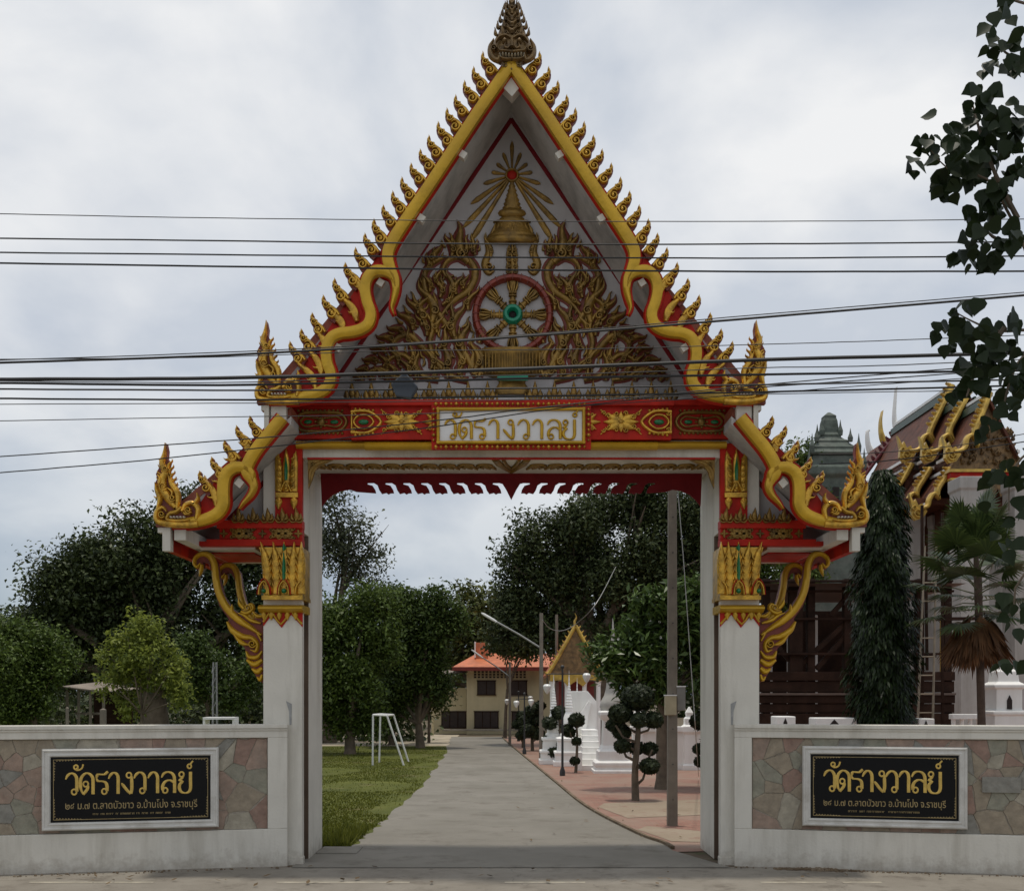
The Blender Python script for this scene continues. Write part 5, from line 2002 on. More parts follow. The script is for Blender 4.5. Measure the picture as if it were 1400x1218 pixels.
for i in range(34):
    a = i * 2.39996
    el = math.radians(80 - i * 3.0)
    d = Vector((math.cos(a) * math.cos(el), math.sin(a) * math.cos(el), math.sin(el)))
    st = cr + Vector((0, 0, .45 - i * .034))
    hub = st + d * rnd.uniform(.45, .8)
    m = MB()
    m.tube([st, st.lerp(hub, .5) + Vector((0, 0, .04)), hub], [.014, .010, .006], 5)
    fo = m.build('leaf_stalk', mat('palm_stalk', (.09, .10, .04), .6), pm)
    f = fan(hub, d, rnd.uniform(.5, .72), 34, 4.0, None, .2)
    tri_mesh('fan_blade', np.array([[list(p) for p in q] for q in f]), LM_PALM, fo)
for i in range(13):
    a = i * 2.39996
    hub = cr + Vector((math.cos(a) * .13, math.sin(a) * .13, -.62 - .03 * i))
    d = Vector((math.cos(a) * .5, math.sin(a) * .5, -1))
    f = fan(hub, d, rnd.uniform(.7, 1.0), 34, 1.3, None, .05)
    tri_mesh('dead_frond', np.array([[list(p) for p in q] for q in f]), LM_DEAD, pm)

# ---- topiary: pom-pom trees along the brick paving
LM_TOP = leaf_mat('clipped_leaf', (.022, .034, .016), .45, .5, .1)
def topiary(label, base_px, pads, seed, n=420, trunkw=.055):
    d0 = G(*base_px)
    Y = d0.y
    k = (CAM_D + Y) / FPX
    root = empty('topiary_tree', d0)
    tag(root, label, 'topiary', 'pom-pom topiary trees beside the drive')
    g = random.Random(seed)
    m = MB()
    z1 = CAM_H + (HOR - pads[0][1]) * k
    x1 = (pads[0][0] - base_px[0]) * k
    tr = [(0, 0, -.05), (x1 * .2 + g.uniform(-.03, .03), .0, z1 * .3), (x1 * .5 + g.uniform(-.04, .04), 0, z1 * .65), (x1, 0, z1)]
    m.tube([tuple(p) for p in cat(tr, 4)], [trunkw * (1.25 - .6 * i / 12) for i in range(13)], 8)
    for (px, py, r) in pads[1:]:
        c = Vector(((px - base_px[0]) * k, g.uniform(-.25, .25), CAM_H + (HOR - py) * k))
        t = max(.15, min(.92, (c.z - .22) / z1))
        q = cat(tr, 4)[int(t * 12)]
        m.tube([q, (q[0] * .35 + c.x * .65, c.y * .6, q[2] * .5 + c.z * .5 - .08), c], [trunkw * .5, trunkw * .4, trunkw * .3], 6)
    m.build('trunk', M_BARK, root, smooth=True)
    for i, (px, py, r) in enumerate(pads):
        c = Vector(((px - base_px[0]) * k, g.uniform(-.25, .25) if i else 0, CAM_H + (HOR - py) * k))
        rr_ = r * k
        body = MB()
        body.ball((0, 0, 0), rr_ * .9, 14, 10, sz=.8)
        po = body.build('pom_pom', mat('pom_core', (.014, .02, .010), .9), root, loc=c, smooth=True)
        gg = np.random.default_rng(seed * 50 + i)
        nn = int(n * (r / 15) ** 1.6) + 160
        dd = gg.normal(size=(nn, 3))
        dd /= np.linalg.norm(dd, axis=1)[:, None]
        P = dd * rr_ * gg.uniform(.86, 1.04, nn)[:, None]
        P[:, 2] *= .8
        nr = dd + gg.normal(size=(nn, 3)) * .5
        nr /= np.linalg.norm(nr, axis=1)[:, None]
        a = gg.normal(size=(nn, 3))
        a -= nr * (a * nr).sum(1)[:, None]
        a /= np.linalg.norm(a, axis=1)[:, None]
        s = np.cross(nr, a)
        L = gg.uniform(.03, .065, nn)[:, None] * min(1.6, max(1, k / .016))
        v = np.stack([P - a * L, P + s * L * .6, P + a * L + nr * L * .3, P - s * L * .6], 1)
        tri_mesh('clipped_leaves', v, LM_TOP, po)
    return root
topiary('tallest pom-pom topiary, next to the utility pole', (869, 1094), [(872, 953, 22), (848, 975, 16), (841, 991, 11), (872, 984, 12), (893, 984, 13), (851, 1001, 12), (850, 1019, 11), (872, 1023, 10.5), (890, 1024, 10.5), (886, 1046, 13)], 1, 900, .07)
topiary('slim pom-pom topiary with open branches before the white stupa steps', (787, 1056), [(788, 984, 11), (779, 1001, 8), (788, 1013, 6), (786, 1040, 6), (776, 996, 7)], 2, 420, .04)
topiary('dense pom-pom topiary left of the slim one on the brick paving', (766, 1044), [(765, 974, 11), (751, 988, 10), (762, 999, 9), (775, 994, 8), (752, 1012, 10), (765, 1018, 10), (775, 1020, 8), (757, 1028, 9)], 3, 420, .06)
topiary('dark clipped topiary beside the far lamp post', (728, 1026), [(728, 972, 11), (720, 985, 11), (734, 984, 11), (724, 998, 12), (738, 965, 8), (735, 1003, 10)], 4, 320, .06)
topiary('smallest pom-pom topiary at the far end of the brick paving', (715, 1022), [(713, 978, 7), (708, 990, 8), (717, 994, 7), (712, 1005, 7)], 5, 260, .05)
topiary('pom-pom topiary half hidden behind the right gate pillar', (962, 1078), [(958, 986, 14), (968, 975, 12), (958, 1024, 9), (958, 1041, 9), (972, 1010, 12)], 6, 500, .05)

# ---- leafy boughs of a roadside tree hanging into the picture at the top right
BYY = -8.6
kb = (CAM_D + BYY) / FPX
br = empty('overhanging_tree', W(1745, 950 + CAM_H / kb, BYY))
br.location.z = 0
tag(br, 'dark leafy boughs of a roadside tree hanging in at the top right', 'tree')
bl = br.location
BOUGHS = [[(1745, 470), (1600, 440), (1440, 380), (1390, 300), (1345, 250), (1300, 225), (1262, 190)], [(1390, 300), (1360, 240), (1335, 180), (1330, 140)], [(1390, 330), (1365, 325), (1345, 315)],
          [(1745, 160), (1600, 130), (1420, 90), (1375, 70), (1365, 45)], [(1745, 500), (1600, 470), (1430, 450), (1370, 450), (1330, 440), (1300, 425)], [(1370, 450), (1340, 500), (1325, 540)], [(1745, 620), (1580, 580), (1440, 600), (1390, 640), (1375, 700)], [(1745, 640), (1560, 660), (1400, 780), (1388, 840)],
          [(1745, 80), (1560, 40), (1390, 8), (1370, 0)], [(1440, 450), (1390, 500), (1370, 560)]]
m = MB()
q0 = lambda p, y=0.: Vector(((p[0] - 1745) * kb, y, CAM_H + (HOR - p[1]) * kb))
m.tube([q0((1745, 1510)), q0((1750, 900)), q0((1743, 420)), q0((1745, 100)), q0((1735, -60))], [.12, .11, .08, .05, .02], 8)
for bgh in BOUGHS:
    pts = [q0(p, rnd.uniform(-.05, .05)) for p in bgh]
    m.tube([tuple(p) for p in cat([tuple(p) for p in pts], 3)], [max(.003, .016 * (1 - i / (3 * len(pts)))) for i in range(3 * (len(pts) - 1) + 1)], 5)
m.build('trunk', M_BARK, br, smooth=True)
SP = []
def cl(x, y, rx, ry_, n):
    for _ in range(int(n * 1.9)):
        SP.append((x + rnd.gauss(0, rx * .5), y + rnd.gauss(0, ry_ * .5)))
for c in ((1266, 195, 16, 14, 6), (1282, 212, 16, 18, 8), (1302, 238, 14, 18, 9), (1325, 232, 14, 10, 6), (1322, 148, 18, 16, 9), (1350, 165, 18, 18, 11), (1340, 195, 16, 18, 10), (1374, 190, 14, 16, 8), (1355, 215, 16, 18, 12), (1345, 275, 14, 22, 11), (1370, 255, 14, 24, 11), (1330, 322, 14, 14, 8), (1355, 335, 14, 12, 8), (1374, 330, 12, 16, 7),
          (1362, 48, 8, 10, 4), (1374, 65, 10, 18, 7), (1383, 95, 8, 12, 4), (1370, 3, 6, 6, 3), (1305, 428, 14, 12, 8), (1318, 460, 14, 14, 9), (1335, 490, 14, 18, 10), (1330, 520, 14, 14, 7), (1362, 480, 18, 16, 8), (1376, 520, 12, 24, 9), (1368, 560, 12, 20, 6), (1382, 440, 8, 16, 4), (1378, 640, 10, 40, 9), (1384, 720, 8, 40, 7), (1384, 830, 6, 30, 5), (1384, 900, 6, 20, 3)):
    cl(*c)
for (x, y) in SP:
    c = q0((x, y), rnd.uniform(-.25, .25))
    r = rnd.uniform(.036, .060)
    ax = Vector((rnd.gauss(0, .7), rnd.gauss(0, .5), -1 + rnd.gauss(0, .45))).normalized()
    nn = Vector((rnd.gauss(0, .6), -1, rnd.gauss(0, .5)))
    sd = ax.cross(nn).normalized()
    nn = sd.cross(ax)
    out = []
    for i, (t, w_) in enumerate(((0, .04), (.12, .62), (.35, .95), (.6, .82), (.82, .45), (1.12, 0))):
        pass
    prof_ = [(0, .04), (.05, .55), (.3, .92), (.6, .8), (.85, .42), (1.2, .0)]
    lf = MB()
    L_ = [c + ax * (t * r * 1.6) + sd * (w_ * r) + nn * (.25 * r * w_) for t, w_ in prof_]
    R_ = [c + ax * (t * r * 1.6) - sd * (w_ * r) + nn * (.25 * r * w_) for t, w_ in prof_]
    M_ = [c + ax * (t * r * 1.6) for t, w_ in prof_]
    lf.add(L_ + M_ + R_, [(i, i + 1, 7 + i, 6 + i) for i in range(5)] + [(6 + i, 7 + i, 13 + i, 12 + i) for i in range(5)])
    lfo = lf.build('leaf', leaf_mat('heart_leaf', (.013, .025, .009), .45, .45, .2), br, smooth=True)


# ================================================================== things in the grounds seen through the gateway
M_WASH = mat('whitewash', (.86, .85, .82), .65, var=.04, scale=2, dirt=(.55, .51, .45), dirt_amt=.4, dirt_scale=1.5, streak=True)
M_CREAM = mat('cream_wall', (.58, .50, .31), .75, var=.1, scale=1, dirt=(.28, .24, .16), dirt_amt=.5, dirt_scale=.8, streak=True)
M_ORANGE = mat('orange_roof_tile', (.50, .14, .05), .55, var=.25, scale=2.5, dirt=(.25, .08, .04), dirt_amt=.6, dirt_scale=1.5)
M_DARKWIN = mat('dark_louvre', (.035, .022, .018), .5, var=.3, scale=6)
M_WOOD = mat('dark_brown_timber', (.034, .017, .011), .7, var=.4, scale=3, bump=.4, bscale=20, spec=.12)
M_POLE = mat('weathered_pole', (.20, .17, .135), .85, var=.2, scale=4, dirt=(.10, .08, .06), dirt_amt=.6, streak=True)
M_IRON = mat('dark_iron', (.03, .03, .03), .5)
M_GLOBE = mat('white_lamp_glass', (.72, .72, .70), .3, var=.03)
M_PRANG = mat('grey_green_stone', (.085, .105, .088), .85, var=.35, scale=3, bump=.5, bscale=10, dirt=(.16, .16, .14), dirt_amt=.6)
M_HALLGOLD = mat('hall_gilding', (.55, .36, .07), .38, .35, var=.3, scale=4, dirt=(.22, .11, .03), dirt_amt=.5, dirt_scale=3)
M_HALLDARK = mat('hall_carved_gilding', (.21, .125, .05), .5, .25, var=.5, scale=5, bump=.8, bscale=8, dirt=(.03, .02, .012), dirt_amt=.9, dirt_scale=4)
M_HALLTILE = mat('red_brown_hall_tile', (.115, .042, .024), .6, var=.4, scale=2, bump=.5, bscale=9, spec=.2, dirt=(.05, .03, .025), dirt_amt=.7)
M_HALLSHADE = mat('shaded_hall_whitewash', (.40, .385, .36), .7, var=.1, scale=1.5, dirt=(.2, .18, .15), dirt_amt=.6, streak=True, spec=.2)  # whitewash greyed: shade under the hall roofs is put into the colour
M_TILEGREEN = mat('green_edge_tile', (.045, .075, .05), .4, var=.3, scale=3)
M_THATCH = mat('rusty_tin', (.24, .20, .16), .7, .1, var=.3, scale=1.5)

# ---- goal frame on the lawn
A0, B0, C0, D0 = G(509.5, 1046), G(518.5, 1042), G(552, 1046), G(558.5, 1041)
gf = empty('goal_frame', A0)
tag(gf, 'small white tubular goal frame on the lawn', 'goal')
def up(p, px, py):
    return W(px, py, p.y)
At, Bt, Ct, Dt = up(A0, 510, 977), up(B0, 520, 976), up(C0, 529, 978), up(D0, 538, 977)
M_GOAL = mat('white_tube', (.72, .72, .70), .5, var=.08, scale=3, dirt=(.3, .25, .2), dirt_amt=.4)
for nm, (p, q) in {'post': (A0, At), 'post.': (B0, Bt), 'brace': (C0, Ct), 'brace.': (D0, Dt), 'side_bar': (At, Ct), 'side_bar.': (Bt, Dt), 'crossbar': (At, Bt), 'crossbar.': (Ct, Dt)}.items():
    m = MB()
    m.tube([p - A0, q - A0], .032, 8)
    m.build(nm.rstrip('.'), M_GOAL, gf, smooth=True)

# ---- yard building with the orange hipped roof
YB = 50.0
bd_ = empty('yard_building', W(680, 1003, YB))
bd_.location.z = 0
tag(bd_, 'cream two-storey building with orange hipped roof at the end of the drive', 'building')
o0 = bd_.location.copy()
def bpart(m, name, mt, parent=None, **kw):
    m.v = [(x - o0.x, y - o0.y, z - o0.z) for x, y, z in m.v]
    return m.build(name, mt, parent or bd_, **kw)
def wpx(px, py, Y):
    return W(px, py, Y)
m = MB()
a, b = W(638, 1003, YB), W(790, 911, YB)
m.box(a.x, b.x, YB, YB + 8, -.1, b.z)
bpart(m, 'wall', M_CREAM)
m = MB()
a, b = W(590, 1003, YB + 1), W(637.7, 940, YB + 1)
m.box(a.x, b.x, YB + 1, YB + 6, -.1, b.z)
bpart(m, 'side_wall', M_CREAM)
m = MB()
a, b = W(520, 967, YB - 2), W(592, 940, YB - 2)
m.box(a.x, b.x, YB - 2, YB - 1.8, a.z, b.z)
bpart(m, 'porch_parapet', M_CREAM)
for x in (522, 545, 568, 590):
    m = MB()
    a, b = W(x, 1003, YB - 1.95), W(x + 3, 967, YB - 1.95)
    m.box(a.x, b.x, YB - 1.95, YB - 1.85, 0, b.z)
    bpart(m, 'porch_post', M_CREAM)
def hwin(x0, x1, y0, y1, Y, par=True):
    a, b = W(x0, y1, Y), W(x1, y0, Y)
    m = MB()
    m.box(a.x, b.x, Y - .04, Y + .02, a.z, b.z)
    w_ = bpart(m, 'window', M_DARKWIN)
    m = MB()
    f = .06
    m.box(a.x - f, b.x + f, Y - .07, Y, b.z, b.z + f)
    m.box(a.x - f, b.x + f, Y - .09, Y, a.z - f, a.z)
    n = max(1, int((b.x - a.x) / .45))
    for i in range(n + 1):
        x = a.x + (b.x - a.x) * i / n
        m.box(x - .025, x + .025, Y - .06, Y - .041, a.z, b.z)
    bpart(m, 'window_frame', M_WOOD, w_)
hwin(653, 677, 931, 949, YB)
hwin(698, 720, 931, 949, YB)
hwin(649, 681, 973, 994, YB)
hwin(700, 730, 973, 994, YB)
hwin(604, 637, 973, 994, YB + 1)
m = MB()
for i in range(14):
    for j in range(3):
        a, b = W(648 + i * 5.2, 919.5 + j * 3.6, YB), W(651.2 + i * 5.2, 917 + j * 3.6, YB)
        m.box(a.x, b.x, YB - .03, YB + .01, a.z, b.z)
o = bpart(m, 'vent_blocks', M_DARKWIN)
o['kind'] = 'stuff'
m = MB()
e0, e1 = W(616, 913, YB - .9), W(800, 913, YB - .9)
r0, r1 = W(652, 893, YB + 4), W(790, 893, YB + 4)
m.add([e0, e1, (e1.x, YB + 9, e1.z), (e0.x, YB + 9, e0.z), r0, r1], [(0, 1, 5, 4), (1, 2, 5), (2, 3, 4, 5), (3, 0, 4), (3, 2, 1, 0)])
rf = bpart(m, 'roof', M_ORANGE)
m = MB()
m.bar(e0 + Vector((0, 0, -.05)), e1 + Vector((0, 0, -.05)), .12, .22)
bpart(m, 'roof_fascia', mat('dark_red_board', (.20, .03, .02), .6), rf)
m = MB()
a, b = W(650, 897, YB + 2), W(668, 878, YB + 2)
m.add([(a.x, YB + 2, a.z - .5), (b.x, YB + 2, a.z - .5), (b.x - .1, YB + 2.2, b.z), (a.x, YB + 2.2, b.z), (a.x, YB + 5, a.z - .5), (b.x, YB + 5, a.z - .5), (b.x - .1, YB + 4.8, b.z), (a.x, YB + 4.8, b.z)], [(0, 1, 2, 3), (1, 5, 6, 2), (5, 4, 7, 6), (4, 0, 3, 7), (3, 2, 6, 7)])
bpart(m, 'upper_roof', M_ORANGE, rf)
m = MB()
a, b = W(648.5, 899, YB + 1.9), W(650.3, 877, YB + 1.9)
m.box(a.x, b.x, YB + 1.9, YB + 5, a.z, b.z)
bpart(m, 'verge_board', M_WASH, rf)
m = MB()
a, b, c = W(600, 922, YB), W(640, 919, YB), W(640, 935, YB)
m.add([(a.x, YB - .5, a.z), (b.x, YB - .5, b.z), (b.x, YB + 5, b.z + .4), (a.x, YB + 5, a.z + .4)], [(0, 1, 2, 3)])
bpart(m, 'lean_to_roof', M_THATCH, rf)
m = MB()
a, b = W(605, 999, YB - 1), W(760, 996.5, YB - 1)
m.box(a.x, b.x, YB - 1.2, YB - .6, a.z, b.z)
bpart(m, 'long_step', M_CONC)

# ---- small shrine with the gilded gable
YS = 27.0
sh = empty('gilded_shrine', W(787, 1000, YS))
sh.location.z = 0
o0 = sh.location.copy()
tag(sh, 'small shrine with steep gilded gable behind the white stupas', 'shrine')
def spart(m, name, mt, parent=None, **kw):
    m.v = [(x - o0.x, y - o0.y, z - o0.z) for x, y, z in m.v]
    return m.build(name, mt, parent or sh, **kw)
m = MB()
m.pprism([(787, 860), (753, 921), (821, 921)], YS, .15)
spart(m, 'gable', M_HALLDARK)
for s in (-1, 1):
    m = MB()
    m.prelief([(787, 855), (787 - s * 16, 884), (787 - s * 30, 909), (787 - s * 38, 921), (787 - s * 42, 918)], [2.6, 2.6, 2.6, 2.6, .5], .1, YS - .05, 3, .1)
    for i in range(9):
        t = (i + 1) / 10
        x, y = 787 - s * 37 * t, 855 + 66 * t
        m.flame((x, y), (x - s * 3.5, y - 7), 1.5, YS - .04, .06, .2 * s, False, 3, .05)
    spart(m, 'gable_board', M_HALLGOLD)
    m = MB()
    m.pprism([(787, 857), (787 - s * 40, 922), (787 - s * 38, 925), (787, 861)], YS + .02, 5)
    spart(m, 'roof_slope', M_ORANGE)
m = MB()
m.prelief([(787, 858), (785.5, 850), (788, 844), (786, 838)], [2, 1.6, 1, .2], .05, YS - .06, 4, .05)
spart(m, 'apex_horn', M_HALLGOLD)
m = MB()
m.pprism([(752, 922), (822, 922), (822, 931), (806, 929), (797, 938), (787, 931), (777, 938), (768, 929), (752, 931)], YS - .02, .12)
spart(m, 'carved_beam', M_HALLGOLD)
m = MB()
m.pbox(764, 812, 931, 1000, YS + 1.2, 3)
spart(m, 'inner_wall', mat('shrine_red', (.20, .03, .022), .6, var=.2))
for x in (755, 775, 799, 818):
    m = MB()
    a = W(x, 1000, YS + .2)
    m.lathe([(.13, 0), (.12, .2), (.09, .25), (.085, W(0, 931, YS).z - .2), (.12, W(0, 931, YS).z)], (a.x, YS + .2, 0), 10)
    spart(m, 'column', M_WASH)

# ---- white stupas, their stair and the balustrade
def stupa_prof(h, r):
    return [(r, 0), (r, h * .05), (r * .88, h * .055), (r * .88, h * .12), (r * .95, h * .125), (r * .95, h * .15), (r * .74, h * .16), (r * .74, h * .26), (r * .82, h * .265), (r * .82, h * .29), (r * .6, h * .30)]
def stupa(name, label, px, Y, top, r, sq=True, group='white stupas beside the drive'):
    b = W(px, HOR, Y)
    b.z = 0
    H = W(0, top, Y).z
    root = empty(name, b)
    tag(root, label, 'stupa', group)
    m = MB()
    m.lathe(stupa_prof(H, r), (0, 0, 0), sq=PI / 4)
    m.build('tiered_base', M_WASH, root, bevel=.012)
    m = MB()
    m.lathe([(r * .56, H * .30), (r * .56, H * .33), (r * .44, H * .35), (r * .46, H * .40), (r * .42, H * .46), (r * .30, H * .53), (r * .20, H * .57)], (0, 0, 0), 18)
    m.build('bell', M_WASH, root, smooth=True)
    m = MB()
    pr = [(r * .24, H * .57), (r * .24, H * .60)]
    for i in range(9):
        t = i / 9
        z = H * (.60 + .27 * t)
        q = r * (.17 * (1 - t) + .03)
        pr += [(q, z), (q * 1.25, z + H * .012), (q, z + H * .026)]
    pr += [(r * .03, H * .88), (r * .045, H * .90), (r * .02, H * .94), (r * .004, H)]
    m.lathe(pr, (0, 0, 0), 14)
    m.build('spire', M_WASH, root, smooth=True)
    return root
stupa('small_stupa', 'slim white stupa, leftmost of the spires by the shrine', 757, 22, 921, .5)
stupa('small_stupa', 'slim white stupa, tallest spire, left of the stair', 778, 21, 916, .52)
stupa('small_stupa', 'short white stupa with broad pointed cap beside the stair', 789, 24, 926, .45)
# big urn-shaped stupa by the paving
YU = yd(1057) + .6
b = W(838, HOR, YU)
b.z = 0
us = empty('urn_stupa', b)
tag(us, 'large white urn-topped stupa on moulded plinth behind tall topiary', 'stupa', 'white stupas beside the drive')
ku = (CAM_D + YU) / FPX
zu = lambda py: CAM_H + (HOR - py) * ku
m = MB()
m.lathe([(.62, -.05), (.62, .08), (.56, .10), (.54, .16), (.58, zu(1045)), (.58, zu(1041)), (.47, zu(1038)), (.47, zu(1026)), (.40, zu(1023)), (.33, zu(1018)), (.31, zu(985)), (.38, zu(981)), (.42, zu(977)), (.42, zu(973)), (.36, zu(971))], (0, 0, 0), sq=PI / 4)
m.build('plinth', M_WASH, us, bevel=.015)
m = MB()
m.lathe([(.34, zu(971)), (.40, zu(966)), (.36, zu(958)), (.26, zu(950)), (.21, zu(940)), (.19, zu(931)), (.23, zu(930)), (.23, zu(927)), (.18, zu(926)), (.17, zu(915)), (.13, zu(900)), (.05, zu(870)), (.01, zu(845))], (0, 0, 0), 20)
m.build('urn', mat('grey_whitewash', (.45, .43, .39), .7, var=.1, scale=3, dirt=(.22, .2, .17), dirt_amt=.7, streak=True), us, smooth=True)
# raised white platform with stair
YP = YU + .5
st = empty('white_stair', W(800, HOR, YP))
st.location.z = 0
o0 = st.location.copy()
tag(st, 'white masonry stair and platform between stupas and topiary', 'stair')
kp_ = (CAM_D + YP) / FPX
for i in range(7):
    m = MB()
    a = W(796 + i * 1.0, HOR, YP)
    b = W(824, HOR, YP)
    z0, z1 = .17 * i, .17 * (i + 1)
    m.box(a.x - o0.x, b.x - o0.x, .30 * i + .05, 3.2, z0 + (.001 if i else -.1), z1)
    m.build('step', M_WASH, st, bevel=.008)
m = MB()
m.prism([((788 - 800) * kp_, 0), ((788 - 800) * kp_, CAM_H + (HOR - 1028) * kp_), ((796 - 800) * kp_, CAM_H + (HOR - 1028) * kp_), ((796 - 800) * kp_, 0)], 0, .4)
m.build('stair_pier', M_WASH, st, bevel=.01)
m = MB()
m.prism([(-.35, 0), (.60, 0), (.60, CAM_H + (HOR - 960) * kp_), (.30, CAM_H + (HOR - 944) * kp_), (-.30, CAM_H + (HOR - 944) * kp_), (-.30, CAM_H + (HOR - 968) * kp_), (-.42, CAM_H + (HOR - 973) * kp_), (-.42, CAM_H + (HOR - 978) * kp_), (-.30, CAM_H + (HOR - 984) * kp_)], 3.2, 2.0)
m.build('platform_wall', M_WASH, st, bevel=.01)
m = MB()
m.prism([(-.25, 0), (0.0, 0), (.40, CAM_H + (HOR - 962) * kp_), (.32, CAM_H + (HOR - 958) * kp_), (-.25, CAM_H + (HOR - 1000) * kp_)], 3.0, .19)
m.build('sloping_parapet', M_WASH, st, bevel=.01)
# balustrade wall running right
YW = YU + .9
bw = empty('balustrade_wall', W(860, HOR, YW))
bw.location.z = 0
tag(bw, 'low white moulded enclosure wall with capped posts behind the utility pole', 'wall')
kw_ = (CAM_D + YW) / FPX
X_ = lambda px: (px - 860) * kw_
Z_ = lambda py: CAM_H + (HOR - py) * kw_
m = MB()
m.box(X_(866), X_(1010), 0, .25, -.1, Z_(1045))
m.box(X_(866), X_(1010), .05, .2, Z_(1045), Z_(1000))
m.box(X_(866), X_(1010), -.03, .28, Z_(1000), Z_(993))
m.build('wall_body', M_WASH, bw, bevel=.012)
for px in (872, 905, 943, 990):
    m = MB()
    m.lathe([(.23, -.1), (.23, .14), (.17, .18), (.16, Z_(1004)), (.22, Z_(1000)), (.22, Z_(993)), (.15, Z_(990)), (.15, Z_(982)), (.09, Z_(979)), (.11, Z_(974)), (.02, Z_(966))], (X_(px), .12, 0), sq=PI / 4)
    m.build('post', M_WASH, bw, bevel=.01)

# ---- utility pole by the right pillar, with boxes and guy wire
pb = G(919, 1128)
up_ = empty('utility_pole', pb)
tag(up_, 'square concrete utility pole with meter boxes just inside the gateway', 'pole')
kq = (CAM_D + pb.y) / FPX
zq = lambda py: CAM_H + (HOR - py) * kq
m = MB()
m.lathe([(.088, -.1), (.080, zq(900)), (.070, zq(640)), (.068, zq(560))], (0, 0, 0), sq=PI / 4)
m.build('shaft', M_POLE, up_, bevel=.012)
m = MB()
for py in range(660, 1110, 48):
    m.tube([(0, -.10, zq(py)), (0, .10, zq(py))], .011, 6)
m.build('bolt_holes', M_IRON, up_)
for nm, x0, x1, y0, y1, yy, mt in (('meter_box', 907.5, 922.5, 951, 977, -.22, mat('cream_box', (.40, .34, .22), .6)), ('switch_box', 924.5, 936, 939, 971, -.1, mat('grey_box', (.22, .21, .19), .6))):
    m = MB()
    m.box((x0 - 919) * kq, (x1 - 919) * kq, yy, yy + .16, zq(y1), zq(y0))
    bx_ = m.build(nm, mt, up_, bevel=.01)
    m = MB()
    m.box((x0 - 919.6) * kq, (x1 - 918.4) * kq, yy - .01, yy + .17, zq(y0) + .001, zq(y0) + .02)
    m.build('box_lid', M_WASH, bx_)
gw = MB()
gw.tube([W(924, 640, pb.y), W(934, 760, pb.y - .2), W(950, 985, pb.y - .6), G(955, 1066) + Vector((0, 0, .1))], .008, 5)
o = gw.build('guy_wire', mat('grey_wire', (.32, .31, .29), .5, .4))
tag(o, 'thin pale guy wire slanting down beside the utility pole', 'wire')

# ---- lamp posts and other poles along the drive
def thin_pole(name, label, px, base_py, top_py, r, cat_='pole', arm=None, Y=None):
    Yp = yd(base_py) if Y is None else Y
    b = W(px, HOR, Yp)
    b.z = 0
    root = empty(name, b)
    tag(root, label, cat_)
    kz = (CAM_D + Yp) / FPX
    m = MB()
    m.tube([(0, 0, -.1), (0, 0, CAM_H + (HOR - top_py) * kz)], [r, r * .8], 10)
    m.build('shaft', M_POLE, root, smooth=True)
    if arm:
        (ax, ay), (bx_, by_) = arm
        P = lambda x, y: Vector(((x - px) * kz, 0, CAM_H + (HOR - y) * kz))
        m = MB()
        m.tube([P(ax, ay), P((ax + bx_) / 2, (ay + by_) / 2 - 1), P(bx_, by_)], r * .45, 6)
        a_ = m.build('arm', M_STEEL, root, smooth=True)
        m = MB()
        e = P(bx_, by_)
        d = (P(bx_, by_) - P(ax, ay)).normalized()
        m.tube([e - d * .1, e + d * .15, e + d * .55, e + d * .65], [r * .3, r * .6, r * .55, r * .2], 8)
        m.build('lamp_head', M_GLOBE, a_, smooth=True)
    return root
thin_pole('street_lamp', 'street lamp pole with long arm slanting left over the drive', 740, 1037, 838, .085, 'lamp', ((740, 886), (679, 850)))
thin_pole('street_lamp', 'far street lamp with slanting arm before the cream building', 697, 1019, 905, .07, 'lamp', ((697, 925), (660, 899)))
thin_pole('service_pole', 'grey service pole behind the nearer street lamp', 761, 1024, 840, .08)
thin_pole('service_pole', 'thin pole rising behind the shrine gable', 794, 1015, 852, .05)
def globe_lamp(label, px, Y, top, arms):
    b = W(px, HOR, Y)
    b.z = 0
    root = empty('garden_lamp', b)
    tag(root, label, 'lamp', 'garden lamps with white glass shades')
    kz = (CAM_D + Y) / FPX
    zt_ = CAM_H + (HOR - top) * kz
    m = MB()
    m.tube([(0, 0, -.05), (0, 0, zt_)], [.036, .026], 8)
    m.lathe([(.08, 0), (.08, .12), (.04, .25)], (0, 0, 0), 10)
    m.ball((0, 0, zt_ + .05), .06, 8, 6)
    m.build('post', M_IRON, root, smooth=True)
    for ax, ay in arms:
        x, z = (ax - px) * kz, CAM_H + (HOR - ay) * kz
        m = MB()
        m.tube([(0, 0, zt_ - .15), (x * .6, 0, zt_ - .15), (x, 0, zt_ - .15), (x, 0, z + .12)], .018, 6)
        a_ = m.build('arm', M_IRON, root, smooth=True)
        m = MB()
        m.lathe([(.01, -.16), (.06, -.10), (.11, .0), (.12, .07), (.08, .12), (.03, .13)], (x, 0, z), 12)
        m.build('glass_shade', M_GLOBE, a_, smooth=True)
    return root
globe_lamp('garden lamp with two heart-shaped white shades before the white stupas', 769, 16.5, 914, ((748, 941), (802, 926)))
globe_lamp('smaller twin garden lamp beside the far street lamp', 709, 40, 947, ((693, 959), (725, 955)))
globe_lamp('garden lamp left of the dark clipped topiary', 717, 28, 950, ((706, 962), (726, 960)))
# cable looping from the pole to the shrine gable
m = MB()
m.tube([tuple(q) for q in cat([tuple(W(742, 848, 24)), tuple(W(752, 859, 25)), tuple(W(768, 862, 26)), tuple(W(787, 853, 26.8)), tuple(W(815, 825, 25)), tuple(W(842, 775, 30))], 5)], .015, 5)
o = m.build('looping_cable', M_STEEL, smooth=True)
tag(o, 'slack pale cable looping from lamp pole over the shrine into the big tree', 'wire')

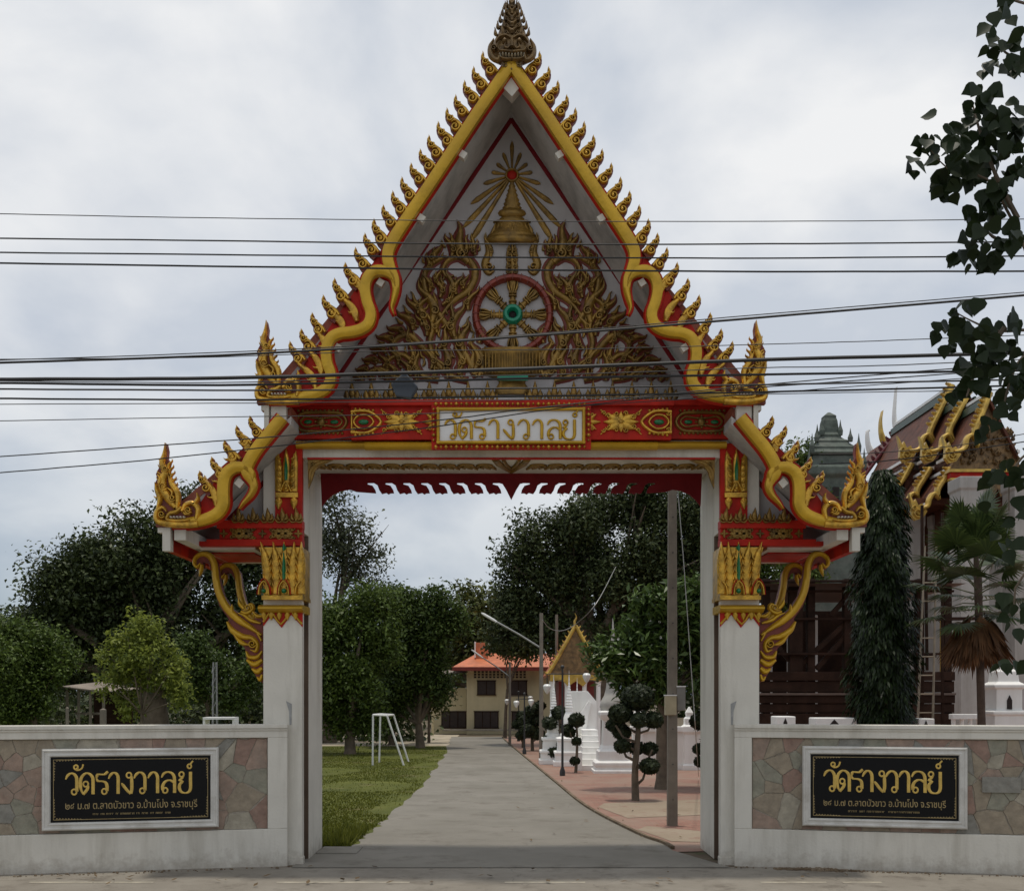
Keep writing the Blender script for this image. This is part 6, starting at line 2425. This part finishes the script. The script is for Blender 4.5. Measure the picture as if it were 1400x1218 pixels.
# ---- left of the gate, behind the wall
YL = 20.0
sd = empty('open_shed', W(115, HOR, YL))
sd.location.z = 0
tag(sd, 'open shed with pale tin roof under the trees behind the left wall', 'shed')
kl = (CAM_D + YL) / FPX
P = lambda px, py, y=0.: ((px - 115) * kl, y, CAM_H + (HOR - py) * kl)
m = MB()
m.add([P(82, 938), P(146, 945), P(150, 941, 3), P(90, 930, 3)], [(0, 1, 2, 3)])
m.add([P(82, 940), P(146, 947), P(146, 945), P(82, 938)], [(0, 1, 2, 3)])
m.build('roof', M_THATCH, sd)
for px in (90, 106, 122, 140):
    m = MB()
    m.bar((P(px, 945)[0], .1, -.1), P(px, 943, .1), .07)
    m.build('post', M_POLE, sd)
m = MB()
m.box(P(86, 0)[0], P(142, 0)[0], 2.6, 2.7, -.1, CAM_H + (HOR - 946) * kl)
m.build('back_wall', M_WOOD, sd)
m = MB()
m.box(P(96, 0)[0], P(130, 0)[0], .4, .5, CAM_H + (HOR - 977) * kl, CAM_H + (HOR - 974) * kl)
m.build('rail', M_POLE, sd)
lp = empty('lattice_post', W(294, HOR, 15))
lp.location.z = 0
tag(lp, 'grey lattice steel post behind the left wall near the pillar', 'post')
kk2 = 30 / FPX
zt_ = CAM_H + (HOR - 905) * kk2
for x, y in ((-.07, -.07), (.07, -.07), (.07, .07), (-.07, .07)):
    m = MB()
    m.bar((x, y, -.1), (x * .6, y * .6, zt_), .022)
    m.build('upright', M_STEEL, lp)
for i in range(9):
    z = .2 + i * zt_ / 9.5
    m = MB()
    m.bar((-.066, -.066, z), (.066, -.066, z + .28), .014)
    m.bar((-.066, .066, z + .28), (-.066, -.066, z), .014)
    m.build('lacing_bar', M_STEEL, lp)
ta = empty('white_table', W(302, HOR, 9))
ta.location.z = 0
tag(ta, 'low white painted bench frame just over the left wall top', 'bench')
kt = 24 / FPX
m = MB()
m.box(-.34, .34, -.2, .2, CAM_H + (HOR - 983) * kt, CAM_H + (HOR - 980) * kt)
m.build('seat', M_WASH, ta)
for x in (-.32, .32):
    m = MB()
    m.box(x - .025, x + .025, -.18, .18, 0, CAM_H + (HOR - 983) * kt - .001)
    m.build('leg', M_WASH, ta)
for i, px in enumerate((92, 141)):
    m = MB()
    b = W(px, HOR, 12)
    m.lathe([(.03 + .03 * i, -.1), (.03 + .03 * i, CAM_H + (HOR - 968 - i * 2) * 27 / FPX), (.01, CAM_H + (HOR - 966 - i * 2) * 27 / FPX)], (b.x, 12, 0), sq=PI / 4)
    o = m.build('marker_post', M_POLE)
    tag(o, ('stubby concrete post by the open shed, left of it', 'stubby concrete post right of the open shed', 'short concrete post between bright tree and lattice post')[i], 'post')

# ================================================================== right: stone tower, timber frame, hall
YT = 34.0
tw = empty('stone_tower', W(1133, HOR, YT))
tw.location.z = 0
tag(tw, 'grey-green stone tower with spiked tiers behind the right wing finial', 'tower')
kt = (CAM_D + YT) / FPX
zt = lambda py: CAM_H + (HOR - py) * kt
m = MB()
m.lathe([(1.15, -.1), (1.15, zt(720)), (1.05, zt(715)), (1.05, zt(660)), (1.25, zt(655)), (1.25, zt(645)), (1.0, zt(640)), (.95, zt(628))], (0, 0, 0), sq=PI / 4)
m.build('shaft', M_PRANG, tw, bevel=.05)
m = MB()
m.lathe([(1.05, zt(628)), (1.12, zt(625)), (1.0, zt(622)), (.92, zt(619)), (.95, zt(617)), (.8, zt(613)), (.68, zt(609)), (.72, zt(607)), (.55, zt(604)), (.42, zt(600)), (.46, zt(597)), (.36, zt(594)), (.35, zt(588)), (.31, zt(577)), (.26, zt(572)), (.28, zt(570)), (.16, zt(567)), (.05, zt(564))], (0, 0, 0), sq=PI / 4)
m.build('tiered_roof', M_PRANG, tw, bevel=.04)
for x in (-1, 1):
    for y in (-1, 1):
        for r, z0, h in ((1.2, zt(648), .9), (1.02, zt(624), .8), (.74, zt(609), .6), (.4, zt(598), .7)):
            m = MB()
            m.lathe([(.10, z0), (.12, z0 + h * .3), (.05, z0 + h * .6), (.005, z0 + h)], (x * r, y * r, 0), 7)
            m.build('corner_spike', M_PRANG, tw)
for s in (-.6, 0, .6):
    m = MB()
    m.box(s - .13, s + .13, -1.12, -1.0, zt(704), zt(672))
    m.build('niche', M_BLACKHOLE, tw)

# dark timber frame and platform (building work beside the hall)
YF = 11.0
tf = empty('timber_frame', W(1170, HOR, YF))
tf.location.z = 0
tag(tf, 'dark brown timber building frame with planked platform behind the right wall', 'structure frame')
kf = (CAM_D + YF) / FPX
fx_ = lambda px: (px - 1170) * kf
fz = lambda py: CAM_H + (HOR - py) * kf
for py0, py1, dy in ((918, 930, 0.), (931, 946, .05), (950, 961, 0.), (962, 974, .04), (975, 990, .0), (991, 1006, .03), (1007, 1024, 0.), (1025, 1046, .02)):
    m = MB()
    m.box(fx_(1030), fx_(1306), dy, dy + .12, fz(py1), fz(py0))
    m.build('plank', M_WOOD, tf, bevel=.01)
m = MB()
m.box(fx_(1030), fx_(1306), -.06, .02, fz(950), fz(947))
m.build('rail', mat('grey_brown_rail', (.13, .09, .07), .7, var=.3), tf)
for px in (1050, 1091, 1112, 1162, 1226, 1262, 1300):
    m = MB()
    w_ = 5 if px not in (1091,) else 9
    m.box(fx_(px - w_), fx_(px + w_), .14, .36, 0, fz(790))
    m.build('post', M_WOOD, tf, bevel=.01)
for py, dy in ((892, .05), (844, .04), (806, .06), (792, .1)):
    m = MB()
    m.box(fx_(1030), fx_(1306), dy, dy + .09, fz(py + 3), fz(py))
    m.build('cross_rail', M_WOOD, tf, bevel=.006)
for a, b in (((1092, 914), (1165, 846)), ((1064, 880), (1092, 912)), ((1120, 914), (1160, 868)), ((1140, 840), (1180, 795)), ((1226, 914), (1262, 850))):
    m = MB()
    m.bar((fx_(a[0]), .25, fz(a[1])), (fx_(b[0]), .25, fz(b[1])), .11)
    m.build('diagonal_brace', M_WOOD, tf)
m = MB()
m.add([(fx_(1020), -.5, fz(800)), (fx_(1310), -.5, fz(800)), (fx_(1310), 3.6, fz(806)), (fx_(1020), 3.6, fz(806))], [(0, 1, 2, 3)])
m.build('tin_roof', mat('brown_tin', (.08, .05, .04), .6), tf)
m = MB()
m.box(fx_(1026), fx_(1240), 3.9, 4.0, 0, fz(818))
m.build('back_boarding', M_WOOD, tf)
for px, w_ in ((1085, 9), (1122, 3.5), (1136, 4), (1156, 8), (1246, 9)):
    m = MB()
    m.box(fx_(px + 9 - w_), fx_(px + 9 + w_), 3.4, 3.6, 0, fz(826))
    m.build('white_post', M_WASH, tf, bevel=.02)
# white garden shrines peeping over the wall
for i, (px0, px1, top, Y) in enumerate(((1062, 1088, 979, 6.0), (1115, 1172, 981, 6.4), (1256, 1278, 982, 6.2))):
    b = W((px0 + px1) / 2, HOR, Y)
    k3 = (CAM_D + Y) / FPX
    r = empty('garden_plinth', (b.x, Y, 0))
    tag(r, ('small white plinth with rounded top behind the wall, next to the pillar', 'wide white plinth with dark niche behind the wall', 'small white plinth behind the wall at the ladder foot')[i], 'plinth')
    h = CAM_H + (HOR - top) * k3
    hw = (px1 - px0) / 2 * k3
    m = MB()
    m.box(-hw, hw, 0, .5, -.1, h)
    m.build('body', M_WASH, r, bevel=.02)
    m = MB()
    m.prism([(-hw * .3, h - .35), (hw * .1, h - .35), (hw * .1, h - .12), (-hw * .1, h - .03), (-hw * .3, h - .12)], -.01, .03)
    m.build('niche', M_BLACKHOLE, r)

# scaffold poles and bamboo ladder
YA = 8.0
ka = (CAM_D + YA) / FPX
sc_ = empty('scaffold', W(1272, HOR, YA))
sc_.location.z = 0
tag(sc_, 'thin timber scaffold before the white hall wall', 'scaffold')
ax_ = lambda px: (px - 1272) * ka
az = lambda py: CAM_H + (HOR - py) * ka
for a, b, nm in (((1263, 1030), (1263, 690), 'pole'), ((1270, 916), (1268, 760), 'pole'), ((1291, 1030), (1291, 700), 'pole'), ((1246, 795), (1292, 796), 'ledger'), ((1246, 846), (1338, 845), 'ledger'), ((1246, 897), (1282, 896), 'ledger'), ((1234, 958), (1306, 958), 'ledger')):
    m = MB()
    m.bar((ax_(a[0]), .1, max(0, az(a[1]))), (ax_(b[0]), .1, az(b[1])), .05 if nm == 'pole' else .07)
    m.build(nm, M_WOOD, sc_)
ld = empty('bamboo_ladder', W(1262, HOR, YA - .4))
ld.location.z = 0
tag(ld, 'tall pale bamboo ladder leaning on the scaffold', 'ladder')
kd = (CAM_D + YA - .4) / FPX
lx = lambda px: (px - 1262) * kd
lz = lambda py: CAM_H + (HOR - py) * kd
M_BAMBOO = mat('pale_bamboo', (.27, .22, .16), .7, var=.25, scale=5)
Lp0, Lp1 = Vector((lx(1250), 0, 0)), Vector((lx(1277), .5, lz(742)))
Rp0, Rp1 = Vector((lx(1273), 0, 0)), Vector((lx(1293), .5, lz(742)))
for p, q in ((Lp0, Lp1), (Rp0, Rp1)):
    m = MB()
    m.tube([p, q], [.028, .022], 8)
    m.build('rail', M_BAMBOO, ld, smooth=True)
for i in range(1, 14):
    t = i / 14
    m = MB()
    m.tube([Lp0.lerp(Lp1, t), Rp0.lerp(Rp1, t)], .016, 6)
    m.build('rung', M_BAMBOO, ld, smooth=True)

# ---- the hall
YH = 35.0
XC = 21.8
hall = empty('temple_hall', (XC, YH, 0))
tag(hall, 'white temple hall with stacked red-brown roofs and gilded gable edges at the right', 'temple')
o0 = hall.location.copy()
def hp(m, name, mt, parent=None, **kw):
    m.v = [(x - o0.x, y - o0.y, z - o0.z) for x, y, z in m.v]
    return m.build(name, mt, parent or hall, **kw)
def pz(py, Y):
    return CAM_H + (HOR - py) * (CAM_D + Y) / FPX
def pxx(px, Y):
    return (px - CX) * (CAM_D + Y) / FPX
tiers = [(35.0, 37.6, 533, 618), (37.2, 39.8, 529, 620), (39.4, 47.0, 525, 622)]
for i, (y0, y1, ty, by) in enumerate(tiers):
    za, ze = pz(ty + 6, y0), pz(by, y0)
    hwid = (1353, 1326, 1300)[i] - (1313, 1284, 1252)[i]
    hwid *= (CAM_D + y0) / FPX
    bendz = ze + (za - ze) * .42
    for s in (-1, 1):
        m = MB()
        pr = [(XC, za), (XC + s * hwid * .56, bendz), (XC + s * hwid, ze)]
        th = .22
        q = pr + [(x, z - th) for x, z in pr[::-1]]
        m.prism(q, y0 + .1, y1 - y0 - .1)
        r = hp(m, 'roof_slope', M_HALLTILE)
        m = MB()
        for (xa, za_), (xb, zb_) in zip(pr[:-1], pr[1:]):
            pass
        m.bar((pr[0][0] + s * .1, y0 + .1, pr[0][1] + .02), (pr[0][0] + s * .1, y1, pr[0][1] + .02), .22, .14)
        hp(m, 'roof_border', M_WASH, r)
        m = MB()
        m.bar((pr[2][0], y0 + .1, pr[2][1] + .05), (pr[2][0], y1, pr[2][1] + .05), .2, .14)
        hp(m, 'eave_border', M_WASH, r)
        m = MB()
        m.bar((pr[0][0] + s * .32, y0 + .1, pr[0][1] - .38), (pr[0][0] + s * .32, y1, pr[0][1] - .38), .1, .34)
        hp(m, 'green_tile_band', M_TILEGREEN, r)
# gilded edge boards with teeth, traced
BOARDS = [(35.0, [(1353, 537), (1344, 562), (1334, 586), (1333, 596), (1337, 604), (1336, 613)], [(1336, 603), (1329, 595), (1322, 600), (1320, 611), (1313, 616), (1304, 618)]),
          (37.2, [(1327, 531), (1313, 560), (1300, 585), (1299, 595), (1303, 604), (1301, 613)], [(1302, 603), (1296, 595), (1289, 600), (1287, 611), (1280, 616), (1272, 618)]),
          (39.4, [(1302, 527), (1288, 556), (1274, 585), (1272, 595), (1276, 604), (1274, 612)], [(1275, 603), (1268, 595), (1262, 600), (1260, 611), (1252, 616), (1242, 617)]),
          (35.6, [(1299, 640), (1291, 655), (1283, 668), (1282, 676), (1284, 683)], [(1284, 680), (1277, 675), (1271, 682), (1268, 692), (1258, 696)]),
          (37.8, [(1272, 640), (1263, 655), (1255, 668), (1254, 676), (1256, 683)], [(1256, 680), (1248, 675), (1243, 682), (1240, 692), (1230, 696)]),
          (40.0, [(1247, 634), (1238, 650), (1230, 664), (1226, 672)], [(1228, 672), (1222, 674), (1216, 682), (1208, 690)])]
for j, (Y, p1, p2) in enumerate(BOARDS):
    m = MB()
    m.prelief(p1, [4] * (len(p1) - 2) + [2.6, .4], .2, Y, 4, .15)
    m.prelief(p2, [2] + [3.2] * (len(p2) - 2) + [2.6], .2, Y, 4, .15)
    b_ = hp(m, 'gilded_edge_board', M_HALLGOLD, smooth=True)
    al = p1[:3] if j < 3 else p1[:3]
    for i in range(9 if j < 3 else 5):
        t = (i + .5) / (9 if j < 3 else 5)
        q = cat(al, 8)
        x, y = q[int(t * (len(q) - 1))]
        m = MB()
        m.flame((x - 2, y + 2), (x - 9, y - 4), 2.4, Y + .02, .12, .2, False, 3, .1)
        hp(m, 'roof_tooth', M_HALLGOLD, b_)
    ex, ey = p2[-1]
    m = MB()
    m.pprism([(ex + 10, ey + 3), (ex + 4, ey + 12), (ex - 6, ey + 15), (ex - 12, ey + 8), (ex - 11, ey - 4), (ex - 15, ey - 22), (ex - 8, ey - 9), (ex - 6, ey - 14), (ex - 2, ey - 5), (ex + 3, ey - 8)], Y - .05, .25)
    m.spiral((ex - 3, ey + 5), 7, 0, 1.5, 1.6, .14, Y - .05)
    m.spiral((ex - 8, ey - 2), 4, 0, 1.5, 1.2, .14, Y - .05)
    hp(m, 'naga_finial', M_HALLGOLD, b_)
# mirror of the boards on the far right slope
# lower roofs
for i, (y0, y1, t, b, xt, xb) in enumerate(((35.6, 38.2, 640, 690, 1303, 1268), (37.8, 40.4, 640, 690, 1276, 1240), (40.0, 48.5, 634, 690, 1251, 1208))):
    za, ze = pz(t, y0), pz(b, y0)
    xa, xe = pxx(xt, y0), pxx(xb, y0)
    for s in (1, -1):
        m = MB()
        X1, X2 = (xa, xe) if s == 1 else (2 * XC - xa, 2 * XC - xe)
        m.prism([(X1, za), (X2, ze), (X2, ze - .22), (X1, za - .22)], y0 + .12, y1 - y0 - .12)
        r = hp(m, 'lower_roof_slope', M_HALLTILE)
        m = MB()
        m.bar((X1, y0 + .12, za + .04), (X1, y1, za + .04), .2, .14)
        hp(m, 'roof_border', M_WASH, r)
        m = MB()
        m.bar((X2, y0 + .12, ze + .04), (X2, y1, ze + .04), .2, .14)
        hp(m, 'eave_border', M_WASH, r)
# dark clerestory closing the space between the stacked roofs
m = MB()
m.box(XC - 1.28, XC + 1.28, 35.8, 51, 9.0, pz(622, 36))
m.box(XC - 2.0, XC + 2.0, 40.2, 50, 9.0, pz(652, 42))
hp(m, 'clerestory', M_HALLTILE)
# gable face
m = MB()
zg0, zg1 = pz(645, 35.3), pz(540, 35.3)
m.prism([(XC, zg1 - .3), (XC - 1.32, pz(617, 35.3)), (XC - 1.7, zg0), (XC + 1.7, zg0), (XC + 1.32, pz(617, 35.3))], 35.4, .3)
hp(m, 'gable_face', M_HALLDARK)
m = MB()
for i in range(60):
    x, y = rnd.uniform(1312, 1392), rnd.uniform(572, 640)
    if y < 545 + abs(x - 1353) * 1.75:
        continue
    m.flame((x, y), (x + rnd.uniform(-3, 3), y - 9), 2.4, 35.38, .12, rnd.choice((-.35, .35)), True, 3)
o = hp(m, 'gable_scrollwork', M_HALLDARK)
o['kind'] = 'stuff'
m = MB()
m.pbox(1300, 1410, 645, 653, 35.0, .5)
hp(m, 'gable_beam', M_RED)
m = MB()
m.pbox(1298, 1412, 641, 645, 34.9, .6)
m.pbox(1300, 1410, 653.2, 656, 34.95, .5)
hp(m, 'gilded_beam_edge', M_HALLGOLD)
m = MB()
pts = [(1300, 656), (1410, 656)]
low = []
for i in range(12):
    x = 1410 - i * 9.2
    low += [(x, 668), (x - 4.6, 680)]
m.pprism([(1300, 656)] + [(1410, 656)] + low + [(1300, 668)], 35.1, .15)
hp(m, 'carved_fringe', M_HALLDARK)
# walls and columns
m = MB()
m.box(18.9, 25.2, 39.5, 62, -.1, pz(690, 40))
hp(m, 'wall', M_HALLSHADE)
m = MB()
m.box(XC - 4.2, XC + 4.2, 36.2, 61, pz(690, 38) - .3, pz(690, 38))
hp(m, 'ceiling_slab', M_HALLTILE)
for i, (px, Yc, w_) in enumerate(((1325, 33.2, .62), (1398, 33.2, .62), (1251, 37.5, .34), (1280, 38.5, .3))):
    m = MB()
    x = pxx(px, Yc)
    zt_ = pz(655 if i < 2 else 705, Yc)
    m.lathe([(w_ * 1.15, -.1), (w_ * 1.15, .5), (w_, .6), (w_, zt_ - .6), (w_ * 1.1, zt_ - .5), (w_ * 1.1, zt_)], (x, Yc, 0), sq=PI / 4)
    hp(m, 'column', M_HALLSHADE, bevel=.03)
m = MB()
m.pbox(1287, 1304, 846, 922, 37.0, .2)
for i in range(20):
    m.flame((rnd.uniform(1289, 1302), rnd.uniform(865, 920)), (rnd.uniform(1289, 1302), rnd.uniform(855, 862)), 1.5, 36.99, .05, .2, False, 3) if False else None
hp(m, 'gilded_window_panel', M_HALLGOLD)
m = MB()
m.pprism([(1363, 915), (1392, 860), (1420, 915), (1420, 935), (1363, 935)], 34.0, .3)
hp(m, 'gilded_door_pediment', M_HALLGOLD)
# horn finials on the far ridge
for px, Y, by, ty in ((1226, 47.0, 592, 530), (1207, 49.5, 606, 562), (1189, 52, 620, 590)):
    m = MB()
    m.prelief([(px + 11, by + 2), (px + 3, by - 2), (px - 2, by - 14), (px - 3, by - 30), (px - 1, ty)], [3, 4.4, 2.6, 1.4, .3], .25, Y, 4, .2)
    hp(m, 'ridge_horn', [M_WASH, M_HALLGOLD][0] if px != 1207 else M_HALLGOLD, smooth=True)
# red toothed verge at the back end
m = MB()
for i in range(9):
    t = i / 8
    x, y = 1221 - 40 * t, 598 + 52 * t
    m.flame((x, y), (x - 5, y - 8), 2.2, 47.05, .12, .1, False, 3, .1)
m.prelief([(1224, 596), (1200, 626), (1178, 656)], [2.6, 2.6, 2.6], .15, 47.02, 3, .1)
hp(m, 'toothed_verge', mat('maroon_paint', (.12, .015, .02), .5))
# ridge sections that step down behind
for s in (-1, 1):
    m = MB()
    za = pz(606, 49.5)
    m.prism([(XC, za), (XC + s * 2.4, za - 3.0), (XC + s * 2.4, za - 3.2), (XC, za - .25)], 47.1, 4.5)
    hp(m, 'back_roof_slope', M_HALLTILE)

# small white spirit house and balustrade in front of the hall
YSH = 7.0
k4 = (CAM_D + YSH) / FPX
sp_ = empty('spirit_house', W(1372, HOR, YSH))
sp_.location.z = 0
tag(sp_, 'small white spirit house with dark niche right of the palm', 'shrine')
z4 = lambda py: CAM_H + (HOR - py) * k4
m = MB()
m.lathe([(.32, -.1), (.32, z4(978)), (.36, z4(976)), (.36, z4(972)), (.26, z4(970)), (.26, z4(942)), (.32, z4(940)), (.32, z4(936)), (.22, z4(932)), (.20, z4(918)), (.13, z4(914)), (.12, z4(908))], (0, 0, 0), sq=PI / 4)
m.build('body', M_WASH, sp_, bevel=.012)
m = MB()
m.prism([(-.05, z4(969)), (.05, z4(969)), (.05, z4(957)), (0, z4(950)), (-.05, z4(957))], -.275, .03)
m.build('niche', M_BLACKHOLE, sp_)
lb = empty('low_balustrade', W(1340, HOR, 8.5))
lb.location.z = 0
tag(lb, 'low white balustrade at the foot of the hall column', 'balustrade')
k5 = 23.5 / FPX
m = MB()
m.box((1302 - 1340) * k5, (1440 - 1340) * k5, 0, .2, CAM_H + (HOR - 983) * k5, CAM_H + (HOR - 976) * k5)
m.build('rail', M_WASH, lb, bevel=.01)
m = MB()
m.box((1302 - 1340) * k5, (1440 - 1340) * k5, .02, .18, -.1, .9)
m.build('plinth', M_WASH, lb, bevel=.01)
for i in range(12):
    m = MB()
    x = (1306 + i * 11.5 - 1340) * k5
    m.lathe([(.05, .9), (.07, 1.1), (.04, 1.35), (.05, CAM_H + (HOR - 983) * k5)], (x, .1, 0), 8)
    m.build('baluster', M_WASH, lb, smooth=True)
